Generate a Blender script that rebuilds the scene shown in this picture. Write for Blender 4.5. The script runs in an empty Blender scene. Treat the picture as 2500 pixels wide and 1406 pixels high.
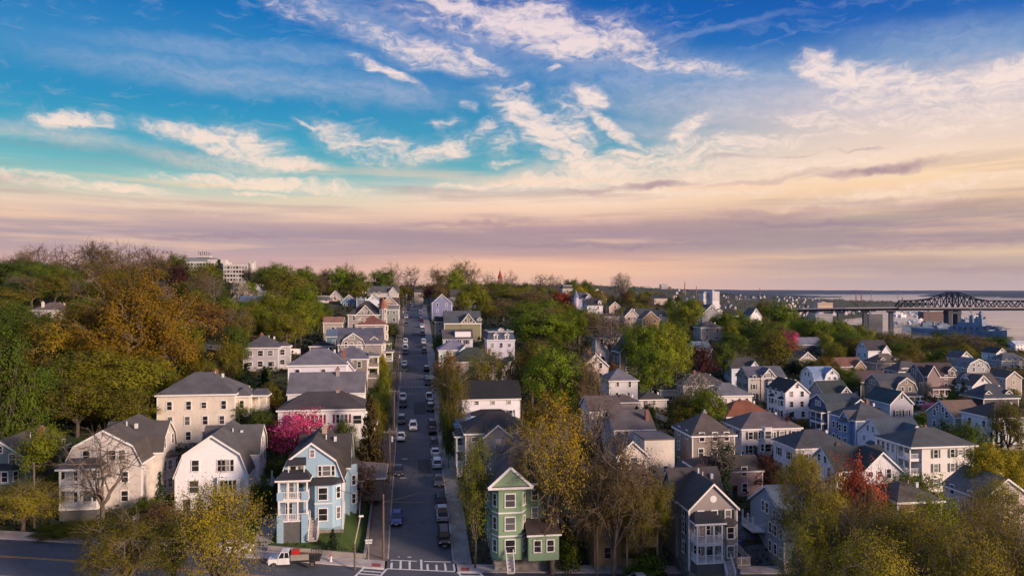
import bpy, math, random
import numpy as np
from mathutils import Vector
random.seed(7)
SC = bpy.context.scene
COL = SC.collection
# ------------------------------------------------------------------ camera, sky, sun, exposure
F = 1800.0                       # focal length in photo pixels (photo is 2500 wide)
CAMZ = 75.0                      # drone height above the river
HOR = 710.0
cam_d = bpy.data.cameras.new('camera'); cam = bpy.data.objects.new('camera', cam_d); COL.objects.link(cam)
cam.location = (0, 0, CAMZ); cam.rotation_euler = (math.radians(90), 0, 0)
cam_d.sensor_width = 36; cam_d.lens = F/2500*36; cam_d.shift_y = (HOR-703)/2500
cam_d.clip_start = 1; cam_d.clip_end = 60000
SC.camera = cam
SC.view_settings.view_transform = 'Standard'; SC.view_settings.look = 'None'
SC.view_settings.exposure = 0.3; SC.view_settings.gamma = 1.0
SC.render.engine = 'CYCLES'
SC.cycles.max_bounces = 5; SC.cycles.diffuse_bounces = 2; SC.cycles.glossy_bounces = 2
SC.cycles.transparent_max_bounces = 8; SC.cycles.volume_bounces = 0
SC.cycles.use_denoising = True; SC.cycles.denoising_prefilter = 'FAST'; SC.cycles.sample_clamp_indirect = 4

def s2l(c):
    return tuple((v/255/12.92 if v/255 <= .04045 else ((v/255+.055)/1.055)**2.4) for v in c) + (1,)

HAZE = True
SUN_AZ, SUN_EL = 121.0, 14.0      # degrees right of the view direction, above the horizon
W = bpy.data.worlds.new('World'); SC.world = W; W.use_nodes = True
class NT:
    def __init__(s, nt): s.t = nt; s.n = nt.nodes; s.l = nt.links
    def new(s, typ, **kw):
        n = s.n.new(typ)
        for k, v in kw.items(): setattr(n, k, v)
        return n
    def link(s, a, b): s.l.new(a, b)
    def math(s, op, a, b=None, clamp=False):
        n = s.n.new('ShaderNodeMath'); n.operation = op; n.use_clamp = clamp
        for i, v in enumerate((a, b)):
            if v is None: continue
            if isinstance(v, (int, float)): n.inputs[i].default_value = v
            else: s.l.new(v, n.inputs[i])
        return n.outputs[0]
    def mix(s, f, a, b, mode='MIX'):
        n = s.n.new('ShaderNodeMix'); n.data_type = 'RGBA'; n.blend_type = mode
        for i, v in ((0, f), (6, a), (7, b)):
            if isinstance(v, (int, float)): n.inputs[i].default_value = v
            elif isinstance(v, tuple): n.inputs[i].default_value = v if len(v) == 4 else v+(1,)
            else: s.l.new(v, n.inputs[i])
        return n.outputs[2]
    def ramp(s, f, stops, interp='LINEAR'):
        n = s.n.new('ShaderNodeValToRGB'); r = n.color_ramp; r.interpolation = interp
        while len(r.elements) < len(stops): r.elements.new(0.5)
        for e, (p, c) in zip(r.elements, stops): e.position = p; e.color = c if len(c) == 4 else c+(1,)
        s.l.new(f, n.inputs[0]); return n.outputs[0]
    def noise(s, vec, scale, detail=3, rough=.5, dist=0.0, dim='3D'):
        n = s.n.new('ShaderNodeTexNoise'); n.noise_dimensions = dim
        n.inputs['Scale'].default_value = scale; n.inputs['Detail'].default_value = detail
        n.inputs['Roughness'].default_value = rough; n.inputs['Distortion'].default_value = dist
        if vec is not None: s.l.new(vec, n.inputs['Vector'])
        return n.outputs['Fac'], n.outputs['Color']
    def smooth(s, v, a, b, o0=0.0, o1=1.0):
        n = s.n.new('ShaderNodeMapRange'); n.interpolation_type = 'SMOOTHSTEP'
        s.l.new(v, n.inputs[0])
        for i, x in zip((1, 2, 3, 4), (a, b, o0, o1)): n.inputs[i].default_value = x
        return n.outputs[0]

def sky_ang(px, py):
    x = (px-1250)/F; z = (HOR-py)/F
    return math.degrees(math.atan(x)), math.degrees(math.atan(z/math.sqrt(1+x*x)))

def build_sky():
    t = NT(W.node_tree); t.n.clear()
    out = t.new('ShaderNodeOutputWorld'); bg = t.new('ShaderNodeBackground'); t.link(bg.outputs[0], out.inputs[0])
    tc = t.new('ShaderNodeTexCoord'); sp = t.new('ShaderNodeSeparateXYZ'); t.link(tc.outputs['Generated'], sp.inputs[0])
    az = t.math('MULTIPLY', t.math('ARCTAN2', sp.outputs[0], sp.outputs[1]), 180/math.pi)
    el = t.math('MULTIPLY', t.math('ARCSINE', sp.outputs[2]), 180/math.pi)
    cx = t.new('ShaderNodeCombineXYZ'); t.link(az, cx.inputs[0]); t.link(el, cx.inputs[1]); P = cx.outputs[0]
    # big soft warp of elevation so that bands are not ruler straight
    mp = t.new('ShaderNodeMapping'); mp.inputs['Scale'].default_value = (.05, .25, 1); t.link(P, mp.inputs[0])
    nf, nc = t.noise(mp.outputs[0], 1.0, 3, .5)
    elw = t.math('ADD', el, t.math('MULTIPLY', t.math('SUBTRACT', nf, .5), 1.0))
    e = t.math('DIVIDE', t.math('MAXIMUM', elw, 0.0), 90.0)
    def R(st): return t.ramp(e, [(a/90, s2l(c)) for a, c in st])
    # compact ramps: elevation in degrees -> colour
    left = R([(0, (236, 184, 164)), (1.3, (222, 174, 162)), (2.3, (210, 168, 162)), (2.9, (188, 158, 160)), (4.2, (172, 150, 158)), (5.0, (198, 168, 162)),
              (5.9, (236, 204, 178)), (6.8, (206, 204, 182)), (7.6, (146, 192, 186)), (9, (96, 176, 186)), (11, (58, 158, 188)), (13.5, (34, 138, 186)), (16.5, (50, 134, 190)),
              (19.5, (8, 112, 182)), (24, (0, 92, 172)), (38, (130, 133, 164)), (90, (134, 133, 160))])
    mid = R([(0, (244, 190, 158)), (1.2, (250, 196, 158)), (2.1, (246, 190, 156)), (2.7, (206, 164, 154)), (3.4, (174, 148, 152)), (4.8, (180, 150, 154)),
             (5.6, (230, 190, 168)), (6.9, (252, 216, 188)), (8.2, (196, 200, 190)), (9.2, (98, 172, 184)), (12.0, (62, 148, 184)), (16, (42, 124, 184)),
             (19.5, (8, 98, 178)), (24, (0, 84, 168)), (38, (130, 133, 164)), (90, (134, 133, 160))])
    right = R([(0, (214, 182, 168)), (1.6, (196, 168, 158)), (2.35, (206, 178, 158)), (2.62, (250, 208, 164)), (2.85, (180, 158, 152)), (4.4, (170, 150, 150)), (5.6, (196, 168, 150)), (6.6, (232, 196, 158)),
               (8.0, (254, 218, 172)), (9.8, (240, 212, 186)), (12.0, (206, 190, 190)), (14, (176, 176, 192)), (15.5, (106, 146, 190)), (18, (30, 100, 180)),
               (21, (4, 80, 170)), (24, (10, 84, 170)), (38, (136, 130, 154)), (90, (134, 133, 160))])
    f1 = t.smooth(az, -20, 0); f2 = t.smooth(az, 4, 27)
    col = t.mix(f2, t.mix(f1, left, mid), right)
    # physically based clear sky, low sun, as a light veil over the graded colours
    sky = t.new('ShaderNodeTexSky'); sky.sky_type = 'NISHITA'; sky.sun_disc = False
    sky.sun_elevation = math.radians(SUN_EL); sky.sun_rotation = math.radians(SUN_AZ)
    col = t.mix(.005, col, sky.outputs[0], 'ADD')
    # warps
    def warp(P, scale, amp, det, ysc=1.0):
        m = t.new('ShaderNodeMapping'); m.inputs['Scale'].default_value = (scale, scale*ysc, 1); t.link(P, m.inputs[0])
        _, c = t.noise(m.outputs[0], 1.0, det, .55)
        v = t.new('ShaderNodeVectorMath', operation='MULTIPLY_ADD'); t.link(c, v.inputs[0])
        v.inputs[1].default_value = (amp, amp*.6, 0); 
        s_ = t.new('ShaderNodeVectorMath', operation='SUBTRACT'); t.link(P, s_.inputs[0]); s_.inputs[1].default_value = (amp*.5, amp*.3, 0)
        t.link(s_.outputs[0], v.inputs[2]); return v.outputs[0]
    PW = warp(warp(P, .22, 3.2, 3, 1.6), .9, .9, 4, 1.5)
    m2 = t.new('ShaderNodeMapping'); m2.inputs['Scale'].default_value = (.28, 1.1, 1); m2.inputs['Rotation'].default_value = (0, 0, math.radians(8)); t.link(PW, m2.inputs[0])
    wisp, _ = t.noise(m2.outputs[0], 1.0, 7, .62, .5)
    m3 = t.new('ShaderNodeMapping'); m3.inputs['Scale'].default_value = (1.3, 2.4, 1); m3.inputs['Rotation'].default_value = (0, 0, math.radians(18)); t.link(PW, m3.inputs[0])
    fine, _ = t.noise(m3.outputs[0], 1.0, 6, .6, .4)
    def blobs(lst, P, g=1.0):
        tot = None
        for (px, py, lx, ly, rot, k) in lst:
            a, b = sky_ang(px, py)
            m = t.new('ShaderNodeMapping', vector_type='TEXTURE'); m.inputs['Location'].default_value = (a, b, 0)
            m.inputs['Rotation'].default_value = (0, 0, math.radians(-rot)); m.inputs['Scale'].default_value = (lx*g/31.4, ly*g/31.4, 1)
            if tot is None: t.link(P, m.inputs[0])
            else:            # a negligible term keeps the node chain sequential
                q = t.new('ShaderNodeVectorMath', operation='MULTIPLY_ADD'); t.link(tot, q.inputs[0]); q.inputs[1].default_value = (1e-7, 1e-7, 0); t.link(P, q.inputs[2]); t.link(q.outputs[0], m.inputs[0])
            ln = t.new('ShaderNodeVectorMath', operation='LENGTH'); t.link(m.outputs[0], ln.inputs[0])
            v = t.smooth(ln.outputs['Value'], 1.0, 0.15, 0, k)
            tot = v if tot is None else t.math('MAXIMUM', tot, v)
        return tot
    white = SKY_WHITE; veil = SKY_VEIL; dark = SKY_DARK
    bw = blobs(white, PW, 1.42); bv = blobs(veil, PW, 1.1); bd = blobs(dark, PW)
    wn = t.math('ADD', t.math('MULTIPLY', wisp, .9), t.math('MULTIPLY', fine, .7))     # about .8
    aw = t.smooth(t.math('ADD', bw, t.math('MULTIPLY', t.math('SUBTRACT', wn, .80), 1.9)), .08, 1.30)
    aw = t.math('MULTIPLY', aw, t.smooth(bw, .02, .5))
    halo = t.math('MULTIPLY', t.smooth(bw, .0, .6, 0, .34), t.smooth(wn, .6, 1.0, .2, 1.0)); aw = t.math('MAXIMUM', aw, halo)
    av = t.math('MULTIPLY', bv, t.smooth(wn, .45, 1.1, .35, 1.1))
    # gentle streaks everywhere in the upper sky
    st = t.math('MULTIPLY', t.smooth(wisp, .50, .74), t.smooth(el, 8, 13, 0, .30))
    av = t.math('MAXIMUM', av, st)
    cw = t.ramp(e, [(0, s2l((250, 205, 170))), (7/90, s2l((254, 226, 202))), (14/90, s2l((250, 228, 218))), (22/90, s2l((240, 220, 222))), (1, s2l((200, 190, 205)))])
    cv = t.ramp(e, [(0, s2l((244, 200, 172))), (9/90, s2l((246, 218, 198))), (16/90, s2l((168, 182, 212))), (1, s2l((150, 165, 200)))])
    col = t.mix(t.math('MINIMUM', av, .9), col, cv)
    col = t.mix(t.math('MINIMUM', aw, .90), col, cw)
    # layered streaks of the low evening cloud
    m4 = t.new('ShaderNodeMapping'); m4.inputs['Scale'].default_value = (.045, .75, 1); m4.inputs['Rotation'].default_value = (0, 0, math.radians(1.0)); t.link(warp(P, .07, 1.2, 2, 3.0), m4.inputs[0])
    ls, _ = t.noise(m4.outputs[0], 1.0, 5, .55); low = t.math('MULTIPLY', t.smooth(el, 11, 7.5), t.smooth(el, .3, 2.0))
    col = t.mix(t.math('MULTIPLY', t.smooth(ls, .50, .68, 0, .55), low), col, s2l((255, 212, 174)))
    col = t.mix(t.math('MULTIPLY', t.smooth(ls, .50, .34, 0, .38), low), col, s2l((168, 144, 148)))
    ad = t.math('MULTIPLY', bd, t.smooth(wn, .5, .95, .5, 1.0))
    col = t.mix(t.math('MINIMUM', ad, .9), col, s2l((160, 130, 146)))
    # added bright blue patch in the unseen left sky, fills the shaded left walls
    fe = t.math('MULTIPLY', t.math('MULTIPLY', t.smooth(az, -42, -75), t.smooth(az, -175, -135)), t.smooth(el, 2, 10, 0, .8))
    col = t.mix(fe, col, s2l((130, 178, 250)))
    # ground side of the sphere: dull
    col = t.mix(t.smooth(el, -1.5, -.2), s2l((120, 105, 105)), col)
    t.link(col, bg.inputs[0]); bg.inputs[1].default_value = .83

# (px, py, half length, half height, rotation clockwise, strength)
SKY_WHITE = [
 (1100, 12, 190, 26, 16, .9), (1330, 78, 300, 52, 12, 1.0), (1290, 60, 150, 60, 5, .95), (1480, 105, 190, 34, 14, .8), (1560, 142, 330, 22, 11, .75), (1380, 118, 120, 34, 4, .9),
 (1060, 138, 150, 34, 14, .85), (960, 100, 120, 22, 20, .6), (1170, 148, 80, 16, 22, .8), (950, 178, 100, 15, 17, .95), (800, 40, 170, 34, 22, .45),
 (175, 294, 105, 20, -2, .95), (470, 322, 120, 26, 4, 1.0), (590, 345, 110, 40, 8, 1.0), (660, 388, 160, 28, 10, .95), (520, 345, 70, 30, 20, .8),
 (850, 352, 120, 40, 22, .75), (960, 355, 110, 34, 8, .7), (1090, 362, 120, 32, -18, .85), (1180, 320, 60, 26, -35, .7), (1230, 345, 50, 60, 0, .5),
 (735, 303, 34, 8, 20, .8), (1150, 262, 24, 12, 20, .7), (1270, 213, 30, 12, 0, .7), (1363, 173, 16, 9, 10, .8), (1440, 238, 45, 28, 20, .95),
 (1290, 290, 130, 50, 38, .95), (1350, 340, 150, 60, 40, 1.0), (1440, 395, 170, 42, 24, 1.0), (1500, 318, 130, 16, 36, .95), (1400, 310, 90, 40, 20, .8), (1080, 292, 44, 14, -5, .6),
 (1680, 312, 80, 20, -22, .85), (1620, 355, 210, 18, -6, .75), (1760, 350, 200, 16, -3, .6),
 (2010, 170, 60, 44, 35, 1.0), (2110, 190, 130, 40, 8, 1.0), (2220, 205, 180, 34, 6, .8), (2470, 165, 110, 32, -12, .9), (2000, 300, 150, 24, 12, .75), (2080, 315, 80, 22, 10, .7), (2310, 325, 90, 22, -8, .6),
 (660, 448, 290, 22, 2, .95), (80, 436, 190, 17, 5, .85), (290, 458, 110, 13, 3, .8), (620, 473, 90, 7, 5, .8), (1230, 400, 60, 9, -3, .7), (1150, 455, 180, 22, -8, .7), (1330, 440, 200, 26, -6, .75),
 (1650, 385, 260, 30, -4, .7), (1850, 360, 240, 22, -5, .6), (1560, 420, 260, 26, -3, .6), (2100, 390, 280, 24, -4, .45), (1750, 420, 260, 18, -4, .45), (2330, 215, 240, 60, 0, .75), (2420, 260, 200, 60, 0, .6), (2150, 240, 200, 34, 4, .6), (1250, 40, 260, 46, 8, .7), (1080, 60, 200, 30, 10, .5), (870, 365, 120, 30, 14, .75), (1010, 370, 130, 30, -4, .7), (2250, 300, 240, 30, 4, .5), (1980, 420, 300, 30, -3, .6), (1700, 470, 380, 20, -2, .6), (2200, 460, 300, 22, -4, .6), (500, 505, 420, 12, 1, .4), (1450, 95, 220, 60, 8, .7), (700, 25, 90, 22, 25, .55), (1000, 130, 90, 40, 15, .6), (1400, 265, 70, 30, 30, .6)]
SKY_VEIL = [
 (600, 130, 480, 34, -2, .4), (650, 200, 620, 52, 1, .5), (900, 215, 260, 40, 6, .55), (150, 330, 300, 26, 3, .45), (520, 395, 240, 26, 6, .55), (900, 60, 360, 60, 20, .55),
 (1650, 190, 560, 70, 6, .6), (1900, 250, 620, 80, 6, .75), (2300, 250, 420, 110, 0, .85), (1700, 330, 300, 36, 10, .5), (1750, 74, 260, 12, -3, .35), (2350, 110, 300, 70, 10, .45),
 (1900, 410, 720, 64, -3, 1.0), (1650, 470, 520, 30, -2, .8), (2250, 470, 420, 36, -4, .8), (2300, 350, 400, 60, 0, .8), (1450, 420, 420, 40, -4, .8), (1250, 120, 500, 90, 8, .45)]
SKY_DARK = [
 (1600, 453, 130, 14, -3, .75), (1500, 458, 260, 11, -2, .4), (2140, 416, 190, 14, -5, .8), (1900, 436, 260, 12, -4, .4), (2090, 368, 80, 6, -3, .5), (1770, 388, 110, 7, 0, .35), (1940, 385, 70, 5, 0, .3),
 (1900, 516, 260, 16, -2, .45), (2300, 500, 300, 22, 5, .35), (1500, 560, 700, 40, 1, .3), (2300, 560, 500, 40, -2, .4), (900, 580, 500, 32, 1, .25), (1200, 545, 380, 12, -1, .5), (2000, 545, 360, 12, 2, .55), (1500, 600, 460, 12, 0, .5), (2250, 590, 360, 14, -1, .5), (500, 575, 300, 10, 0, .45), (2400, 660, 300, 14, 0, .3)]
build_sky()
W.cycles.sampling_method = 'MANUAL'; W.cycles.sample_map_resolution = 256
sl = bpy.data.lights.new('sun', 'SUN'); sl.energy = 5.0; sl.angle = math.radians(14); sl.color = (1.0, .73, .56)
so = bpy.data.objects.new('sun', sl); COL.objects.link(so)
a_, e_ = math.radians(SUN_AZ), math.radians(SUN_EL)
sd = Vector((math.sin(a_)*math.cos(e_), math.cos(a_)*math.cos(e_), math.sin(e_)))
so.rotation_euler = (-sd).to_track_quat('-Z', 'Y').to_euler(); so.location = (0, 0, 200)

# ------------------------------------------------------------------ helpers
class MB:
    """collects polygons with material slots and builds ONE mesh object"""
    def __init__(s): s.v = []; s.f = []; s.m = []
    def poly(s, pts, m=0):
        b = len(s.v); s.v += [tuple(p) for p in pts]; s.f.append(tuple(range(b, b+len(pts)))); s.m.append(m)
    def box(s, x0, x1, y0, y1, z0, z1, m=0, faces='bfxXyY'):
        b = len(s.v)
        s.v += [(x0, y0, z0), (x1, y0, z0), (x1, y1, z0), (x0, y1, z0), (x0, y0, z1), (x1, y0, z1), (x1, y1, z1), (x0, y1, z1)]
        for q in ((0, 3, 2, 1), (4, 5, 6, 7), (0, 1, 5, 4), (2, 3, 7, 6), (1, 2, 6, 5), (3, 0, 4, 7)):
            s.f.append(tuple(b+i for i in q)); s.m.append(m)
    def bar(s, p0, p1, w, h=None, m=0):
        """square bar between two points"""
        p0 = Vector(p0); p1 = Vector(p1); d = (p1-p0); h = h or w
        if d.length < 1e-6: return
        d.normalize(); up = Vector((0, 0, 1)) if abs(d.z) < .95 else Vector((0, 1, 0))
        sx = d.cross(up).normalized(); sz = sx.cross(d).normalized()
        b = len(s.v)
        for p in (p0, p1):
            for a, c in ((-1, -1), (1, -1), (1, 1), (-1, 1)): s.v.append(tuple(p+sx*a*w/2+sz*c*h/2))
        for q in ((0, 3, 2, 1), (4, 5, 6, 7), (0, 1, 5, 4), (1, 2, 6, 5), (2, 3, 7, 6), (3, 0, 4, 7)):
            s.f.append(tuple(b+i for i in q)); s.m.append(m)
    def cyl(s, x, y, z0, z1, r0, r1=None, n=8, m=0, axis='z'):
        r1 = r0 if r1 is None else r1; b = len(s.v)
        for zz, r in ((z0, r0), (z1, r1)):
            for i in range(n):
                a = 2*math.pi*i/n; c, d = r*math.cos(a), r*math.sin(a)
                s.v.append((x+c, y+d, zz) if axis == 'z' else ((zz, x+c, y+d) if axis == 'x' else (x+c, zz, y+d)))
        for i in range(n): s.f.append((b+i, b+(i+1) % n, b+n+(i+1) % n, b+n+i)); s.m.append(m)
        s.f.append(tuple(b+i for i in range(n))[::-1]); s.m.append(m); s.f.append(tuple(b+n+i for i in range(n))); s.m.append(m)
    def mesh(s, name, mats):
        me = bpy.data.meshes.new(name); me.from_pydata(s.v, [], s.f)
        for mt in mats: me.materials.append(mt)
        if len(mats) > 1: me.polygons.foreach_set('material_index', s.m)
        me.update(); return me
    def build(s, name, mats, parent=None, loc=None):
        if not isinstance(mats, (list, tuple)): mats = [mats]
        return obj(name, s.mesh(name, mats), parent, loc)
def obj(name, me, parent=None, loc=None, rz=0):
    o = bpy.data.objects.new(name, me); COL.objects.link(o)
    if parent is not None: o.parent = parent
    if loc is not None: o.location = loc
    if rz: o.rotation_euler = (0, 0, rz)
    return o
def tag(o, label=None, cat=None, group=None, kind=None):
    if label: o['label'] = label
    if cat: o['category'] = cat
    if group: o['group'] = group
    if kind: o['kind'] = kind
    return o
def empty(name, loc, rz=0):
    o = bpy.data.objects.new(name, None); COL.objects.link(o); o.location = loc; o.rotation_euler = (0, 0, rz); o.empty_display_size = 1
    return o
KIDS = {}
def copy_tree(o, parent=None):
    c = o.copy(); COL.objects.link(c); c.parent = parent
    for ch in list(o.children): copy_tree(ch, c)
    return c
def np_mesh(name, V, Q, mats, col=None):
    """fast mesh from arrays: V (n,3), Q (m,4) or (m,3)"""
    me = bpy.data.meshes.new(name); k = Q.shape[1]
    me.vertices.add(len(V)); me.vertices.foreach_set('co', np.ascontiguousarray(V, dtype=np.float32).ravel())
    me.loops.add(Q.size); me.loops.foreach_set('vertex_index', Q.ravel().astype(np.int32))
    me.polygons.add(len(Q)); me.polygons.foreach_set('loop_start', np.arange(0, Q.size, k, dtype=np.int32))
    for mt in (mats if isinstance(mats, (list, tuple)) else [mats]): me.materials.append(mt)
    if col is not None:
        at = me.attributes.new('tint', 'FLOAT', 'FACE'); at.data.foreach_set('value', col.astype(np.float32))
    me.update(calc_edges=True); return me

# ------------------------------------------------------------------ materials
MC = {}
def mat(key, fn):
    if key not in MC:
        m = bpy.data.materials.new(key); m.use_nodes = True; t = NT(m.node_tree)
        b = next(n for n in t.n if n.type == 'BSDF_PRINCIPLED'); b.inputs['Roughness'].default_value = .8
        fn(t, b); MC[key] = m
    return MC[key]
def P(t, what='Object'):
    return t.new('ShaderNodeTexCoord').outputs[what]
def bump(t, b, h, dist, st=.5):
    n = t.new('ShaderNodeBump'); n.inputs['Strength'].default_value = st; n.inputs['Distance'].default_value = dist
    t.link(h, n.inputs['Height']); t.link(n.outputs[0], b.inputs['Normal'])
def siding(c, wear=.04):
    def fn(t, b):
        o = P(t); f, _ = t.noise(o, .55, 5, .6); g, _ = t.noise(o, 3.0, 3, .5)
        sp = t.new('ShaderNodeSeparateXYZ'); t.link(o, sp.inputs[0])
        lap = t.math('FRACT', t.math('MULTIPLY', sp.outputs[2], 1/.16))
        lo = tuple(v*(1-wear*2.2) for v in c); hi = tuple(min(.85, v*(1+wear*.35)) for v in c)
        k = t.mix(t.smooth(t.math('ADD', t.math('MULTIPLY', f, .7), t.math('MULTIPLY', g, .3)), .30, .55), lo, hi)
        k = t.mix(t.smooth(lap, .84, 1.0, 0, .3), k, tuple(v*.6 for v in c))
        t.link(k, b.inputs['Base Color']); b.inputs['Roughness'].default_value = .55; bump(t, b, lap, .02, .6)
    return mat('siding_%.3f_%.3f_%.3f_%.2f' % (*c, wear), fn)
def roofm(c):
    def fn(t, b):
        o = P(t); f, _ = t.noise(o, .35, 5, .6); g, _ = t.noise(o, 7.0, 3, .6)
        sp = t.new('ShaderNodeSeparateXYZ'); t.link(o, sp.inputs[0])
        row = t.math('FRACT', t.math('MULTIPLY', sp.outputs[2], 1/.13))
        k = t.mix(t.smooth(f, .3, .7), tuple(v*.72 for v in c), tuple(v*1.25 for v in c))
        k = t.mix(t.smooth(g, .35, .65, 0, .55), k, tuple(v*.6 for v in c))
        k = t.mix(t.smooth(row, .8, 1, 0, .35), k, tuple(v*.5 for v in c))
        t.link(k, b.inputs['Base Color']); b.inputs['Roughness'].default_value = .85; bump(t, b, g, .03, .5)
    return mat('shingle_%.3f_%.3f_%.3f' % c, fn)
def plain(name, c, rough=.6, var=.12, scale=2.0, metal=0.0):
    def fn(t, b):
        f, _ = t.noise(P(t), scale, 4, .6)
        k = t.mix(t.smooth(f, .3, .7), tuple(v*(1-var) for v in c), tuple(v*(1+var) for v in c))
        t.link(k, b.inputs['Base Color']); b.inputs['Roughness'].default_value = rough; b.inputs['Metallic'].default_value = metal
    return mat(name, fn)
TRIM = plain('white_trim', (.72, .70, .68), .5, .06)
def _glass(t, b):
    oi = t.new('ShaderNodeObjectInfo'); f, _ = t.noise(P(t), 2.0, 2, .5)
    k = t.mix(t.smooth(oi.outputs['Random'], .45, .95, 0, 1), (.010, .012, .016), (.26, .25, .25))
    k = t.mix(t.smooth(f, .4, .6, 0, .25), k, (.08, .075, .07))
    t.link(k, b.inputs['Base Color']); b.inputs['Roughness'].default_value = .12
    b.inputs['Specular IOR Level'].default_value = .4
GLASS = mat('window_glass', _glass)
def _brick(t, b):
    n = t.new('ShaderNodeTexBrick'); n.inputs['Scale'].default_value = 4.0; n.inputs['Color1'].default_value = (.26, .085, .05, 1)
    n.inputs['Color2'].default_value = (.18, .06, .04, 1); n.inputs['Mortar'].default_value = (.3, .27, .24, 1); t.link(P(t), n.inputs['Vector'])
    t.link(n.outputs[0], b.inputs['Base Color'])
BRICK = mat('brick', _brick)
def _stone(t, b):
    v = t.new('ShaderNodeTexVoronoi'); v.inputs['Scale'].default_value = 1.8; t.link(P(t), v.inputs['Vector'])
    t.link(t.ramp(v.outputs['Color'], [(0, (.12, .11, .10)), (1, (.32, .29, .26))]), b.inputs['Base Color']); bump(t, b, v.outputs['Distance'], .06)
STONE = mat('stone', _stone)
def _asphalt(t, b):
    o = P(t); f, _ = t.noise(o, .12, 6, .6); g, _ = t.noise(o, 3.0, 4, .6); c1, _ = t.noise(o, .45, 4, .7, 1.5)
    k = t.mix(t.smooth(f, .35, .65), (.050, .060, .083), (.082, .090, .112))
    k = t.mix(t.smooth(g, .3, .7, 0, .35), k, (.075, .078, .088))
    crack = t.math('SUBTRACT', 1, t.smooth(t.math('ABSOLUTE', t.math('SUBTRACT', c1, .5)), 0, .012))
    k = t.mix(t.math('MULTIPLY', crack, .75), k, (.012, .013, .016)); h, _ = t.noise(o, .05, 3, .5); k = t.mix(t.smooth(h, .52, .6, 0, .35), k, (.10, .095, .10))
    t.link(k, b.inputs['Base Color']); b.inputs['Roughness'].default_value = .78; bump(t, b, g, .01, .4)
ASPHALT = mat('asphalt', _asphalt)
def _conc(c):
    def fn(t, b):
        o = P(t); f, _ = t.noise(o, .5, 5, .6); g, _ = t.noise(o, 5, 3, .6)
        k = t.mix(t.smooth(f, .3, .7), tuple(v*.7 for v in c), tuple(v*1.15 for v in c)); k = t.mix(t.smooth(g, .4, .7, 0, .3), k, tuple(v*.6 for v in c))
        t.link(k, b.inputs['Base Color']); b.inputs['Roughness'].default_value = .85
    return fn
CONC = mat('concrete', _conc((.25, .23, .215))); CONC_W = mat('new_concrete', _conc((.42, .38, .37))); CONC_B = mat('brown_paving', _conc((.17, .135, .115)))
PAINT = plain('road_paint', (.62, .62, .62), .6, .2, 4.0); PAINT_Y = plain('yellow_paint', (.55, .25, .02), .6, .2, 4.0)
def _ground(t, b):
    o = P(t); f, _ = t.noise(o, .035, 6, .6); g, _ = t.noise(o, .6, 5, .65)
    k = t.mix(t.smooth(f, .40, .60), (.026, .042, .008), (.050, .042, .020)); k = t.mix(t.smooth(g, .35, .7, 0, .7), k, (.018, .022, .008))
    t.link(k, b.inputs['Base Color']); b.inputs['Roughness'].default_value = .95; bump(t, b, g, .3, .8)
GROUND = mat('ground_grass_and_soil', _ground)
def _lawn(t, b):
    o = P(t); f, _ = t.noise(o, .25, 5, .6); g, _ = t.noise(o, 4.0, 4, .7)
    k = t.mix(t.smooth(f, .35, .65), (.028, .066, .008), (.050, .085, .010)); k = t.mix(t.smooth(g, .35, .7, 0, .5), k, (.022, .036, .007))
    t.link(k, b.inputs['Base Color']); b.inputs['Roughness'].default_value = .95; bump(t, b, g, .08, .8)
LAWN = mat('lawn_grass', _lawn)
def _water(t, b):
    o = P(t); m = t.new('ShaderNodeMapping'); m.inputs['Scale'].default_value = (.006, .02, 1); t.link(o, m.inputs[0])
    f, _ = t.noise(m.outputs[0], 1, 6, .6, .6); g, _ = t.noise(o, .05, 5, .6)
    b.inputs['Base Color'].default_value = (.24, .21, .21, 1); b.inputs['IOR'].default_value = 1.5
    t.link(t.smooth(f, .4, .65, .05, .16), b.inputs['Roughness']); b.inputs['Specular IOR Level'].default_value = 1.0
    bump(t, b, g, .3, .05)
WATER = mat('river_water', _water)
def leafm(name, c, c2, trans=.25):
    def fn(t, b):
        at = t.new('ShaderNodeAttribute'); at.attribute_name = 'tint'; oi = t.new('ShaderNodeObjectInfo')
        k = t.mix(at.outputs['Fac'], c, c2)
        hs = t.new('ShaderNodeHueSaturation'); t.link(k, hs.inputs['Color'])
        t.link(t.math('ADD', t.math('MULTIPLY', oi.outputs['Random'], .022), .489), hs.inputs['Hue'])
        t.link(t.math('ADD', t.math('MULTIPLY', oi.outputs['Random'], .5), .78), hs.inputs['Value'])
        t.link(hs.outputs[0], b.inputs['Base Color']); b.inputs['Roughness'].default_value = .7; b.inputs['Specular IOR Level'].default_value = .15
        tr = t.new('ShaderNodeBsdfTranslucent'); t.link(hs.outputs[0], tr.inputs[0])
        mx = t.new('ShaderNodeMixShader'); mx.inputs[0].default_value = trans; out = next(n for n in t.n if n.type == 'OUTPUT_MATERIAL')
        t.link(b.outputs[0], mx.inputs[1]); t.link(tr.outputs[0], mx.inputs[2]); t.link(mx.outputs[0], out.inputs[0])
    return mat(name, fn)
BARK = plain('bark', (.085, .065, .052), .9, .4, 3.0); BARK_L = plain('pale_bark', (.13, .10, .075), .9, .35, 3.0)
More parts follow.
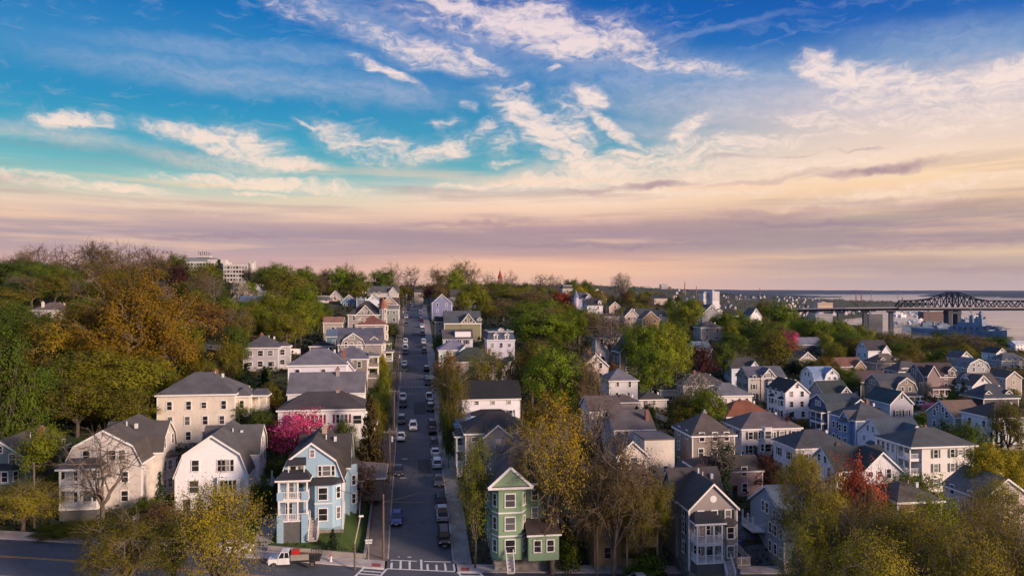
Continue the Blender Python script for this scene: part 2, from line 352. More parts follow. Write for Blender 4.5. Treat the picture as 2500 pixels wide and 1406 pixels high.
# ------------------------------------------------------------------ the lie of the land
TH = math.atan(.137)                              # the street grid is turned this much
CU, SU = math.cos(TH), math.sin(TH)
OX, OY = -12.44, 101.0                            # corner of the two streets (centre of the hill street, far kerb of the cross street)
def uv(X, Y): return (X-OX)*CU+(Y-OY)*SU, -(X-OX)*SU+(Y-OY)*CU
def xy(u, v): return OX+u*CU-v*SU, OY+u*SU+v*CU
def at(px, D): return (px-1250)/F*D
def zat(py, D): return CAMZ-(py-HOR)/F*D
_zy = np.array([60, 104.6, 116, 139.6, 173, 223, 260, 289, 316, 345, 372, 420, 480, 950, 1200, 3000.])
_zz = np.array([-40, -38.4, -36.6, -34.3, -31.8, -27.9, -24.2, -20.7, -17.4, -14.6, -12.7, -10.9, -10, -10, -12, -30.])
_gy = np.linspace(60, 3000, 2941); _gz = np.interp(_gy, _zy, _zz); _k = np.ones(15)/15
_gz = np.convolve(np.pad(_gz, 7, 'edge'), _k, 'valid')
def zmain(v): return CAMZ+np.interp(OY+np.asarray(v)*CU, _gy, _gz)
_cu = np.linspace(-300, 400, 701)
_cz = np.interp(_cu, [-300, -120, -48, -23, 0, 43, 95, 180, 400], [-18, -25.5, -32, -35.4, -38.5, -41, -43.5, -47, -56])
_cz = np.convolve(np.pad(_cz, 7, 'edge'), _k, 'valid')
def zcross(u): return CAMZ+np.interp(np.asarray(u), _cu, _cz)
def sstep(x, a, b):
    t = np.clip((np.asarray(x, float)-a)/(b-a), 0, 1); return t*t*(3-2*t)
def bend(v): return .02*np.maximum(0, np.asarray(v)-300)
def zroad(u, v):
    w = sstep(v, 0, 16); return zcross(u)*(1-w)+zmain(v)*w
# control points: (px, depth, height relative to the camera)
CP = [(-900, 60, -20), (0, 60, -33), (700, 60, -40), (1300, 60, -43), (1900, 60, -45), (2500, 60, -47), (3600, 60, -50),
 (-900, 140, -12), (-300, 150, -20), (0, 180, -19), (200, 160, -23), (350, 155, -25), (120, 257, -8.5), (400, 230, -11), (560, 160, -24.5), (640, 250, -13), (-900, 400, 10), (0, 400, 2), (450, 400, 2), (200, 330, -2), (300, 480, 5), (540, 600, 3), (0, 700, 5), (-900, 900, 10),
 (760, 300, -14), (800, 450, -3), (700, 380, -5), (880, 400, -7), (1100, 450, -7), (1120, 560, -6), (1300, 520, -7), (1300, 420, -10), (1500, 560, -10), (1350, 330, -16), (1250, 250, -21), (1650, 620, -15), (1500, 320, -20),
 (1400, 220, -29), (1480, 150, -33), (1560, 250, -28), (1400, 105, -39.7), (1700, 300, -28), (1650, 400, -22), (1800, 480, -26), (1800, 350, -30), (1950, 420, -36), (2000, 600, -44), (2100, 360, -40), (1900, 700, -40), (2200, 420, -43),
 (2200, 650, -57), (2400, 600, -58), (2500, 400, -50), (2300, 300, -42), (2480, 230, -43), (2500, 150, -42), (3400, 200, -52), (3400, 400, -64), (2420, 140, -40.5),
 (0, 1300, 0), (800, 1000, -5), (1300, 900, -12), (1650, 1000, -32), (1900, 1000, -62), (2100, 900, -70), (2250, 900, -71), (2500, 820, -72), (2500, 960, -80), (2250, 1080, -80), (2130, 1150, -76), (2600, 1400, -82), (2250, 1500, -82), (3400, 900, -82), (3400, 1500, -82), (2100, 1500, -72.5), (1950, 1500, -71),
 (1650, 1600, -38), (1900, 2200, -68), (2080, 2200, -71), (2280, 2200, -82), (2500, 2500, -82), (2150, 3200, -70), (2060, 3600, -52), (1950, 3800, -40), (1800, 3200, -36), (1650, 3000, 4), (1500, 3000, 14), (1300, 3000, 22), (800, 3000, 10), (0, 3000, 10),
 (2180, 4200, -62), (2280, 3600, -80), (2000, 5200, -82), (1800, 5200, -45), (2500, 5000, -84), (1500, 5200, 10), (800, 5200, 10), (0, 5200, 10), (3400, 4000, -84)]
for _v in (0, 40, 90, 150, 210, 260, 310, 400):       # ground beside the hill street
    for _u, _h in ((-9, .6), (9, -.2)):
        _x, _y = xy(_u, _v+3); CP.append((1250+_x/_y*F, _y, float(zroad(_u, _v+3))-CAMZ+_h))
for _u in (-150, -90, -60, -30, 40, 75, 120, 200):
    _x, _y = xy(_u, 3.5); CP.append((1250+_x/_y*F, _y, float(zcross(_u))-CAMZ+.2))
    _x, _y = xy(_u, -16); CP.append((1250+_x/_y*F, _y, float(zcross(_u))-CAMZ-.6))
TPS = {}
def tps_fit():
    A = np.array(CP, float); q = np.stack([(A[:, 0]-1250)/F*2.2, np.log(A[:, 1])*1.3], 1); n = len(A)
    # merge nearly coincident points
    d = np.linalg.norm(q[:, None]-q[None], axis=2)
    K = np.where(d > 0, d*d*np.log(d+1e-12), 0)+np.eye(n)*2e-3
    Pm = np.hstack([np.ones((n, 1)), q]); M = np.block([[K, Pm], [Pm.T, np.zeros((3, 3))]])
    s = np.linalg.solve(M, np.concatenate([A[:, 2], np.zeros(3)])); TPS['q'] = q; TPS['w'] = s
def tps(X, Y):
    X = np.asarray(X, float); Y = np.asarray(Y, float); sh = X.shape
    p = np.stack([(X/Y).ravel()*2.2, np.log(Y).ravel()*1.3], 1); out = np.empty(len(p)); q = TPS['q']; w = TPS['w']; n = len(q)
    for i in range(0, len(p), 20000):
        c = p[i:i+20000]; d = np.linalg.norm(c[:, None]-q[None], axis=2); K = d*d*np.log(d+1e-12)
        out[i:i+20000] = K@w[:n]+w[n]+c@w[n+1:]
    return CAMZ+out.reshape(sh)
def ground(X, Y):
    X = np.asarray(X, float); Y = np.maximum(np.asarray(Y, float), 30.)
    u, v = uv(X, Y); z = tps(X, Y)
    um = np.abs(u-bend(v)); w1 = (1-sstep(um, 8.0, 12.0))*(v > -6)*(v < 900)
    z = z*(1-w1)+(zroad(u, np.maximum(v, 0))-.25)*w1
    dc = np.abs(v+5.5); w2 = 1-sstep(dc, 9.2, 13.5)
    return z*(1-w2)+(zcross(u)-.25)*w2
def g1(X, Y): return float(ground(np.array([X]), np.array([Y]))[0])
# ------------------------------------------------------------------ house builder
HOUSES = []      # dicts with footprints
FOOT = []        # (cx, cy, radius) keep-out discs in world space
WM = {}
def win_mesh(w, h, tm, split=True, far=False):
    k = (round(w, 2), round(h, 2), tm.name, far)
    if k in WM: return WM[k]
    f = MB(); t = .13
    f.box(-w/2-t, w/2+t, -.07, .02, h/2, h/2+t*1.2); f.box(-w/2-t-.04, w/2+t+.04, -.12, .02, -h/2-t, -h/2)
    f.box(-w/2-t, -w/2, -.07, .02, -h/2, h/2); f.box(w/2, w/2+t, -.07, .02, -h/2, h/2); f.box(-w/2, w/2, -.045, .0, -.03, .03)
    g = MB()
    if far: f.box(-w/2, w/2, -.02, .02, -h/2, h/2, 1); WM[k] = (f.mesh('window', [tm, GLASS]), None)
    else: g.box(-w/2, w/2, -.02, .02, -h/2, h/2); WM[k] = (f.mesh('window', [tm]), g.mesh('pane', [GLASS]))
    return WM[k]
SHUT = {}
class House:
    def __init__(s, root, D, wall, rcol, trim=None, seed=1):
        s.root = root; s.D = D; s.wm = siding(*wall) if isinstance(wall[0], tuple) else siding(wall); s.rm = roofm(rcol); s.tm = trim or TRIM
        s.wall = MB(); s.roof = MB(); s.trim = MB(); s.r = random.Random(seed); s.far = D > 170; s.shut = None; s.fnd = MB(); s.nw = 0
    def window(s, x, y, z, rz, w=.9, h=1.45, shut=None):
        tm = s.tm; a, b = win_mesh(w, h, tm, far=s.far)
        o = obj('window', a, s.root, (x, y, z), rz); s.nw += 1
        if b: obj('pane', b, o)
        sh = shut if shut is not None else s.shut
        if sh:
            k = (sh.name, round(h, 2))
            if k not in SHUT: m = MB(); m.box(-.2, .2, -.05, .0, -h/2-.05, h/2+.05); SHUT[k] = m.mesh('shutter', [sh])
            for sg in (-1, 1):
                q = sg*(w/2+.36); obj('shutter', SHUT[k], s.root, (x+q*math.cos(rz), y+q*math.sin(rz), z), rz)
    def face_windows(s, face, x0, x1, pos, rows, n=None, w=.9, h=1.45, skip=.1, z0=0):
        """windows in a grid on a face; pos is the plane's coordinate; rows are centre heights"""
        L = abs(x1-x0); n = n or max(1, int(L/2.9))
        for r in rows:
            for i in range(n):
                if s.r.random() < skip: continue
                a = x0+(x1-x0)*(i+.5)/n+s.r.uniform(-.25, .25)
                hh = h*(.7 if s.r.random() < .12 else 1)
                if face == 'F': s.window(a, pos-.012, r+z0, 0, w, hh)
                elif face == 'L': s.window(pos-.012, a, r+z0, -math.pi/2, w, hh)
                elif face == 'R': s.window(pos+.012, a, r+z0, math.pi/2, w, hh)
    def block(s, kind, axis, cx, cy, W_, L, z0, ze, rise, oh=.4, walls=True, ends=(1, 1)):
        """a volume with its roof. W_ across the ridge, L along it; axis 'v' = gable faces the street below, 'u' = ridge runs across"""
        T = (lambda p, q, z: (cx+p, cy+q, z)) if axis == 'v' else (lambda p, q, z: (cx+q, cy+p, z))
        hw = W_/2; hl = L/2
        if kind == 'hip':
            if walls: s.wall.box(*( (cx-hw, cx+hw, cy-hl, cy+hl) if axis == 'v' else (cx-hl, cx+hl, cy-hw, cy+hw)), z0, ze)
            a, b = hw+oh, hl+oh; e = max(.3, hl-hw*.95); zt = ze+rise; zb = ze+.02; th = .16
            c = [(-a, -b), (a, -b), (a, b), (-a, b)]
            lo = [T(p, q, zb-th*.2) for p, q in c]; hi = [T(p, q, zb+th) for p, q in c]; r0 = T(0, -e, zt+th); r1 = T(0, e, zt+th)
            s.roof.poly([hi[0], hi[1], r0]); s.roof.poly([hi[2], hi[3], r1]); s.roof.poly([hi[1], hi[2], r1, r0]); s.roof.poly([hi[3], hi[0], r0, r1])
            tz0, tz1 = zb-.16, zb+th-.02                               # white fascia all round
            for i in range(4):
                p, q = c[i], c[(i+1) % 4]; s.trim.bar(T(p[0], p[1], (tz0+tz1)/2), T(q[0], q[1], (tz0+tz1)/2), .08, tz1-tz0)
            s.roof.poly(lo[::-1])
            return
        if kind == 'mansard':
            if walls: s.wall.box(*( (cx-hw, cx+hw, cy-hl, cy+hl) if axis == 'v' else (cx-hl, cx+hl, cy-hw, cy+hw)), z0, ze)
            R_ = []
            for f, z in ((1.0, ze+.15), (.84, ze+rise*.78), (.89, ze+rise*.80), (.10, ze+rise)):
                a, b = (hw+.25)*f, (hl+.25)*f if f > .2 else hl*.35; R_.append([T(p, q, z) for p, q in ((-a, -b), (a, -b), (a, b), (-a, b))])
            for A, B in zip(R_, R_[1:]):
                for i in range(4): j = (i+1) % 4; s.roof.poly([A[i], A[j], B[j], B[i]])
            s.roof.poly(R_[-1])
            for i in range(4): j = (i+1) % 4; s.trim.bar(R_[0][i], R_[0][j], .2, .3); s.trim.bar(R_[2][i], R_[2][j], .12, .2)
            return
        if kind == 'flat':
            s.wall.box(*( (cx-hw, cx+hw, cy-hl, cy+hl) if axis == 'v' else (cx-hl, cx+hl, cy-hw, cy+hw)), z0, ze)
            X0, X1, Y0, Y1 = ((cx-hw, cx+hw, cy-hl, cy+hl) if axis == 'v' else (cx-hl, cx+hl, cy-hw, cy+hw))
            s.roof.box(X0-.15, X1+.15, Y0-.15, Y1+.15, ze+.003, ze+.25); return
        prof = {'gable': [(-1, 0), (0, 1), (1, 0)], 'gambrel': [(-1, 0), (-.79, .52), (0, 1), (.79, .52), (1, 0)],
                'mansard': [(-1, 0), (-.82, .8), (0, 1), (.82, .8), (1, 0)]}[kind]
        pr = [(p*hw, ze+q*rise) for p, q in prof]
        if walls:
            for q, k in ((-hl, ends[0]), (hl, ends[1])):
                if k: s.wall.poly([T(-hw, q, z0)]+[T(p, q, z) for p, z in pr]+[T(hw, q, z0)])
            for p in (-hw, hw): s.wall.poly([T(p, -hl, z0), T(p, hl, z0), T(p, hl, ze), T(p, -hl, ze)])
        th = .2; q0, q1 = -hl-(oh*.7 if ends[0] else -.02), hl+(oh*.7 if ends[1] else -.02)
        # extend eaves along the slope
        dx, dz = pr[1][0]-pr[0][0], pr[1][1]-pr[0][1]; L0 = math.hypot(dx, dz); ex = (oh*dx/L0, oh*dz/L0) if kind == 'gable' else (oh*.6*dx/L0+.12, oh*.6*dz/L0)
        pe = [(pr[0][0]-ex[0], pr[0][1]-ex[1])]+pr[1:-1]+[(pr[-1][0]+ex[0], pr[-1][1]-ex[1])]
        for i in range(len(pe)-1):
            (p0, a0), (p1, a1) = pe[i], pe[i+1]; lo = .012
            v = [T(p0, q0, a0+th), T(p1, q0, a1+th), T(p1, q1, a1+th), T(p0, q1, a0+th)]; w = [T(p0, q0, a0+lo), T(p1, q0, a1+lo), T(p1, q1, a1+lo), T(p0, q1, a0+lo)]
            s.roof.poly(v); s.roof.poly(w[::-1])
            for j, k in ((0, 1), (2, 3)): s.roof.poly([w[j], w[k], v[k], v[j]])
            for q, en in ((q0, ends[0]), (q1, ends[1])):          # rake boards
                if en:
                    sg = -.05 if q < 0 else .05
                    s.trim.poly([T(p0, q+sg, a0-.16), T(p1, q+sg, a1-.16), T(p1, q+sg, a1+th-.02), T(p0, q+sg, a0+th-.02)])
                    s.trim.poly([T(p0, q+sg, a0-.16), T(p1, q+sg, a1-.16), T(p1, q+sg*.1, a1-.16), T(p0, q+sg*.1, a0-.16)])
        for p, a in (pe[0], pe[-1]): s.trim.bar(T(p, q0, a+.08), T(p, q1, a+.08), .06, .26)
    def corners(s, x0, x1, y0, y1, z0, z1):
        for x in (x0, x1): s.trim.box(x-.1, x+.1, y0-.025, y0+.15, z0, z1)
    def chimney(s, x, y, z0, z1, m=None, w=.7):
        c = MB(); c.box(x-w/2, x+w/2, y-w/2, y+w/2, z0, z1); c.box(x-w/2-.08, x+w/2+.08, y-w/2-.08, y+w/2+.08, z1-.25, z1-.1); c.box(x-.18, x+.18, y-.18, y+.18, z1, z1+.35)
        c.build('chimney', m or BRICK, s.root)
    def vent(s, x, y, z):
        c = MB(); c.cyl(x, y, z-.8, z+.5, .09, n=6); c.build('roof_vent', plain('vent_metal', (.6, .6, .6), .4), s.root); c = MB(); c.box(x+1.2, x+1.6, y-.2, y+.2, z-.6, z+.15); c.build('skylight_vent', plain('vent_metal', (.6, .6, .6), .4), s.root)
    def door(s, x, y, z, rz=0, c=None):
        d = MB(); d.box(-.48, .48, -.06, .02, 0, 2.1); d.box(-.3, .3, -.075, -.05, 1.0, 1.85, 1)
        o = d.build('door', [c or plain('dark_door', (.04, .05, .06), .4), GLASS], s.root); o.location = (x, y, z); o.rotation_euler = (0, 0, rz)
        k = MB(); k.box(.33, .4, -.11, -.05, .95, 1.08); k.build('handle', plain('brass', (.5, .38, .16), .3, metal=1.0), o)
    def steps(s, x0, x1, y0, z1, n=6, run=.28, rail=True, z0=0, side=0):
        st = MB(); h = (z1-z0)/n
        for i in range(n):
            y = y0-run*(i+1); st.box(x0, x1, y, y+run, z0, z1-h*i-h*.3)
        o = st.build('steps', CONC_W, s.root)
        if rail:
            r = MB()
            for x in (x0, x1):
                r.bar((x, y0, z1+.9), (x, y0-run*n, z0+.9), .08); r.bar((x, y0, z1+.25), (x, y0-run*n, z0+.25), .06)
                for i in range(n*2+1):
                    f = i/(n*2); r.bar((x, y0-run*n*f, z1-(z1-z0)*f+.2), (x, y0-run*n*f, z1-(z1-z0)*f+.9), .05 if i % (n*2) else .1)
            r.build('stair_railing', s.tm, s.root)
    def porch(s, x0, x1, y, dep, levels, roof='hip', rail=True, base=None, face='F', solid=False, rm=None, posts=3, apron=True):
        """porch standing out from the front plane y (or from a side). levels = floor heights"""
        g = empty('porch', (0, 0, 0)); g.parent = s.root
        if face == 'F': T = lambda a, b, z: (a, y-b, z)
        elif face == 'R': T = lambda a, b, z: (y+b, a, z)
        else: T = lambda a, b, z: (y-b, a, z)
        def bx(m, a0, a1, b0, b1, z0, z1):
            p, q = T(a0, b0, z0), T(a1, b1, z1); m.box(min(p[0], q[0]), max(p[0], q[0]), min(p[1], q[1]), max(p[1], q[1]), z0, z1)
        top = levels[-1]+2.55
        for i, z in enumerate(levels):
            fl = MB(); bx(fl, x0, x1, 0.02, dep, z-.22, z); fl.build('porch_floor', s.tm, g)
            zt = levels[i+1]-.22 if i+1 < len(levels) else top
            if i+1 < len(levels) or roof: 
                bm_ = MB(); bx(bm_, x0+.01, x1-.01, dep-.22, dep-.04, zt-.28, zt-.01); bx(bm_, x0+.01, x0+.18, .03, dep-.23, zt-.28, zt-.01); bx(bm_, x1-.18, x1-.01, .03, dep-.23, zt-.28, zt-.01); bm_.build('beam', s.tm, g)
            for k in range(posts):
                a = x0+.14+(x1-x0-.28)*k/(posts-1) if posts > 1 else (x0+x1)/2
                p = MB(); bx(p, a-.11, a+.11, dep-.25, dep-.03, z, zt-.28); p.build('post', s.tm, g)
            if rail:
                r = MB(); zr = .95
                if solid:
                    w = MB(); bx(w, x0+.02, x1-.02, dep-.13, dep-.05, z+.003, z+zr-.08); bx(w, x0+.02, x0+.1, .03, dep-.14, z+.003, z+zr-.08); bx(w, x1-.1, x1-.02, .03, dep-.14, z+.003, z+zr-.08); w.build('parapet', s.wm, g)
                    bx(r, x0, x1, dep-.2, dep-.01, z+zr-.08, z+zr)
                else:
                    bx(r, x0+.05, x1-.05, dep-.16, dep-.06, z+zr-.08, z+zr); bx(r, x0+.05, x1-.05, dep-.14, dep-.08, z+.1, z+.16)
                    n = int((x1-x0)/.26)
                    for k in range(n):
                        a = x0+.1+(x1-x0-.2)*(k+.5)/n; bx(r, a-.03, a+.03, dep-.14, dep-.08, z+.16, z+zr-.08)
                    for a in (x0+.08, x1-.08):
                        bx(r, a-.03, a+.03, .03, dep-.2, z+zr-.08, z+zr); m_ = int(dep/.3)
                        for k in range(m_): b_ = .1+(dep-.3)*(k+.5)/m_; bx(r, a-.03, a+.03, b_-.03, b_+.03, z+.02, z+zr-.08)
                r.build('railing', s.tm, g)
        if roof:
            rf = MB(); o_ = .35; zt = top
            A = [T(x0-o_, dep+o_, zt), T(x1+o_, dep+o_, zt), T(x1+o_, 0.03, zt), T(x0-o_, 0.03, zt)]; rr = min(1.1, dep*.5)
            B = [T(x0+(.5 if roof == 'hip' else -o_), .04, zt+rr), T(x1-(.5 if roof == 'hip' else -o_), .04, zt+rr)]
            U = [tuple((p[0], p[1], p[2]+.14)) for p in A]
            rf.poly([U[0], U[1], B[1], B[0]]); rf.poly([U[1], U[2], B[1]]); rf.poly([U[3], U[0], B[0]]); rf.poly(A)
            rf.build('porch_roof', rm or s.rm, g)
            f_ = MB(); q0, q1 = T(x0-o_, dep+o_, 0), T(x1+o_, dep+o_, 0)
            for p, q in ((A[0], A[1]), (A[1], A[2]), (A[0], A[3])): f_.bar((p[0], p[1], zt+.05), (q[0], q[1], zt+.05), .06, .24)
            f_.build('fascia', s.tm, g)
        if base is not None and apron:
            b_ = MB(); bx(b_, x0+.05, x1-.05, .03, dep-.05, base, levels[0]-.23); b_.build('porch_base', s.wm if solid else plain('lattice', (.10, .10, .10), .8), g)
        return g
    def bay(s, xc, w, dep, z0, z1, face='F', pos=0, roof=True, rows=(), wm=None, ww=.8, rc=None):
        c = dep*.8; pts = [(-w/2, 0), (-w/2+c, dep), (w/2-c, dep), (w/2, 0)]
        if face == 'F': T = lambda a, b, z: (xc+a, pos-b, z)
        elif face == 'R': T = lambda a, b, z: (pos+b, xc+a, z)
        else: T = lambda a, b, z: (pos-b, xc+a, z)
        m = MB()
        for i in range(3):
            p, q = pts[i], pts[i+1]; m.poly([T(*p, z0), T(*q, z0), T(*q, z1), T(*p, z1)])
        m.poly([T(*p, z0) for p in pts]); m.poly([T(*p, z1) for p in pts])
        o = m.build('bay', wm or s.wm, s.root)
        if roof:
            r = MB(); e = [(p[0]*1.12, p[1]*1.0+(.25 if p[1] > 0 else 0)) for p in pts]
            lo = [T(*p, z1+.01) for p in e]; up = [T(*p, z1+.15) for p in e]; tp = [T(-w*.3, 0.02, z1+.75), T(w*.3, .02, z1+.75)]
            r.poly([up[1], up[2], tp[1], tp[0]]); r.poly([up[0], up[1], tp[0]]); r.poly([up[2], up[3], tp[1]]); r.poly(lo)
            for i in range(3): r.poly([lo[i], lo[i+1], up[i+1], up[i]])
            r.build('bay_roof', roofm(rc) if rc else s.rm, s.root)
        base = {'F': 0, 'L': -math.pi/2, 'R': math.pi/2}[face]
        for z in rows:
            p = T(0, dep+.012, z); s.window(p[0], p[1], z, base, ww, 1.5, shut=False)
            for sg in (-1, 1):
                a = ((pts[1][0]+pts[0][0])/2 if sg < 0 else (pts[2][0]+pts[3][0])/2); p = T(a*1.01, dep/2+.015, z)
                fl = {'F': 1, 'L': -1, 'R': 1}[face]
                s.window(p[0], p[1], z, base+(-1 if sg < 0 else 1)*fl*math.atan2(dep, c), .6, 1.4, shut=False)
    def dormer(s, x, z, w=1.5, h=1.3, y0=1.0, dep=2.5, face='F', pos=0, kind='gable'):
        """small dormer with a window; base front at height z"""
        d = MB(); r = MB()
        if face == 'F': T = lambda a, b, zz: (x+a, pos+b, zz)
        elif face == 'R': T = lambda a, b, zz: (pos-b, x+a, zz)
        else: T = lambda a, b, zz: (pos+b, x+a, zz)
        k = w*.42 if kind == 'gable' else .15
        d.poly([T(-w/2, y0, z), T(w/2, y0, z), T(w/2, y0, z+h), T(0, y0, z+h+k), T(-w/2, y0, z+h)])
        for a in (-w/2, w/2): d.poly([T(a, y0, z), T(a, y0+dep, z), T(a, y0+dep, z+h), T(a, y0, z+h)])
        for sg in (-1, 1):
            A = [T(sg*(w/2+.25), y0-.25, z+h-.1), T(0, y0-.25, z+h+k+.06), T(0, y0+dep, z+h+k+.06), T(sg*(w/2+.25), y0+dep, z+h-.1)]
            r.poly(A); r.poly([(p[0], p[1], p[2]+.12) for p in A][::-1]); r.poly([A[0], A[1], (A[1][0], A[1][1], A[1][2]+.12), (A[0][0], A[0][1], A[0][2]+.12)])
            s.trim.bar((A[0][0], A[0][1], A[0][2]+.03), (A[1][0], A[1][1], A[1][2]+.03), .06, .2)
        o = d.build('dormer', s.wm, s.root); r.build('dormer_roof', s.rm, o)
        p = T(0, y0-.015, z+h*.5); s.window(p[0], p[1], p[2], {'F': 0, 'L': -math.pi/2, 'R': math.pi/2}[face], w*.5, h*.72, shut=False)
    def finish(s):
        for m, n, mt in ((s.wall, 'wall', s.wm), (s.roof, 'roof', s.rm), (s.trim, 'trim', s.tm), (s.fnd, 'foundation', STONE)):
            if m.f: m.build(n, mt, s.root)
def rows_for(e): return [1.65+2.85*i for i in range(max(1, int(round(e/2.85))))]
def house(label, short, px, py, D, w, d, eave, roof='gable', axis='v', rise=3.2, wall=(.72, .70, .68), rc=(.06, .06, .07), cat='house', shut=None,
          fw=True, lw=True, rw=True, extra=None, chim=None, rot=0, oh=.4, seed=None, cut=.4, skip=.12, name=None, trim=None, nf=None, ns=None, vent=False, win=(.9, 1.45), cp=True):
    """px, py, D: where the front LEFT corner meets the ground"""
    X = at(px, D); Z = zat(py, D); th = TH+rot
    cx, cy = X+w/2*math.cos(th), D+w/2*math.sin(th)
    r = empty(name or 'house', (cx, cy, Z), th); tag(r, label, cat)
    h = House(r, D, wall, rc, trim, seed or (abs(int(px*7+D)))); h.w, h.d, h.e = w, d, eave; h.shut = shut
    if axis == 'v': h.block(roof, 'v', 0, d/2, w, d, 0, eave, rise, oh)
    else: h.block(roof, 'u', 0, d/2, d, w, 0, eave, rise, oh)
    h.fnd.box(-w/2+.08, w/2-.08, .08, d-.08, -4.0, -.003); h.fnd.box(-w/2-.04, w/2+.04, -.04, d+.04, -1.2, .35)
    h.corners(-w/2, w/2, 0, d, .36, eave)
    R = rows_for(eave)
    if fw: h.face_windows('F', -w/2+.5, w/2-.5, 0, R, nf, *win, skip)
    if lw: h.face_windows('L', .5, d-.5, -w/2, R, ns, *win, skip)
    if rw: h.face_windows('R', .5, d-.5, w/2, R, ns, *win, skip)
    if roof in ('gable', 'gambrel'):
        if axis == 'v' and fw:
            if roof == 'gambrel': h.face_windows('F', -w*.3, w*.3, 0, [eave+1.3], 3, .9, 1.3, 0)
            h.window(0, -.012, eave+rise*.58, 0, .7, 1.0, shut=False)
        if axis == 'u':
            for fc, p, on in (('L', -w/2, lw), ('R', w/2, rw)):
                if on: h.face_windows(fc, d*.3, d*.7, p, [eave+rise*.38], 2 if roof == 'gambrel' or rise > 3 else 1, .8, 1.2, 0)
    if chim: h.chimney(chim[0], chim[1], eave-.3, eave+rise+chim[2], *(chim[3:4] or (None,)))
    if vent or h.r.random() < .6: h.vent(w*.15, d/2, eave+rise*.9)
    if extra: extra(h)
    h.finish()
    if fw and D < 260 and not getattr(h, 'hasdoor', False): h.door(w*.28*(1 if px < 1003 else -1), -.03, .05)
    wx, wy = cx-math.sin(th)*d/2, cy+math.cos(th)*d/2
    HOUSES.append(dict(short=short, px=1250+wx/wy*F, D=wy, x=wx, y=wy, pytop=HOR-(Z+eave+rise-CAMZ)/wy*F, py=py)); FOOT.append((wx, wy, math.hypot(w, d)/2*.86))
    if cp: CPH.append((px, D+.1, Z-CAMZ-.35)); CPH.append((1250+(cx+w/2*math.cos(th))/(cy+w/2*math.sin(th))*F, cy+w/2*math.sin(th), Z-CAMZ-.35))
    return r, h
CPH = []
# ------------------------------------------------------------------ the houses
WHITE = (.74, .72, .71); CREAM = (.68, .61, .52); GREY = (.34, .33, .35); LGREY = (.52, .52, .56); PALEB = (.50, .58, .68); TAN = (.36, .30, .25); BROWN = (.17, .13, .11)
SKYB = (.30, .45, .56); NAVY = (.045, .075, .17); MIDB = (.20, .29, .46); BGREY = (.28, .33, .40); GREEN = (.20, .305, .18); OCHRE = (.30, .19, .09); PURP = (.20, .20, .34); OLIVE = (.22, .20, .12)
RG = (.085, .083, .095); RD = (.028, .028, .034); RB = (.075, .058, .050); RL = (.17, .165, .19); RT = (.030, .048, .058); RR = (.15, .055, .035); RBL = (.12, .17, .25); RDB = (.065, .042, .038)
BLK = plain('black_shutter', (.02, .022, .022), .5); MAR = plain('maroon_shutter', (.16, .02, .03), .5); GRS = plain('green_shutter', (.03, .07, .06), .5)

# --- front row, left of the hill street
def ex(h):
    h.bay(1.2, 3.4, 1.0, .8, 3.1, rows=[2.0], rc=RD)
house('grey-green cottage with a red brick chimney at the left edge of the photo', 'grey-green cottage', -75, 1195, 113, 8.6, 13, 4.3, rise=3.0, wall=(.20, .25, .25), rc=RG, extra=ex, chim=(3.2, 6, .9), lw=False, nf=2)
def ex(h):
    h.block('gambrel', 'u', 2.2, 8.2, 6.4, 8.6, 0, 7.4, 4.2, .35)
    h.porch(-5.0, .2, 0, 2.6, [1.3, 4.3], roof='hip', base=-.5, posts=3)
    h.bay(8.2, 3.2, 1.1, .3, 6.2, face='R', pos=6.5, rows=[2.2, 5.0]); h.door(-2.2, -.03, 1.3)
    for z in (2.2, 5.0): h.window(2.9, -.015, z, 0)
    for x in (-2.4, 1.2, 2.5): h.window(x, -.015, 8.2, 0)
    h.window(-.9, -.015, 10.4, 0, .8, .7)
    for z in (2.2, 5.3): h.window(-3.6, -.015, z, 0); h.window(-1.0, -.015, z, 0)
    for z in (2.2, 5.0, 8.6): h.window(6.515, 6.2, z, math.pi/2); h.window(6.515, 10.0, z, math.pi/2)
    h.window(6.515, 8.2, 10.4, math.pi/2, .5, .8); h.vent(1, 6, 11.6); h.hasdoor = True
house('weathered tan gambrel house with a two-storey columned front porch', 'tan gambrel house', 160, 1252, 107, 10.4, 14, 7.0, 'gambrel', rise=4.8, wall=((.58, .53, .49), .12), rc=(.085, .075, .07), extra=ex, fw=False, rw=False, lw=False)
def ex(h):
    h.block('gambrel', 'u', 1.7, 7.6, 6.0, 8.6, 0, 7.6, 4.1, .35)
    for x, z, w, hh in ((-2.0, 4.0, 1.5, 2.0), ): pass
    for k in range(4): h.window(1.1+.62*k, -.015, 7.0, 0, .5, 1.7)
    h.window(-2.4, -.012, 7.1, 0, 1.0, 1.6)
    h.window(-2.6, -.012, 3.9, 0, 1.3, 1.8)
    bb = MB(); bb.box(.9, 4.3, -.55, .0, -.2, 5.3); bb.build('bay', h.wm, h.root)
    for k in range(4): h.window(1.6+.62*k, -.565, 4.0, 0, .5, 1.7)
    for k in range(3): h.window(1.7+.8*k, -.565, 1.1, 0, .6, 1.5)
    a = MB(); a.box(.2, 4.9, -1.0, -.0, 2.35, 2.5); a.build('awning', h.rm, h.root)
    for x in (-3.6, -1.7): h.door(x, -.03, -.1, c=plain('black_door', (.03, .035, .04), .35))
    h.window(6.015, 7.6, 9.2, math.pi/2); h.window(6.015, 6.2, 6.6, math.pi/2); h.window(6.015, 9, 6.6, math.pi/2); h.window(6.015, 8, 3.8, math.pi/2)
    h.porch(4.5, 11.5, 6.0, 2.2, [2.6], roof=None, face='R', posts=3, base=-2); h.hasdoor = True
    h.steps(6.3, 7.4, 4.6, 2.4, 8, rail=True, z0=-1)
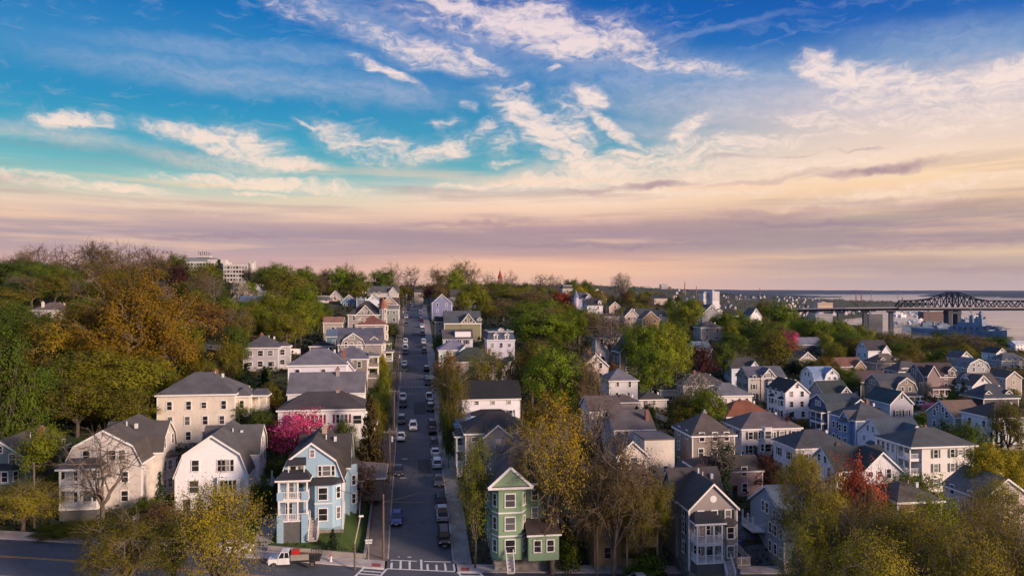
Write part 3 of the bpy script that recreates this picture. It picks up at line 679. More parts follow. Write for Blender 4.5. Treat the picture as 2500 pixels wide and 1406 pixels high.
house('white gambrel house with grey shingles and two dark front doors', 'white gambrel house', 428, 1252, 112, 10.6, 13, 5.6, 'gambrel', rise=6.0, wall=(.82, .80, .82), rc=(.10, .095, .095), extra=ex, fw=False, rw=False, lw=False, oh=.55)
def ex(h):
    h.block('gambrel', 'u', 1.3, 7.6, 5.4, 7.6, 0, 8.2, 4.6, .3)
    # two storeys of porches on the left half, a bay on the right half
    g = h.porch(-4.4, -.2, 0, 2.3, [2.6, 5.7], roof='hip', solid=False, base=-.6, posts=4, rm=roofm(RD))
    for z in (-0.6, 2.6): pass
    for x0, x1 in ((-4.5, -3.6), (-1.1, -.15)):
        for z0, z1 in ((-.6, 3.4), (5.5, 6.6)): w = MB(); w.box(x0, x1, -2.42, -2.26, z0, z1); w.build('porch_pier', h.wm, h.root)
    h.steps(-.1, 1.15, -.3, 2.5, 9, rail=True, z0=-.4)
    for x, z in ((-3.2, 3.7), (-3.0, 6.8)): h.window(x, -.02, z, 0, .9, 1.5)
    for z in (2.6, 5.7): h.door(-1.6, -.03, z, c=plain('blue_door', (.06, .12, .2), .4))
    bb = MB(); bb.poly([(.6, -1.0, .9), (3.1, -1.0, .9), (3.1, -1.0, 7.2), (.6, -1.0, 7.2)]); bb.poly([(3.1, -1.0, .9), (4.6, .4, .9), (4.6, .4, 7.2), (3.1, -1.0, 7.2)]); bb.poly([(.6, 0, .9), (.6, -1, .9), (.6, -1, 7.2), (.6, 0, 7.2)])
    bb.build('bay', h.wm, h.root)
    br = MB(); br.poly([(-.3, -1.35, 7.2), (3.3, -1.35, 7.2), (5.0, .3, 7.2), (4.6, .3, 8.0), (-.3, 0, 8.0)]); br.poly([(-.3, -1.35, 7.21), (3.3, -1.35, 7.21), (3.0, 0, 8.1), (-.3, 0, 8.1)]); br.poly([(3.3, -1.35, 7.21), (5.0, .3, 7.21), (4.4, .3, 8.1), (3.0, 0, 8.1)]); br.build('bay_roof', roofm(RD), h.root)
    for z in (2.9, 5.9): h.window(1.75, -1.015, z, 0, 1.2, 1.7); h.window(3.86, -.32, z, math.radians(43), .6, 1.6)
    for z in (4.4, ): h.trim.box(.55, 3.1, -1.04, -1.0, z, z+.18)
    for x, ww in ((1.2, .4), (2.15, 1.1), (3.1, .4)): h.window(x, -.012, 9.0, 0, ww, 1.4)
    h.window(.1, -.012, 11.6, 0, .55, 1.0)
    # small roofed balcony in the gable
    d = MB(); d.box(-3.2, -.9, -.75, -.02, 7.75, 7.95); d.box(-3.2, -.9, -.75, -.68, 7.95, 8.75)
    for x in (-3.15, -.95): d.box(x-.07, x+.07, -.74, -.6, 8.75, 10.0)
    d.box(-3.25, -.85, -.76, -.04, 10.0, 10.2); d.build('balcony', h.tm, h.root)
    r = MB(); r.poly([(-3.5, -1.1, 10.15), (-.6, -1.1, 10.15), (-.8, .4, 11.3), (-3.2, .4, 11.3)]); r.poly([(-3.5, -1.1, 10.27), (-.6, -1.1, 10.27), (-.8, .4, 11.42), (-3.2, .4, 11.42)]); r.build('balcony_roof', roofm(RD), h.root)
    for x in (-2.6, -1.5): h.window(x, -.015, 9.1, 0, .8, 1.7)
    for z in (2.0, 5.2): h.window(4.515, 2.2, z+1, math.pi/2); h.window(5.115, 7.0, z+1, math.pi/2); h.window(5.115, 8.6, z+1, math.pi/2, .8)
    h.window(5.115, 7.6, 9.6, math.pi/2, .7, 1.2); h.hasdoor = True
    h.bay(7.6, 3.0, .9, .6, 8.4, face='R', pos=5.1, rows=[3.0, 5.9], roof=True)
    h.porch(10.2, 13.0, 5.1, 1.6, [2.2], roof='hip', face='R', posts=2, base=-2)
    h.steps(5.3, 6.4, 10.0, 2.1, 9, rail=True, z0=-.8)
    h.chimney(.9, 8.6, 12.5, 14.0, plain('tan_brick', (.36, .27, .19), .9))
house('sky blue gambrel house with white trim and stacked front porches at the street corner', 'sky blue gambrel house', 683, 1303, 107.5, 9.0, 13.5, 7.6, 'gambrel', rise=5.5, wall=SKYB, rc=(.055, .048, .045), extra=ex, fw=False, rw=False, lw=False)
def ex(h):
    for x, dd in ((8.6, 2.0),):
        pass
    h.block('hip', 'v', 8.0, 4.0, 2.6, 5.6, 0, 8.7, 1.4, .35)
    for z in (1.7, 4.5, 7.2): h.window(8.0, 1.185, z, 0, .7, 1.4)
    h.porch(9.32, 12.4, 5.6, 3.0, [.2, 3.1, 6.0], roof='hip', posts=3, solid=True, base=-2)
    h.block('flat', 'v', 10.6, 7.0, 2.6, 2.7, -1, 8.5, 0)
house('long cream three-storey house with stacked sunlit side porches', 'long cream three-storey house', 384, 1087, 138, 13.9, 11, 9.3, 'hip', 'u', 3.6, wall=((.68, .60, .50), .10), rc=(.10, .095, .10), extra=ex, nf=4, win=(.85, 1.5), skip=.15, rw=False, chim=(2.0, 6, .3))
def ex(h): h.block('hip', 'v', 5.0, 5.0, 3.2, 3.4, 0, 6.0, 1.2, .35); h.window(5.0, 3.28, 1.7, 0, 1.3, 1.4); h.window(5.0, 3.28, 4.5, 0, 1.3, 1.4); h.porch(5.2, 8.5, 4.4, 2.2, [.4, 3.2], roof='hip', face='R', posts=2, solid=True, base=-2)
house('grey two-storey house with a brick chimney and white windows below the green trees', 'grey two-storey house', 594, 904, 197, 9.0, 8.5, 5.9, 'hip', 'u', 3.0, wall=(.40, .39, .43), rc=RG, extra=ex, chim=(-.6, 4.5, .6), nf=3, win=(1.3, 1.4), rw=False)
def ex(h): h.block('gable', 'v', 6.3, 4.4, 3.0, 4.0, 0, 7.6, 1.9, .3); h.window(6.3, 2.385, 5.9, 0, .8, 1.4); h.window(6.3, 2.385, 3.0, 0, .8, 1.4)
house('pale lilac house with a lavender-grey hip roof and a narrow gabled side wing', 'pale lilac house', 704, 992, 162, 12.4, 10, 8.9, 'hip', 'u', 3.3, wall=(.62, .61, .70), rc=(.15, .145, .175), extra=ex, chim=(5.2, 5.4, -.6), nf=4, cp=False)
house('white house under a plain slate-grey roof with a tall brick chimney', 'white house with the plain slate roof', 703, 1034, 147.5, 14.8, 8.5, 6.0, 'gable', 'u', 3.6, wall=WHITE, rc=(.135, .13, .15), chim=(2.0, 3.6, 1.0), fw=False, cp=False)
def ex(h):
    for x in (-5.2, -1.0, 3.6):
        for k in range(3): h.window(x+(k-1)*.75, -.012, 4.55, 0, .55, 1.5, shut=False)
        m = MB(); m.box(x-1.65, x-1.3, -.05, -.002, 3.75, 5.35); m.box(x+1.3, x+1.65, -.05, -.002, 3.75, 5.35); m.build('shutter', MAR, h.root)
    h.window(6.4, -.012, 4.3, 0, 1.5, 1.5, shut=False)
    h.porch(2, 6, 7.85, 1.8, [.4], roof='hip', face='R', posts=2)
house('white house with maroon shutters behind the pink cherry tree', 'white house with maroon shutters', 680, 1085, 136, 15.7, 9.5, 6.2, 'hip', 'u', 2.7, wall=WHITE, rc=(.06, .05, .052), extra=ex, chim=(2.4, 4.6, .5), fw=False)
def ex(h):
    h.porch(4.3, 8.6, 4.3, 2.6, [.6, 3.5], roof='hip', face='R', posts=3, solid=True, base=-2)
    h.hasdoor = True
house('grey-brown hip-roofed house with two sunlit corner porches', 'grey-brown house with corner porches', 812, 934, 186, 8.6, 10, 5.8, 'hip', 'u', 3.0, wall=(.22, .185, .165), rc=(.13, .125, .15), extra=ex, cp=False, nf=3)
def ex(h):
    h.block('gambrel', 'v', -2.0, .9, 7.0, 2.2, 3.0, 5.4, 4.0, .3)
    for x in (-4.0, -.2): h.window(x, -.215, 6.2, 0, .8, 1.3)
    h.window(-2.4, -.215, 6.2, 0, .8, 1.0); h.window(-2.4, -.215, 8.2, 0, 1.6, .9)
    h.dormer(4.0, 6.1, 1.9, 1.4, .6, 3)
    h.porch(-5.6, -.6, 0, 1.6, [1.2], roof='hip', posts=4, base=-1)
    for y in (3.4, 7.2): h.bay(y, 2.4, .9, .6, 6.5, face='R', pos=6.2, rows=[2.2, 5.0])
    h.porch(3, 8.5, 7.1, 2.2, [1.0], roof='hip', face='R', posts=3, base=-2)
house('large grey gambrel house with a broad slate roof and white window trim', 'large grey gambrel house', 826, 893, 214, 12.4, 10.5, 6.2, 'gambrel', 'u', 4.4, wall=(.26, .23, .22), rc=(.095, .095, .125), extra=ex, cp=False, chim=(.5, 5, .5, plain('grey_brick', (.3, .28, .3))), fw=False)
house('tan house with a rust-red hip roof left of the hill street', 'rust-red-roofed tan house', 872, 838, 244, 9.0, 10, 6.0, 'hip', 'u', 2.8, wall=(.36, .29, .24), rc=(.20, .075, .05), cp=False, extra=lambda h: (h.dormer(-3, 6.4, 2.2, 1.2, 1.2, 3), h.bay(3, 2.6, 1.0, .5, 5.8, 'R', 4.5, rows=[2, 4.8])))
house('small tan garage with a salmon-coloured roof', 'salmon-roofed garage', 790, 816, 246, 6.2, 7, 3.8, 'gable', 'u', 1.7, wall=(.36, .32, .28), rc=(.30, .15, .11), cat='garage', cp=False, nf=1)
house('teal-walled shed house with a long grey roof', 'teal-walled shed', 797, 848, 231, 4.6, 8, 3.4, 'gable', 'u', 2.0, wall=(.13, .25, .30), rc=RBL, cat='shed', cp=False, nf=1)
house('low dark garage with a black flat roof below the white fence', 'low black-roofed garage', 757, 866, 218, 6.4, 6, 2.4, 'hip', 'u', 1.2, wall=(.12, .10, .09), rc=(.02, .02, .022), cat='garage', nf=1)
def ex(h):
    h.block('gable', 'v', -.3, 1.4, 7.4, 3.0, 0, 5.2, 3.9, .35); h.window(-1.3, -.115, 6.3, 0, .9, 1.4); h.window(.9, -.115, 6.3, 0, .9, 1.4)
    t = MB(); c = MB(); t.cyl(6.2, .8, -1, 8.2, 1.55, n=10); t.build('turret', h.wm, h.root); c.cyl(6.2, .8, 8.2, 12.2, 1.9, .02, n=10); c.build('turret_roof', roofm((.26, .10, .06)), h.root)
    for a in (-.5, .5):
        for z in (3.4, 6.9): h.window(6.2+1.57*math.sin(a), .8-1.57*math.cos(a), z, a, .7, 1.3)
house('dark-roofed house with a round turret under a red cone', 'turreted dark-roofed house', 850, 806, 272, 13.0, 12, 5.6, 'hip', 'u', 5.0, wall=(.32, .29, .27), rc=(.055, .048, .046), extra=ex, cp=False, chim=(-2.5, 5, .2))
house('grey-green mansard house beside the hill street sidewalk', 'grey-green mansard house', 937, 790, 305, 6.0, 8, 5.6, 'mansard', 'v', 2.6, wall=(.25, .28, .25), rc=(.13, .125, .14), cp=False, nf=2)
def ex(h): h.block('gable', 'u', 0, 6, 6, 8.8, 0, 7.0, 3.4); 
house('salmon-tan gable house near the top of the left row', 'salmon-tan gable house', 925, 782, 345, 9.5, 10, 6.8, rise=4.4, wall=(.40, .27, .20), rc=RB, cp=False, extra=ex, nf=3, cut=.4)
house('white gable house with a black roof beside the blue houses', 'white black-roofed gable house', 888, 766, 385, 9.5, 11, 6.0, rise=3.8, wall=(.62, .66, .74), rc=RD, cp=False, nf=3)
house('slate blue gable house with white trim on the upper left row', 'slate blue gable house', 833, 765, 375, 7.6, 10, 5.8, rise=3.6, wall=(.10, .19, .30), rc=RG, cp=False, nf=3)
house('narrow blue house with a white-framed square dormer', 'narrow blue house', 871, 765, 372, 4.3, 8, 7.8, 'flat', wall=(.10, .20, .31), rc=RD, cp=False, nf=1)
house('light grey gable house left of the slate blue one', 'light grey gable house', 799, 762, 395, 8.0, 10, 7.0, rise=4.4, wall=(.44, .39, .38), rc=RG, cp=False, nf=3)
house('off-white mansard house at the left end of the upper row', 'off-white mansard house', 775, 765, 380, 5.6, 9, 6.4, 'mansard', rise=3.0, wall=(.56, .53, .52), rc=RG, cp=False, nf=2)
house('wide grey-roofed house near the crest with small gables', 'wide grey-roofed crest house', 905, 745, 455, 17, 10, 7.4, 'gable', 'u', 4.2, wall=(.46, .44, .44), rc=RG, cp=False, extra=lambda h: h.block('gable', 'v', 5, 1, 5, 3, 0, 8.0, 3, .3))
house('small dark-roofed house with a tall chimney on the skyline', 'small skyline chimney house', 897, 722, 560, 11, 9, 7, 'gable', 'v', 4.0, wall=(.44, .42, .42), rc=RD, cp=False, chim=(1.5, 4, 1.6), nf=2)
# --- left hill
house('lone ranch house with a brown roof and white chimney in the left woods', 'lone brown-roofed ranch house', 77, 780, 250, 11.0, 8.5, 3.0, 'hip', 'u', 2.6, wall=(.56, .52, .52), rc=(.14, .10, .10), chim=(-2.6, 1.5, .2, plain('white_brick', (.6, .55, .52))), nf=3)
house('pale weathered house half hidden behind the big orange tree', 'pale half-hidden house', 100, 966, 168, 8.5, 9, 8.6, 'gable', 'v', 3.6, wall=((.50, .46, .40), .12), rc=RG)
house('white porch-fronted house glimpsed through the orange tree', 'glimpsed white house', 215, 940, 178, 7.5, 9, 6.0, 'gable', 'u', 3.2, wall=WHITE, rc=RL)
house('long lilac-walled house with white windows among the hilltop trees', 'hilltop lilac-walled house', 346, 735, 330, 19, 9, 6.2, 'hip', 'u', 2.6, wall=(.48, .44, .50), rc=RG)
house('low house with a pale blue metal roof on the hill', 'pale blue-roofed low house', 388, 745, 300, 10, 9, 2.4, 'gable', 'u', 2.0, wall=LGREY, rc=(.36, .42, .54), cat='house')
house('tudor-gabled tan house on the left hilltop', 'tudor-gabled tan house', 335, 718, 400, 10, 9, 6.4, 'gable', 'v', 5.0, wall=(.42, .34, .27), rc=(.10, .08, .075))
house('pinkish gabled house with white trim high on the left', 'pinkish hillside gabled house', 196, 706, 370, 9, 9, 6.4, 'gable', 'v', 4.4, wall=(.50, .36, .32), rc=RB)
house('white-peaked house under the hospital block', 'white-peaked house', 563, 762, 330, 6, 8, 5.4, 'gable', 'v', 3.6, wall=WHITE, rc=RD)
house('white house with a steep black gable beside the big building', 'steep black-gabled house', 612, 735, 380, 6.0, 9, 5.4, 'gable', 'v', 3.4, wall=WHITE, rc=RD)
house('low white cottage below the blossom tree', 'low white cottage', 585, 752, 310, 8, 7, 3.0, 'gable', 'u', 1.8, wall=WHITE, rc=LGREY)

# --- right of the hill street, going down
house('dim porch-fronted house at the far end of the hill street', 'street-end house', 1012, 735, 560, 6.4, 8, 6.4, 'gable', 'u', 2.5, wall=(.42, .34, .30), rc=RB, cp=False)
def ex(h): h.block('gable', 'u', 0, 6, 6, 10.5, 0, 7.2, 3.2)
house('purple-blue gable house with wide white bargeboards', 'purple-blue gable house', 1055, 782, 352, 9.3, 12, 8.2, rise=4.2, wall=(.18, .20, .36), rc=(.10, .10, .13), extra=ex, nf=2, cp=False, skip=0)
def ex(h):
    h.block('gable', 'v', 2.2, 1.4, 6.2, 3.0, 5, 7.0, 3.7, .35); h.window(1.2, -.115, 8.2, 0, .9, 1.2); h.window(3.2, -.115, 8.2, 0, .9, 1.2); h.dormer(6.6, 7.3, 1.8, 1.1, .8, 3); h.trim.box(-7.3, 7.3, -.5, -.1, 6.7, 7.1)
house('big olive house with a broad slate roof and gabled dormers', 'big olive house', 1085, 834, 286, 14.2, 11, 7.0, 'gable', 'u', 4.6, wall=OLIVE, rc=(.07, .08, .095), extra=ex, cp=False, fw=False)
house('small olive annex with a flat black roof', 'black-roofed olive annex', 1063, 818, 290, 3.6, 7, 5.2, 'gable', 'u', 1.8, wall=(.24, .22, .17), rc=(.015, .015, .018), cp=False, nf=1)
house('white house with a raised white dormer below the olive house', 'white house with raised dormer', 1082, 866, 256, 10.2, 9, 5.4, 'gable', 'u', 3.0, wall=(.74, .72, .76), rc=(.09, .08, .085), extra=lambda h: h.block('flat', 'v', 1.8, 3.2, 5.5, 5, 5, 8.0, 0), cp=False, shut=BLK, nf=3)
house('mint and white house with a lavender roof and ornate porch gable', 'mint and white house', 1072, 896, 232, 9.6, 9, 5.2, 'hip', 'u', 3.0, wall=(.50, .62, .60), rc=(.20, .19, .25), extra=lambda h: (h.block('gable', 'v', 3.4, .6, 4.2, 3.2, 0, 4.6, 2.2, .3),), cp=False)
def ex(h):
    for x in (-1.7, 1.9): h.dormer(x, 6.3, 1.4, 1.5, -.1, 2)
    h.dormer(0, 8.75, 1.4, .6, .9, 2)
house('lavender house with a slate blue mansard roof and white dormers', 'lavender mansard house', 1190, 877, 238, 8.8, 9, 6.0, 'mansard', 'v', 3.6, wall=(.52, .50, .62), rc=(.06, .08, .13), extra=ex, nf=3)
house('cream and grey house with a dark green hip roof', 'dark green-roofed house', 1102, 940, 202, 12.6, 10, 6.2, 'hip', 'u', 3.6, wall=(.36, .30, .29), rc=(.038, .048, .042), cp=False, chim=(4.6, 5, -.6), nf=4)
house('white gable cottage beside the dark green roof', 'white gable cottage', 1226, 946, 208, 6.5, 9, 5.4, 'gable', 'v', 2.6, wall=WHITE, rc=RT, nf=2)
house('black-gabled little house behind the white black-roofed house', 'black-gabled little house', 1132, 985, 178, 6.4, 8, 5.6, 'gable', 'v', 2.6, wall=(.10, .095, .10), rc=RD, cp=False, nf=1)
def ex(h):
    h.block('hip', 'u', -.4, -2.2, 4.2, 8.2, 0, 3.3, 1.1, .35)
    for x in (-3.0, -.2): h.window(x, -4.315, 2.2, 0, .9, 1.0, shut=BLK)
    for x in (-3.2, .4, 4.0): h.window(x, -.012, 5.6, 0, .8, .7, shut=False)
    h.window(4.3, -.012, 3.0, 0, .9, 1.6, shut=BLK); h.hasdoor = True
house('white house with a jet black roof right of the hill street', 'white house with jet black roof', 1129, 1046, 163, 12.8, 8.5, 6.5, 'gable', 'u', 3.4, wall=(.78, .76, .80), rc=(.012, .012, .016), extra=ex, fw=False, cp=False)
house('low white annex with a pale lilac roof and blue awning', 'low lilac-roofed annex', 1141, 1068, 151, 7.2, 5, 2.8, 'hip', 'u', 1.0, wall=WHITE, rc=(.30, .27, .33), cp=False, nf=2, cat='annex')
def ex(h):
    h.block('gable', 'v', -.4, .4, 5.0, 3.6, 0, 6.2, 2.0, .35); h.window(-.4, -1.42, 4.9, 0, 1.0, 1.5)
    for k in range(3): h.window(3.6+.8*(k-1), -.012, 5.0, 0, .6, 1.5)
    h.window(-4.4, -.012, 5.5, 0, 1.4, .6); h.window(-2.8, -.012, 1.8, 0); h.window(3.6, -.012, 1.8, 0)
    h.window(-.4, -1.42, 1.8, 0, 1.4, 1.5)
    for z in (.5, 3.3): h.porch(1.0, 5.0, -6.0, 1.9, [z], roof='hip' if z > 1 else None, face='L', posts=3)
    h.steps(-7.8, -6.9, .8, .4, 4, z0=-1.2); h.hasdoor = True
house('taupe house with a dark hip roof and a centre gable', 'taupe centre-gabled house', 1137, 1146, 135.5, 12.4, 10, 6.5, 'hip', 'u', 3.2, wall=(.40, .335, .31), rc=(.06, .05, .05), extra=ex, fw=False, cp=False)
house('tan stone chimney house wing with a blue tarp roof', 'blue tarp-roofed wing', 1110, 1085, 147, 4.4, 5, 3.6, 'gable', 'u', 1.2, wall=(.45, .50, .58), rc=(.14, .26, .52), cat='annex', cp=False, nf=1)
def ex(h):
    # octagonal front corner tower of three storeys with its own gable, on the left
    b = MB(); pts = [(-4.9, 1.6), (-4.9, -.2), (-4.1, -1.6), (-.9, -1.6), (-.1, -.2), (-.1, .1)]
    for i in range(5): p, q = pts[i], pts[i+1]; b.poly([(*p, .0), (*q, .0), (*q, 10.0), (*p, 10.0)])
    b.build('bay', h.wm, h.root)
    for z in (3.3, 6.5): 
        for i in range(4): p, q = pts[i+1], pts[i+2] if i < 4 else pts[5]; h.trim.bar((p[0], p[1], z), (q[0], q[1], z), .12, .2)
    for z in (1.9, 5.0, 8.2): h.window(-2.5, -1.615, z, 0, 1.3, 1.7); h.window(-.48, -.92, z, math.radians(59), .7, 1.6); h.window(-4.52, -.92, z, math.radians(-59), .7, 1.6)
    r = MB(); r.poly([(-5.5, -2.2, 10.0), (.5, -2.2, 10.0), (-2.5, -2.2, 12.6)]); r.poly([(-5.5, -2.25, 10.2), (-2.5, -2.25, 12.9), (-2.5, 4, 12.9), (-5.5, 4, 10.2)]); r.poly([(.5, -2.25, 10.2), (-2.5, -2.25, 12.9), (-2.5, 4, 12.9), (.5, 4, 10.2)]); r.poly([(-5.5, -2.25, 9.98), (.5, -2.25, 9.98), (.5, 1, 9.98), (-5.5, 1, 9.98)])
    r.build('tower_roof', h.rm, h.root)
    g = MB(); g.poly([(-5.1, -2.22, 10.35), (.1, -2.22, 10.35), (-2.5, -2.22, 12.5)]); g.build('tower_gable', h.wm, h.root)
    h.trim.bar((-5.6, -2.3, 10.1), (-2.5, -2.3, 12.85), .1, .35); h.trim.bar((.6, -2.3, 10.1), (-2.5, -2.3, 12.85), .1, .35); h.trim.bar((-5.6, -2.3, 10.05), (.6, -2.3, 10.05), .14, .3)
    w = MB(); w.box(-.05, 4.2, -2.4, -.01, 0, 3.6); w.build('wing', h.wm, h.root)
    q = MB(); q.poly([(-.35, -2.8, 3.62), (4.5, -2.8, 3.62), (4.3, -.02, 5.2), (-.3, -.02, 5.2)]); q.poly([(-.35, -2.8, 3.62), (-.3, -.02, 5.2), (-.3, -.02, 3.6)]); q.poly([(4.5, -2.8, 3.62), (4.3, -.02, 5.2), (4.3, -.02, 3.6)]); q.build('wing_roof', roofm(RDB), h.root)
    h.trim.box(-.35, 4.5, -2.85, -2.78, 3.45, 3.68)
    for x in (1.2, 3.0): h.window(x, -2.415, 2.0, 0, .9, 1.5)
    for z in (5.9, 8.4):
        for x in (1.2, 3.0): h.window(x, -.012, z, 0, .8, 1.4)
    h.steps(-3.2, -2.2, -2.6, .9, 5, z0=-1.0)
    c = MB(); c.box(-3.4, -2.6, 7.6, 8.4, 10, 14.6); c.build('chimney', STONE, h.root); h.hasdoor = True
house('green three-storey house with a corner tower and a pale skirt', 'green tower house', 1207, 1358, 103.0, 9.0, 13, 10.0, 'hip', 'v', 5.0, wall=GREEN, rc=(.10, .075, .075), extra=ex, fw=False)
def ex(h):
    h.block('gable', 'u', .2, 7, 6.5, 9.4, 0, 8.4, 4.4)
    h.porch(-.5, 4.2, 0, 2.2, [1.0, 4.0], roof='hip', solid=True, base=-.6, posts=3)
    for z in (2.2, 5.2): h.window(-2.6, -.015, z, 0, .9, 1.5)
    for x in (-2.8, -1.2, 1.6): h.window(x, -.015, 8.0, 0, .8, 1.4)
    for z in (2.2, 5.2, 7.6):
        for y in (2.5, 5, 8): h.window(-4.515, y, z, -math.pi/2)
    h.hasdoor = True
house('ochre brown gable house behind the budding street trees', 'ochre brown gable house', 1452, 1388, 105.5, 9.0, 13.5, 8.6, rise=4.6, wall=OCHRE, rc=(.10, .065, .058), extra=ex, fw=False, lw=False, trim=plain('ochre_trim', (.36, .25, .14), .6))
def ex(h):
    h.block('gable', 'u', -.1, 7.6, 6.2, 7.3, 0, 8.3, 3.8, .4)
    for x in (-1.85, .15, 2.15): h.window(x, -.012, 7.1, 0, .75, 1.7, shut=BLK)
    l = MB(); l.cyl(0, 9.6, -.04, .0, .5, n=16, axis='y'); l.build('half_round_vent', h.tm, h.root)
    h.porch(-3.3, .5, 0, 2.2, [1.6, 4.3], roof='hip', base=-.2, posts=4, rm=roofm(RD), apron=True)
    h.bay(1.95, 3.0, 1.3, .4, 6.1, rows=[2.6, 5.2], ww=.9)
    h.steps(.7, 1.9, -1.4, 1.5, 6, z0=-.3)
    for x in (-2.4, -.8): h.window(x, -.012, 5.4, 0, .6, 1.5, shut=False)
    h.window(-2.4, -.012, 2.7, 0, .9, 1.2, shut=False); h.door(-.7, -.03, 1.6); h.hasdoor = True
    for z in (2.4, 5.2, 7.5):
        for y in (2.2, 8.6, 10.2): h.window(-3.515, y, z, -math.pi/2, .8, 1.5, shut=BLK)
    p = MB(); p.box(-3.68, -3.5, -.15, -.0, -.2, 8.2); p.build('downspout', h.tm, h.root)
    c = MB(); c.cyl(0, 5.5, 11.2, 12.6, .15, n=8); c.build('flue', plain('white_pipe', (.6, .6, .6), .5), h.root)
house('grey-taupe house with stacked white porches and black shutters', 'grey-taupe porch house', 1683, 1388, 102.8, 7.0, 12.8, 8.3, rise=3.4, wall=(.30, .26, .25), rc=(.065, .055, .055), extra=ex, fw=False, lw=False, rw=False)
def ex(h):
    for i, (y, z) in enumerate(((1.0, 1.5), (2.7, 1.5), (4.3, 1.5), (1.0, 4.3), (2.7, 4.3), (4.3, 4.3), (1.2, 6.6), (2.9, 6.6), (5.3, 7.0), (6.6, 7.0))): h.window(-4.015, y, z, -math.pi/2, .75, 1.5)
    h.porch(6, 10, -4.0, 2.0, [3.2], roof=None, face='L', posts=3)
house('blue-grey three-storey house above the dark driveway', 'blue-grey driveway house', 1915, 1380, 109, 8.0, 11, 6.9, 'gable', 'u', 3.4, wall=(.30, .34, .40), rc=(.085, .12, .16), extra=ex, lw=False, seed=5)
house('little pink house wedged between the big tan and blue-grey houses', 'little pink house', 1775, 1215, 128, 6.5, 7, 4.6, 'gable', 'u', 1.8, wall=(.42, .28, .26), rc=RB, cp=False)
house('small low shed with a red-brown roof below the brown hip house', 'small red-brown shed', 1700, 1190, 124, 5, 5, 3.2, 'hip', 'u', 1.4, wall=(.34, .22, .18), rc=(.10, .055, .045), cat='shed', cp=False, nf=1)
def ex(h):
    h.block('gable', 'v', -6.6, -1.0, 5.4, 8, 0, 5.4, 2.4, .35); h.window(-6.2, -5.015, 4.3, 0, .9, 1.4)
    h.porch(1.2, 3.4, 0, 1.2, [.7], roof=None, posts=2)
house('cream-walled house with a square flat-topped block and a pale blue gabled wing', 'cream block with blue gabled wing', 1575, 1168, 133, 5.4, 7, 6.9, 'flat', 'u', 1.0, wall=((.70, .62, .54), .08), rc=(.12, .11, .12), extra=ex, nf=2)
house('grey-roofed house with a white terrace behind the cream block', 'grey-roofed terrace house', 1500, 1118, 146, 8.2, 9, 5.6, 'gable', 'u', 3.0, wall=LGREY, rc=(.11, .095, .10), chim=(3.2, 2.0, .2))
house('flat-roofed white garage with white railing', 'flat white garage', 1510, 1066, 158, 7.4, 6, 2.6, 'flat', 'u', 0, wall=WHITE, rc=(.62, .58, .58), cat='garage', cp=False, nf=1)
house('brown stucco three-storey house with a pyramid hip roof', 'brown pyramid-roofed house', 1691, 1166, 134, 8.0, 9.5, 7.5, 'hip', 'u', 3.3, wall=((.26, .215, .185), .08), rc=(.10, .078, .068), nf=3, ns=2, chim=(.3, 5, .4, plain('grey_pipe', (.2, .2, .2))))
def ex(h): h.bay(-1.2, 2.6, .8, .2, 6.2, rows=[2.0, 4.7], roof=False, ww=1.3)
house('pale pinkish house with a long mauve-brown roof', 'pale house with mauve roof', 1812, 1116, 154, 13, 9.5, 5.8, 'hip', 'u', 2.7, wall=(.56, .50, .51), rc=(.13, .10, .105), extra=ex, shut=BLK, nf=5, skip=.25)
house('low house with a bright rust-orange hip roof', 'rust-orange-roofed house', 1775, 1062, 174, 11.5, 9, 4.2, 'hip', 'u', 3.2, wall=(.44, .36, .32), rc=(.22, .075, .04), chim=(-.5, 4.5, .2, plain('dark_brick', (.06, .04, .04))))
house('white two-storey house with a lavender-grey hip roof and thin dark windows', 'white lavender-roofed house', 1742, 1022, 194, 10.6, 9, 5.9, 'hip', 'u', 2.8, wall=(.66, .62, .62), rc=(.14, .14, .165), nf=5, win=(.55, 1.5))
house('white house with a wide dark taupe roof behind the blossoming tree', 'wide taupe-roofed white house', 1668, 990, 218, 13.5, 9, 5.8, 'hip', 'u', 3.0, wall=(.68, .62, .60), rc=(.075, .066, .064), chim=(-1.5, 4.5, .8), nf=4)
house('small white porch house with a brown roof at the lawn', 'small brown-roofed porch house', 1612, 985, 222, 6.5, 8, 4.0, 'hip', 'u', 1.8, wall=(.64, .58, .57), rc=(.12, .075, .07), shut=BLK)
def ex(h):
    h.block('gable', 'v', .4, 2.0, 5.4, 4.4, 0, 7.3, 3.0, .35); h.window(.1, -.215, 8.2, 0, 1.4, 1.2, shut=BLK); h.bay(.7, 3.0, .8, .6, 6.4, pos=-.2, rows=[2, 5.2], ww=.7)
house('grey and beige cross-gabled house with a slate roof', 'beige cross-gabled house', 1828, 978, 239, 12.8, 9, 7.3, 'gable', 'u', 3.2, wall=(.40, .36, .33), rc=(.095, .10, .13), extra=ex, shut=BLK, nf=4)
house('pale blue gable house with a charcoal roof', 'pale blue charcoal-roofed house', 1787, 945, 262, 10, 9, 6.6, 'gable', 'u', 3.4, wall=(.54, .60, .70), rc=(.055, .052, .058), extra=lambda h: (h.block('gable', 'v', 3.2, 1.0, 4.4, 3, 0, 6.4, 2.6, .3),))
def ex(h):
    for y in (2.2, 7.6): h.bay(y, 2.2, .8, .2, 5.8, face='L', pos=-3.5, rows=[1.8, 4.6])
house('tall white four-level house with a black roof and blue-lit side', 'tall white black-roofed house', 1918, 1026, 207, 7.0, 11, 7.8, 'gable', 'v', 3.0, wall=(.80, .76, .80), rc=(.018, .02, .028), extra=ex, nf=2, skip=0)
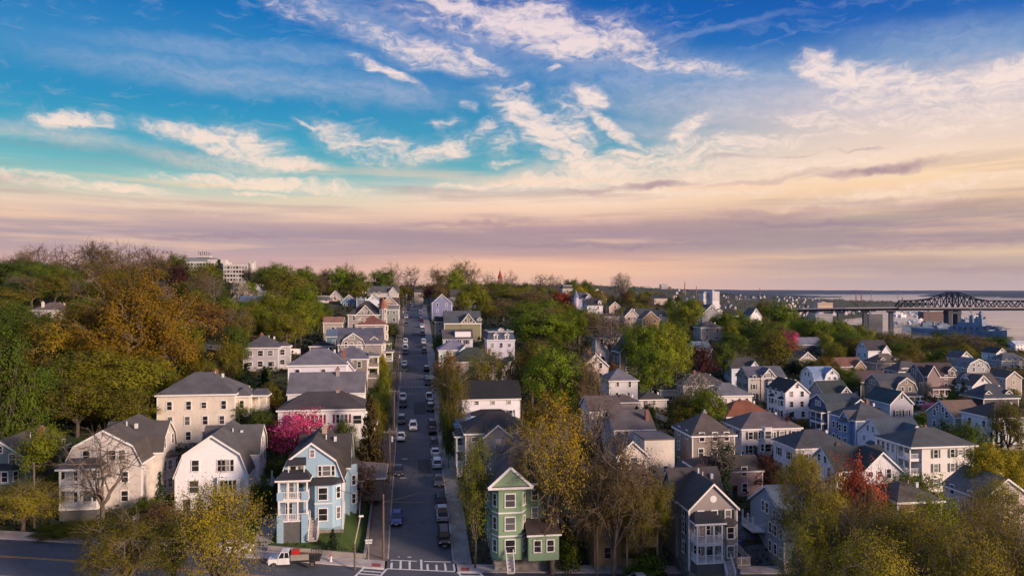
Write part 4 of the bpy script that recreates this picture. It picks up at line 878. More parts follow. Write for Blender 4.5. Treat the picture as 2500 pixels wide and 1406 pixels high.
def ex(h): h.block('gambrel', 'v', 2.2, 2.0, 5.6, 4.4, 0, 5.6, 3.8, .3); h.window(2.2, -.215, 8.0, 0, .8, .9); h.window(1.2, -.215, 6.0, 0, .8, 1.2); h.window(3.2, -.215, 6.0, 0, .8, 1.2)
house('white gambrel house with a light blue roof', 'white gambrel with light blue roof', 1988, 968, 250, 8.4, 9, 5.6, 'gambrel', 'u', 4.0, wall=(.68, .70, .76), rc=(.20, .28, .42), extra=ex, fw=False)
def ex(h): h.block('gable', 'v', 2.4, .9, 4.4, 3, 4, 6.4, 2.4, .35); h.window(2.4, -.615, 7.2, 0, .9, 1.2)
house('mauve-grey house with a dark green roof behind the navy house', 'mauve-grey house', 2012, 1016, 222, 8.6, 9, 6.6, 'gable', 'u', 3.4, wall=(.26, .245, .31), rc=(.035, .045, .045), extra=ex)
def ex(h):
    h.block('gambrel', 'v', 3.4, 1.2, 5.0, 3.4, 4, 6.4, 3.0, .35); h.window(3.4, -.515, 8.0, 0, .8, .8)
    h.porch(.6, 6.2, -5.2, 1.6, [.6, 3.4], roof='hip', face='L', posts=3, solid=True, base=-1.5)
house('navy blue gambrel house with stacked side porches', 'navy blue gambrel house', 2022, 1064, 192, 10.4, 9.5, 6.4, 'gambrel', 'u', 3.8, wall=NAVY, rc=(.045, .062, .075), extra=ex, fw=False)
def ex(h):
    h.block('gable', 'u', -3.0, 3.2, 3.6, 5.6, 0, 7.0, 1.9, .35)
    h.bay(3.2, 3.2, 1.2, .3, 6.6, face='L', pos=-5.8, rows=[2.0, 5.0], ww=.9)
    h.bay(7.4, 2.6, 1.0, .3, 6.6, face='L', pos=-5.0, rows=[2.0, 5.0], roof=False)
house('medium blue house with a grey hip roof and bay windows', 'medium blue bay-windowed house', 2090, 1102, 170, 10.0, 10.5, 7.0, 'hip', 'u', 3.4, wall=MIDB, rc=(.075, .08, .09), extra=ex, chim=(1, 5, .5), nf=2, lw=False)
def ex(h):
    h.block('gable', 'v', 2.2, 1.6, 6.2, 4.4, 0, 5.4, 2.8, .35)
    for x in (1.2, 3.2): h.window(x, -.615, 6.2, 0, .7, .9)
    h.bay(4, 3, .8, .2, 3.6, face='L', pos=-4.9, rows=[2.0])
house('white and blue gabled house with a blue-grey roof and yellow-green shutters', 'white and blue gabled house', 2158, 1134, 158, 9.8, 9.5, 5.6, 'gable', 'u', 3.4, wall=(.66, .66, .74), rc=(.055, .08, .11), extra=ex, fw=False, cp=False)
def ex(h): h.porch(3.9, 5.6, 0, 1.2, [.6], roof='hip', posts=2)
house('long lilac-white house with black shutters and a slate hip roof', 'long black-shuttered house', 1944, 1176, 142, 11.5, 9, 6.3, 'hip', 'u', 2.7, wall=(.60, .585, .66), rc=(.055, .058, .07), extra=ex, shut=BLK, nf=4, skip=0)
def ex(h):
    h.block('gable', 'v', 2.2, 1.2, 7.4, 5, 0, 5.2, 3.3, .4)
    for x, w_ in ((-.1, .8), (1.7, .8), (3.4, .8)): h.window(x, -1.315, 4.8, 0, w_, .8 if x < 3 else 1.5)
house('white low-gabled house with a dark green roof behind the red maple', 'white dark green-roofed house', 2042, 1222, 129, 11.2, 9, 5.2, 'gable', 'u', 3.2, wall=(.70, .68, .70), rc=(.030, .038, .038), extra=ex, fw=False, chim=(-1.8, 6, .3, plain('dark_brick', (.06, .04, .04))))
def ex(h):
    h.porch(.3, 4.0, -5.35, 2.4, [.9, 3.9, 6.7], roof=None, face='L', posts=3)
    h.block('flat', 'v', -6.55, 7.6, 2.4, 6.6, 0, 9.0, 0); h.block('hip', 'u', -1.3, 4.6, 10, 13.2, 8.98, 9.0, 2.6, .45, walls=False)
    for z in (1.9, 4.8, 7.7):
        for k in range(4): h.window(-7.765, 5.2+k*1.5, z, -math.pi/2, .7, 1.5, shut=False)
    for z, rows in ((2.0, 0), (4.9, 0), (7.6, 0)):
        for x, hh in ((-1.2, 1.5), (3.0, 1.5)): h.window(x-1.4, -.012, z, 0, .8, hh, shut=GRS) if x < 0 else h.window(4.0, -.012, z, 0, .8, hh, shut=GRS)
        h.window(.9, -.012, z, 0, .8, 1.5, shut=GRS); h.window(2.55, -.012, z+.15, 0, .9, .9, shut=False)
house('large cream-white three-decker with dark shutters and corner porches', 'large three-decker', 2252, 1206, 140, 10.7, 9.4, 9.0, 'flat', 'u', 0, wall=((.72, .68, .65), .05), rc=(.075, .08, .085), extra=ex, fw=False, lw=False, chim=(-1, 5, 2.8))
house('lilac-grey gable house with a black-teal roof and small paired windows', 'lilac teal-roofed duplex', 2174, 1052, 189, 6.2, 10.6, 7.0, 'gable', 'v', 3.0, wall=(.40, .39, .45), rc=(.022, .045, .055), nf=2, cp=False, shut=BLK, skip=.1)
def ex(h): h.block('gable', 'v', 2.6, .8, 3.6, 3, 0, 5.6, 2.0, .3)
house('blue-grey and brown gabled house with a brown roof', 'brown-roofed blue-grey house', 2331, 1092, 176, 8.0, 9.5, 7.2, 'gable', 'u', 3.2, wall=(.25, .28, .33), rc=(.15, .10, .075), extra=ex)
house('white house with a dark brown roof at the right edge', 'right-edge dark-roofed white house', 2425, 1090, 162, 11, 9.5, 6.2, 'hip', 'u', 2.8, wall=(.56, .58, .64), rc=(.055, .042, .045))
# upper right cluster
house('white gable house with a long black roof in front of the harbour woods', 'white harbour-side gable house', 2120, 893, 322, 10.0, 9, 6.6, 'gable', 'u', 4.2, wall=(.62, .62, .64), rc=(.045, .04, .045), extra=lambda h: h.block('gable', 'v', 3, .8, 4, 3, 0, 6.2, 2.6, .3))
def ex(h): h.dormer(-3, 4.5, 1.8, 1.2, .8, 3); h.dormer(3, 4.5, 1.8, 1.2, .8, 3)
house('low brown-roofed bungalow with twin white dormers', 'twin-dormered bungalow', 2140, 912, 305, 12.5, 9, 4.2, 'hip', 'u', 3.6, wall=(.30, .26, .22), rc=(.13, .10, .08), extra=ex)
def ex(h): h.dormer(-3, 5.6, 3.2, 1.1, .6, 3, kind='shed'); h.dormer(3, 5.6, 3.2, 1.1, .6, 3, kind='shed')
house('dark grey house with two wide shed dormers', 'grey shed-dormered house', 2194, 942, 285, 12.2, 9, 5.4, 'hip', 'u', 3.6, wall=(.12, .11, .11), rc=(.075, .07, .072), extra=ex)
def ex(h):
    h.block('gable', 'v', -4.2, .6, 4.8, 3.6, 0, 8.0, 3.6, .35); h.dormer(4.2, 8.0, 3.0, 1.6, .3, 3)
    h.porch(-5.5, 3.8, 0, 2.6, [.9], roof='hip', posts=5, base=-1)
house('dusky rose house with a dark brown roof and a wide white front porch', 'dusky rose porch house', 2256, 972, 264, 14.0, 10, 7.6, 'gable', 'u', 4.4, wall=(.19, .125, .13), rc=(.055, .036, .04), extra=ex)
def ex(h): h.block('gambrel', 'v', 2.0, 1.2, 7.4, 4, 0, 5.0, 4.0, .35); h.window(2.0, -.815, 7.6, 0, .8, .8); h.window(.6, -.815, 5.4, 0, .9, 1.2); h.window(3.2, -.815, 5.4, 0, .9, 1.2); h.porch(-.6, 5.6, -.8, 2.0, [.6], roof='hip', posts=4)
house('tan and brown double gambrel house with cream trim', 'tan double gambrel house', 2152, 990, 240, 12.5, 9, 5.4, 'gambrel', 'u', 4.4, wall=(.22, .18, .155), rc=(.06, .065, .08), extra=ex, fw=False)
house('dark green house with a maroon-brown roof', 'maroon-roofed dark green house', 2102, 975, 262, 11, 9, 6.2, 'gable', 'u', 3.4, wall=(.055, .07, .065), rc=(.085, .048, .050))
house('orange-tan house with a reddish roof left of the bungalow', 'reddish-roofed tan house', 2052, 925, 300, 10.5, 9, 5.0, 'gable', 'u', 3.2, wall=(.28, .18, .10), rc=(.19, .085, .06), extra=lambda h: h.block('gable', 'v', 3, 1, 5, 3.4, 0, 4.6, 2.8, .3))
house('white house with a brown roof and a pink-tipped gable', 'white pink-tipped gable house', 2374, 985, 238, 7.4, 9, 5.6, 'gable', 'v', 3.4, wall=(.62, .58, .58), rc=(.085, .065, .065), extra=lambda h: h.block('gable', 'u', 2.5, 5, 7, 9, 0, 5.6, 3.4))
def ex(h): h.dormer(-3.6, 4.4, 1.8, 1.2, .9, 3); h.dormer(3.2, 4.4, 2.0, 1.2, .9, 3)
house('black bungalow with a dark blue-grey roof and two dormers', 'black two-dormered bungalow', 2402, 1008, 220, 11.5, 9, 4.2, 'hip', 'u', 3.8, wall=(.05, .042, .040), rc=(.048, .058, .075), extra=ex)
house('tan gabled house at the far right among brown trees', 'far right tan gabled house', 2456, 965, 255, 6, 8, 6.0, 'gable', 'v', 2.2, wall=(.34, .29, .25), rc=RB)
house('white gable peeking through the brown trees below the warship', 'peeking white gable', 2342, 905, 330, 6.5, 8, 5.6, 'gable', 'v', 3.0, wall=(.60, .58, .58), rc=RG)
house('grey gambrel house under the brown wood', 'grey gambrel under the wood', 2362, 930, 290, 9.5, 9, 5.0, 'gambrel', 'v', 3.6, wall=(.30, .31, .32), rc=(.14, .15, .17))
house('white-gabled dark house near the river at the right', 'white-gabled riverside house', 2432, 893, 380, 6.5, 10, 6.4, 'gable', 'v', 2.6, wall=WHITE, rc=RD)
house('long grey-blue roofed house near the river', 'long grey-blue-roofed house', 2446, 905, 345, 14, 9, 4.6, 'hip', 'u', 3.2, wall=(.32, .34, .38), rc=(.09, .10, .12))
house('white cottage on the river bank at the right edge', 'river bank white cottage', 2480, 856, 620, 14, 9, 5, 'gable', 'u', 3.0, wall=WHITE, rc=LGREY)
# middle distance right
def ex(h):
    h.block('gable', 'v', 3.0, .6, 5.4, 3, 0, 7.2, 3.4, .35); t = MB(); t.cyl(-4.6, 0, 0, 8.4, 1.6, n=8); t.build('turret', h.wm, h.root); c = MB(); c.cyl(-4.6, 0, 8.4, 13.4, 1.9, .02, n=8); c.build('turret_roof', roofm((.12, .16, .24)), h.root)
house('lilac victorian house with a spired turret on the right hill', 'turreted lilac victorian', 1400, 762, 425, 12, 10, 7.2, 'hip', 'u', 4.2, wall=(.36, .34, .46), rc=(.06, .07, .095), extra=ex)
house('white house with a black roof just right of the turreted victorian', 'white house by the victorian', 1434, 772, 400, 8.5, 9, 5.8, 'gable', 'u', 3.4, wall=(.62, .60, .66), rc=RD, extra=lambda h: h.dormer(2.8, 6.4, 1.8, 1.4, .6, 3))
house('mansard-topped tan house on the hill behind the victorian', 'hilltop mansard house', 1374, 738, 480, 6.5, 8, 8.4, 'mansard', 'v', 3.2, wall=(.42, .38, .34), rc=RG, cp=False)
house('small peach gable on the right hill', 'small peach gable', 1488, 768, 430, 6.5, 8, 4.6, 'gable', 'v', 2.8, wall=(.52, .40, .34), rc=RB)
house('pale craftsman gable with white window band', 'pale craftsman gable', 1526, 800, 365, 7.0, 8, 5.8, 'gable', 'v', 3.6, wall=(.44, .36, .33), rc=RDB)
house('house with a dark slate hip roof behind the bare pink tree', 'slate-hipped hill house', 1556, 800, 370, 9, 9, 5.4, 'gable', 'u', 4.0, wall=(.42, .32, .26), rc=(.045, .055, .07))
house('orange-brown gabled house on the right hill', 'orange-brown hill gable', 1568, 808, 345, 8.2, 8, 5.6, 'gable', 'v', 3.6, wall=(.36, .20, .11), rc=(.16, .085, .06))
house('white house with a dark roof beside the maroon tree', 'white house by the dark maroon tree', 1598, 810, 360, 6.5, 10, 7.2, 'gable', 'u', 3.0, wall=(.58, .56, .58), rc=(.035, .04, .048))
house('pink-grey flat-topped house among the hill trees', 'pink-grey hill house', 1470, 790, 390, 9, 8, 3.6, 'hip', 'u', 1.6, wall=(.46, .36, .33), rc=RB)
house('low dark cottage near the top of the right hill', 'low dark hilltop cottage', 1598, 745, 520, 9, 8, 4.6, 'gable', 'u', 2.8, wall=(.44, .34, .30), rc=RD)
house('slate-gabled grey house right of the yellow-green tree', 'slate-gabled grey house', 1716, 800, 345, 8.4, 10, 6.6, 'gable', 'v', 4.0, wall=(.24, .24, .28), rc=(.05, .055, .075))
house('house with a black roof and white dormer by the purple bush', 'black roof with white dormer', 1748, 800, 350, 11, 9, 5.6, 'gable', 'u', 2.8, wall=(.56, .50, .50), rc=RD, extra=lambda h: h.dormer(-3.4, 6.4, 2.2, 1.4, .4, 3))
house('white steep gable showing between green trees', 'white steep gable', 1832, 805, 380, 6.0, 9, 7.0, 'gable', 'v', 4.0, wall=WHITE, rc=RG)
house('beige walled house low among the trees', 'beige house with dark cypresses', 1712, 833, 305, 9.5, 8, 5.6, 'hip', 'u', 2.0, wall=(.46, .36, .31), rc=RB)
house('pale blue house tucked behind the dark red tree', 'pale blue house behind the maroon tree', 1698, 885, 278, 6.4, 8, 5.0, 'gable', 'u', 2.6, wall=(.40, .44, .46), rc=(.14, .19, .24))
def ex(h): h.block('gable', 'v', 6.0, -1.0, 7, 8, 0, 3.4, 2.0, .5)
house('long low modern house with a lavender metal roof', 'low lavender-roofed modern house', 1946, 862, 340, 13, 10, 3.8, 'gable', 'u', 3.0, wall=(.12, .11, .12), rc=(.17, .175, .24), extra=ex, fw=False)
house('small grey gabled house below the modern house', 'small grey gabled house', 1952, 908, 285, 6.5, 8, 5.0, 'gable', 'v', 2.6, wall=(.34, .31, .29), rc=RG)
house('big cream house shaded by the bare pinkish tree', 'big cream shaded house', 1455, 888, 246, 11, 10, 8.4, 'hip', 'u', 2.8, wall=(.50, .44, .42), rc=RG)
house('dark brown gable house left of the bright green maple', 'dark brown gable house', 1514, 915, 226, 8.0, 9, 7.0, 'gable', 'v', 5.0, wall=(.10, .085, .07), rc=(.05, .048, .055), nf=2)
house('white three-storey house with a lilac-grey hip roof', 'white three-storey hip house', 1488, 1008, 190, 7.4, 9, 8.2, 'hip', 'u', 2.6, wall=(.64, .62, .65), rc=(.16, .15, .17), nf=2, win=(.6, 1.4))
house('small garage with a brown hip roof by the three-storey white house', 'small brown-hipped garage', 1500, 1012, 176, 6, 6, 2.8, 'hip', 'u', 1.5, wall=(.40, .33, .30), rc=(.13, .095, .085), cat='garage', cp=False, nf=1)
house('dark-roofed garage beside the white three-storey house', 'dark-roofed garage', 1562, 998, 200, 7.5, 7, 2.4, 'hip', 'u', 1.6, wall=(.5, .46, .46), rc=(.06, .055, .055), cat='garage', nf=1)
house('pinkish white gable house behind the budding trees', 'pinkish white gable house', 1425, 932, 205, 7.0, 9, 4.4, 'gable', 'v', 3.2, wall=(.58, .48, .47), rc=(.12, .09, .09), nf=2, chim=(-1, 4, .6))
house('white house with a red roof half hidden right of the orange tree', 'half-hidden white house', 1440, 1075, 158, 7.0, 9, 6.2, 'gable', 'u', 2.6, wall=(.54, .50, .50), rc=(.12, .09, .085), cp=False)
house('white house with a black roof at the crest right of the street', 'white barn-roofed crest house', 1130, 760, 420, 7.2, 9, 4.6, 'gambrel', 'v', 3.0, wall=WHITE, rc=RD, nf=2)
house('steep grey-gabled house below the steeple', 'steep grey-gabled house', 1100, 750, 450, 9, 9, 6, 'gable', 'u', 4.5, wall=(.14, .11, .10), rc=(.06, .055, .06))
house('brown brick house with a white dormer hidden by the bottom right trees', 'hidden brown brick house', 2192, 1290, 108, 7, 8, 3.8, 'hip', 'u', 1.8, wall=(.16, .095, .065), rc=(.10, .085, .08), cp=True)
house('pale gabled house behind the yellow-orange trees at the right edge', 'right-edge pale gabled house', 2400, 1290, 118, 8.5, 9, 4.8, 'gable', 'v', 3.0, wall=(.56, .48, .46), rc=(.14, .12, .12))
CP += CPH
tps_fit()
# ------------------------------------------------------------------ ground, streets, water, far land
def build_ground():
    T = np.unique(np.concatenate([np.linspace(-3.2, -.9, 40), np.linspace(-.9, .9, 300), np.linspace(.9, 3.2, 40)]))
    LY = np.exp(np.concatenate([np.linspace(math.log(32), math.log(420), 330), np.linspace(math.log(425), math.log(6500), 150)]))
    TT, YY = np.meshgrid(T, LY); XX = TT*YY; ZZ = ground(XX, YY)
    far = YY > 600
    rng = np.random.RandomState(3)
    ZZ = np.where(far & (ZZ < 1.5), np.minimum(ZZ, -1.5+0*ZZ), ZZ)
    n, m = TT.shape; V = np.stack([XX.ravel(), YY.ravel(), ZZ.ravel()], 1)
    i = np.arange(n-1)[:, None]*m+np.arange(m-1)[None]; Q = np.stack([i, i+1, i+m+1, i+m], -1).reshape(-1, 4)
    me = np_mesh('ground', V, Q, GROUND); me.polygons.foreach_set('use_smooth', np.ones(len(Q), bool))
    tag(obj('ground', me), kind='structure')
    w = MB(); w.poly([(-40000, -2000, 0), (40000, -2000, 0), (40000, 45000, 0), (-40000, 45000, 0)]); tag(w.build('river', WATER), kind='structure')
build_ground()
def strip(name, u0, u1, v0, v1, dz, m, nv=None, nu=1, cross=False, parent=None, side=False):
    """a sheet laid on the street surface, in street coordinates"""
    nv = nv or max(1, int((v1-v0)/1.5)); M = MB()
    vs = np.linspace(v0, v1, nv+1); us = np.linspace(u0, u1, nu+1)
    for v in vs:
        for u in us:
            uu = u+float(bend(v)); x, y = xy(uu, v)
            z = float(zcross(u)) if cross else float(zroad(u, max(v, 0)))
            M.v.append((x, y, z+dz))
    for a in range(nv):
        for b in range(nu): k = a*(nu+1)+b; M.f.append((k, k+1, k+nu+2, k+nu+1)); M.m.append(0)
    if side:     # vertical kerb faces
        n0 = len(M.v)
        for v in vs:
            for u in (u0, u1):
                uu = u+float(bend(v)); x, y = xy(uu, v); z = float(zcross(u)) if cross else float(zroad(u, max(v, 0))); M.v.append((x, y, z-.3))
        for a in range(nv):
            k = a*(nu+1); j = n0+2*a
            M.f.append((j, k, k+nu+1, j+2)); M.m.append(0); M.f.append((k+nu, j+1, j+3, k+2*nu+1)); M.m.append(0)
    if cross and side:
        n0 = len(M.v)
        for v in (v0, v1):
            for u in us: x, y = xy(u, v); M.v.append((x, y, float(zcross(u))-.3))
        for b in range(nu):
            M.f.append((b, b+1, n0+b+1, n0+b)); M.m.append(0); k = nv*(nu+1)+b; j = n0+nu+1+b; M.f.append((k+1, k, j, j+1)); M.m.append(0)
    return M.build(name, m)
S = 'structure'
RW = 4.7                                            # half width of the hill street
tag(strip('hill_street', -RW, RW, .0, 860, .0, ASPHALT, 430, 6), kind=S)
tag(strip('cross_street', -170, 260, -11.5, -.0, .0, ASPHALT, 3, 430, cross=True), kind=S)
SW = 2.9
for sg in (-1, 1):
    a, b = (-RW-SW, -RW) if sg < 0 else (RW, RW+SW-.4)
    tag(strip('sidewalk', a, b, 2.8, 420, .14, CONC_B if sg < 0 else CONC, 300, 2, side=True), kind=S)
    tag(strip('kerb', *((-RW-.003, -RW+.16) if sg < 0 else (RW-.16, RW+.003)), 3.5, 420, .155, CONC_W, 300, 1, side=True), kind=S)
tag(strip('sidewalk', -170, -RW-.3, .02, 2.8, .14, CONC_W, 1, 120, cross=True, side=True), kind=S)
tag(strip('sidewalk', RW+.3, 260, .02, 2.8, .14, CONC_W, 1, 200, cross=True, side=True), kind=S)
tag(strip('sidewalk', -170, 260, -14.3, -11.5, .14, CONC, 1, 300, cross=True, side=True), kind=S)
# markings
mk = lambda *a, **k: tag(strip('crosswalk_marking', *a, dz=.006, m=PAINT, **k), kind=S)
mk(-RW+1.0, -.2, 4.9, 5.2)
mk(-RW+.5, -.5, 3.55, 3.8); mk(.4, RW-.2, 3.55, 3.8)
mk(-RW+.1, RW-.1, .1, .42)
for k in range(8):
    u = -RW+.5+k*1.24; 
    if k != 3: mk(u, u+.3, .43, 3.54)
mk(-.1, .2, .43, 4.3)
for sg in (-1, 1):       # the two crossings of the cross street, running towards the camera at the corners
    x0 = RW-.1 if sg > 0 else -RW-.2
    for k in (0, 1):
        M = MB()
        for j in range(12):
            v = .2-j*1.0; u = sg*(RW+.1+k*3.0)+sg*j*.28; 
            q = []
            for (uu, vv) in ((u, v), (u+.3, v), (u+.3+sg*.28, v-1), (u+sg*.28, v-1)):
                x, y = xy(uu, vv); q.append((x, y, float(zcross(uu))+.008))
            M.poly(q)
        tag(M.build('crosswalk_marking', PAINT), kind=S)
    for j in range(0, 11):
        u = sg*(RW+.3)+sg*j*.28; v = -j*1.05
        M = MB(); q = []
        for (uu, vv) in ((u, v), (u+sg*2.9, v), (u+sg*2.9, v-.32), (u, v-.32)):
            x, y = xy(uu, vv); q.append((x, y, float(zcross(uu))+.007))
        M.poly(q); tag(M.build('crosswalk_marking', PAINT), kind=S)
for v in (-5.6, -5.9):
    tag(strip('centre_line', -170, -10, v, v+.13, .006, PAINT_Y, 1, 170, cross=True), kind=S); tag(strip('centre_line', 10, 260, v, v+.13, .006, PAINT_Y, 1, 240, cross=True), kind=S)
# mid-hill crossing: pale band with dashed borders, and the lane that meets it from the left
LIGHT = mat('worn_paving', _conc((.13, .125, .14)))
tag(strip('crossing_band', -RW+.02, RW-.02, 117, 126, .004, LIGHT, 6, 3), kind=S)
for v in (117.2, 125.5):
    for k in range(9): u = -RW+.3+k*1.02; tag(strip('crossing_dash', u, u+.55, v, v+.35, .009, PAINT, 1), kind=S)
tag(strip('crossing_band', -RW+.02, RW-.02, 176, 177.2, .004, LIGHT, 1, 3), kind=S)
for k, (u, v) in enumerate(((-3.2, 47.5), (-3.4, 36.0))): tag(strip('lane_arrow', u, u+1.1, v, v+.35, .006, PAINT, 1), kind=S)
for k, (u, v, w, l) in enumerate(((1.2, 38, 2.4, 9), (-2.5, 62, 2.2, 6), (.8, 84, 3.0, 14), (-1.5, 140, 4, 10), (1.0, 205, 4.5, 8))):
    tag(strip('asphalt_patch', u-w/2, u+w/2, v, v+l, .004, mat('patch%d' % (k % 2), _conc(((.035, .035, .04), (.075, .072, .075))[k % 2])), 4), kind=S)
TAR = plain('tar', (.012, .012, .014), .5); rs = random.Random(4)
for k in range(16):                                  # sealed cracks
    M = MB(); u = rs.uniform(-3.6, 3.6); v = rs.uniform(6, 230); du = rs.choice((0, 0, .35)); n = rs.randint(6, 16); p = (u, v)
    for j in range(n):
        q = (max(-4.3, min(4.3, p[0]+rs.uniform(-.35, .35)+du)), p[1]+rs.uniform(.5, 1.2)); w_ = rs.uniform(.05, .12); P4 = []
        for (a, b) in ((p[0]-w_, p[1]), (p[0]+w_, p[1]), (q[0]+w_, q[1]), (q[0]-w_, q[1])): x, y = xy(a, b); P4.append((x, y, float(zroad(a, b))+.010))
        M.poly(P4); p = q
    tag(M.build('tar_seam', TAR), kind=S)
for k in range(9):
    u, v = rs.uniform(-1.5, 1.5), 10+k*24+rs.uniform(-6, 6); x, y = xy(u, v); M = MB(); M.poly([(x+.42*math.cos(a*math.pi/6), y+.42*math.sin(a*math.pi/6), float(zroad(u, v+.42*math.sin(a*math.pi/6)))+.013) for a in range(12)]); tag(M.build('manhole_cover', TAR), kind=S)
# draped sheets: lawns, driveways, yards
def drape(name, poly, dz, m, n=10, kind='structure'):
    """poly: 4 corners (px, D) -> bilinear patch laid over the ground"""
    c = [np.array([at(px, D), D]) for px, D in poly]; M = MB()
    for i in range(n+1):
        for j in range(n+1):
            a, b = i/n, j/n; p = c[0]*(1-a)*(1-b)+c[1]*a*(1-b)+c[2]*a*b+c[3]*(1-a)*b
            M.v.append((p[0], p[1], 0))
    z = ground(np.array([v[0] for v in M.v]), np.array([v[1] for v in M.v]))
    M.v = [(v[0], v[1], float(q)+dz) for v, q in zip(M.v, z)]
    for i in range(n):
        for j in range(n): k = i*(n+1)+j; M.f.append((k, k+n+1, k+n+2, k+1)); M.m.append(0)
    return tag(M.build(name, m), kind=kind)
LAWNS = []
def drape_uv(name, u0, u1, v0, v1, dz, m, n=10):
    pts = [(u0, v0), (u1, v0), (u1, v1), (u0, v1)]; q = []
    for u, v in pts: x, y = xy(u, v); q.append((1250+x/y*F, y))
    return drape(name, q, dz, m, n)
for a in ((-22, -RW-SW-.5, 5.2, 28), (-16, -RW-SW-.5, 58, 80), (-19, -RW-SW-.5, 88, 116), (-17, -RW-SW-.5, 128, 150), (-18, -RW-SW-.5, 160, 205), (-17, -RW-SW-.5, 214, 262), (-16, -RW-SW-.6, 270, 330), (-34, -23, 5, 14), (RW+SW, 14, 60, 84), (-80, -60, 30, 44)): drape_uv('lawn', *a, .16, LAWN, 16); LAWNS.append(a)
for a in (((1585, 103), (1655, 104), (1640, 118), (1590, 118)), ((1800, 105), (1895, 106), (1862, 124), (1800, 122)), ((2200, 235), (2290, 235), (2270, 256), (2190, 254)), ((2200, 190), (2300, 195), (2290, 215), (2200, 212)), ((2200, 108), (2400, 108), (2400, 114), (2200, 114))): drape('driveway', a, .16, ASPHALT, 8)
for a in (((1560, 208), (1650, 208), (1640, 250), (1560, 250)), ((2270, 225), (2380, 225), (2360, 240), (2260, 238)), ((1900, 190), (1950, 190), (1950, 200), (1900, 200)), ((380, 124), (430, 124), (420, 136), (384, 136))): drape('lawn', a, .2, LAWN, 10)
drape_uv('driveway', -23, -RW-SW, 117.5, 121.5, .2, CONC, 8); drape_uv('garden_path', -23.5, -21.2, 3.0, 14, .18, CONC, 8); drape_uv('driveway', -16, -RW-SW, 50, 56, .2, CONC_B, 8)
drape('playing_field', ((2030, 1150), (2150, 1180), (2140, 1400), (2020, 1380)), .6, plain('turf', (.03, .10, .05), .9), 6)
def wall_uv(name, u0, u1, v0, v1, h, m, label, cat, th=.35, n=12, group=None, up=0.0):
    M = MB(); pts = []
    for i in range(n+1):
        f = i/n; x, y = xy(u0+(u1-u0)*f, v0+(v1-v0)*f); pts.append((x, y))
    z = ground(np.array([p[0] for p in pts]), np.array([p[1] for p in pts]))
    for i in range(n):
        (x0, y0), (x1, y1) = pts[i], pts[i+1]; zz = (float(z[i])+float(z[i+1]))/2+up
        M.bar((x0, y0, float(z[i])+up+h/2-.5), (x1, y1, float(z[i+1])+up+h/2-.5), th, h+1)
    return tag(M.build(name, m), label, cat, group)
wall_uv('retaining_wall', -RW-SW-.25, -RW-SW-.25, 3.5, 34, .9, CONC, 'low concrete retaining wall along the corner lawn by the hill street sidewalk', 'wall')
wall_uv('retaining_wall', -21, -RW-SW-.5, 3.1, 3.1, 1.0, CONC, 'low concrete wall along the cross street below the corner lawn', 'wall')
wall_uv('retaining_wall', -36, -23.6, 3.1, 3.1, .9, CONC, 'low stone wall in front of the sky blue gambrel house', 'wall')
wall_uv('retaining_wall', -RW-SW-.25, -RW-SW-.25, 56, 112, .7, CONC, 'low grey wall beside the left sidewalk halfway up the hill', 'wall')
wall_uv('hedge_wall', 25.8, 23.0, 3.6, 26, 2.3, STONE, 'long ivy-grown pale boundary wall running uphill beside the ochre house', 'wall', .8)
WF = plain('white_vinyl', (.66, .64, .64), .5, .1)
def fence(u0, v0, u1, v1, h, label, n, m=WF, solid=False, group=None):
    x0, y0 = xy(u0, v0); x1, y1 = xy(u1, v1); r = empty('fence', (x0, y0, g1(x0, y0))); tag(r, label, 'fence', group); zs = []
    for i in range(n+1): f = i/n; zs.append((x0+(x1-x0)*f-x0, y0+(y1-y0)*f-y0, g1(x0+(x1-x0)*f, y0+(y1-y0)*f)-g1(x0, y0)))
    p = MB(); q = MB()
    for a in zs: pp = MB(); pp.box(a[0]-.07, a[0]+.07, a[1]-.07, a[1]+.07, a[2]-.3, a[2]+h+.1); pp.build('post', m, r)
    for a, b in zip(zs, zs[1:]):
        A, B = Vector(a), Vector(b)
        if solid: q.bar(A+Vector((0, 0, h/2)), B+Vector((0, 0, h/2)), .05, h)
        else:
            for z in (.25, h-.15): q.bar(A+Vector((0, 0, z)), B+Vector((0, 0, z)), .05, .1)
            k = max(2, int((B-A).length/.22))
            for i in range(k): c = A.lerp(B, (i+.5)/k); q.bar(c+Vector((0, 0, .1)), c+Vector((0, 0, h)), .09, .03)
    q.build('fence_panel', m, r)
fence(14.2, 3.3, 20.6, 3.3, 1.9, 'solid white fence panel beside the green tower house', 3, solid=True)
fence(25.2, 3.4, 26.6, 3.4, 2.3, 'short white end panel of the ivy-grown wall', 1, solid=True)
fence(44.5, 3.2, 49.5, 3.6, 1.5, 'white picket fence by the dark driveway at the bottom edge', 3)
fence(49.5, 3.6, 47.6, 8.0, 1.5, 'white picket fence return running up along the dark driveway', 3)
fence(-70, 118, -34, 124, 1.5, 'long white fence below the green trees on the left hill', 12, solid=True)
fence(-44, 104, -34, 106, 1.3, 'lower white fence behind the lilac-roofed houses', 4, solid=True)
fence(-36, 36, -34.4, 46, 1.2, 'white railing descending beside the cherry tree', 5)
fence(-40, 8, -40, 14, 1.2, 'white fence stub beside the white gambrel house', 3)
fence(66, 62, 58, 92, 1.4, 'white fence behind the brown pyramid-roofed house', 8, m=plain('grey_fence', (.4, .38, .36), .7))
fence(95, 96, 110, 98, 1.2, 'white fence along the parking yard at the right', 4)

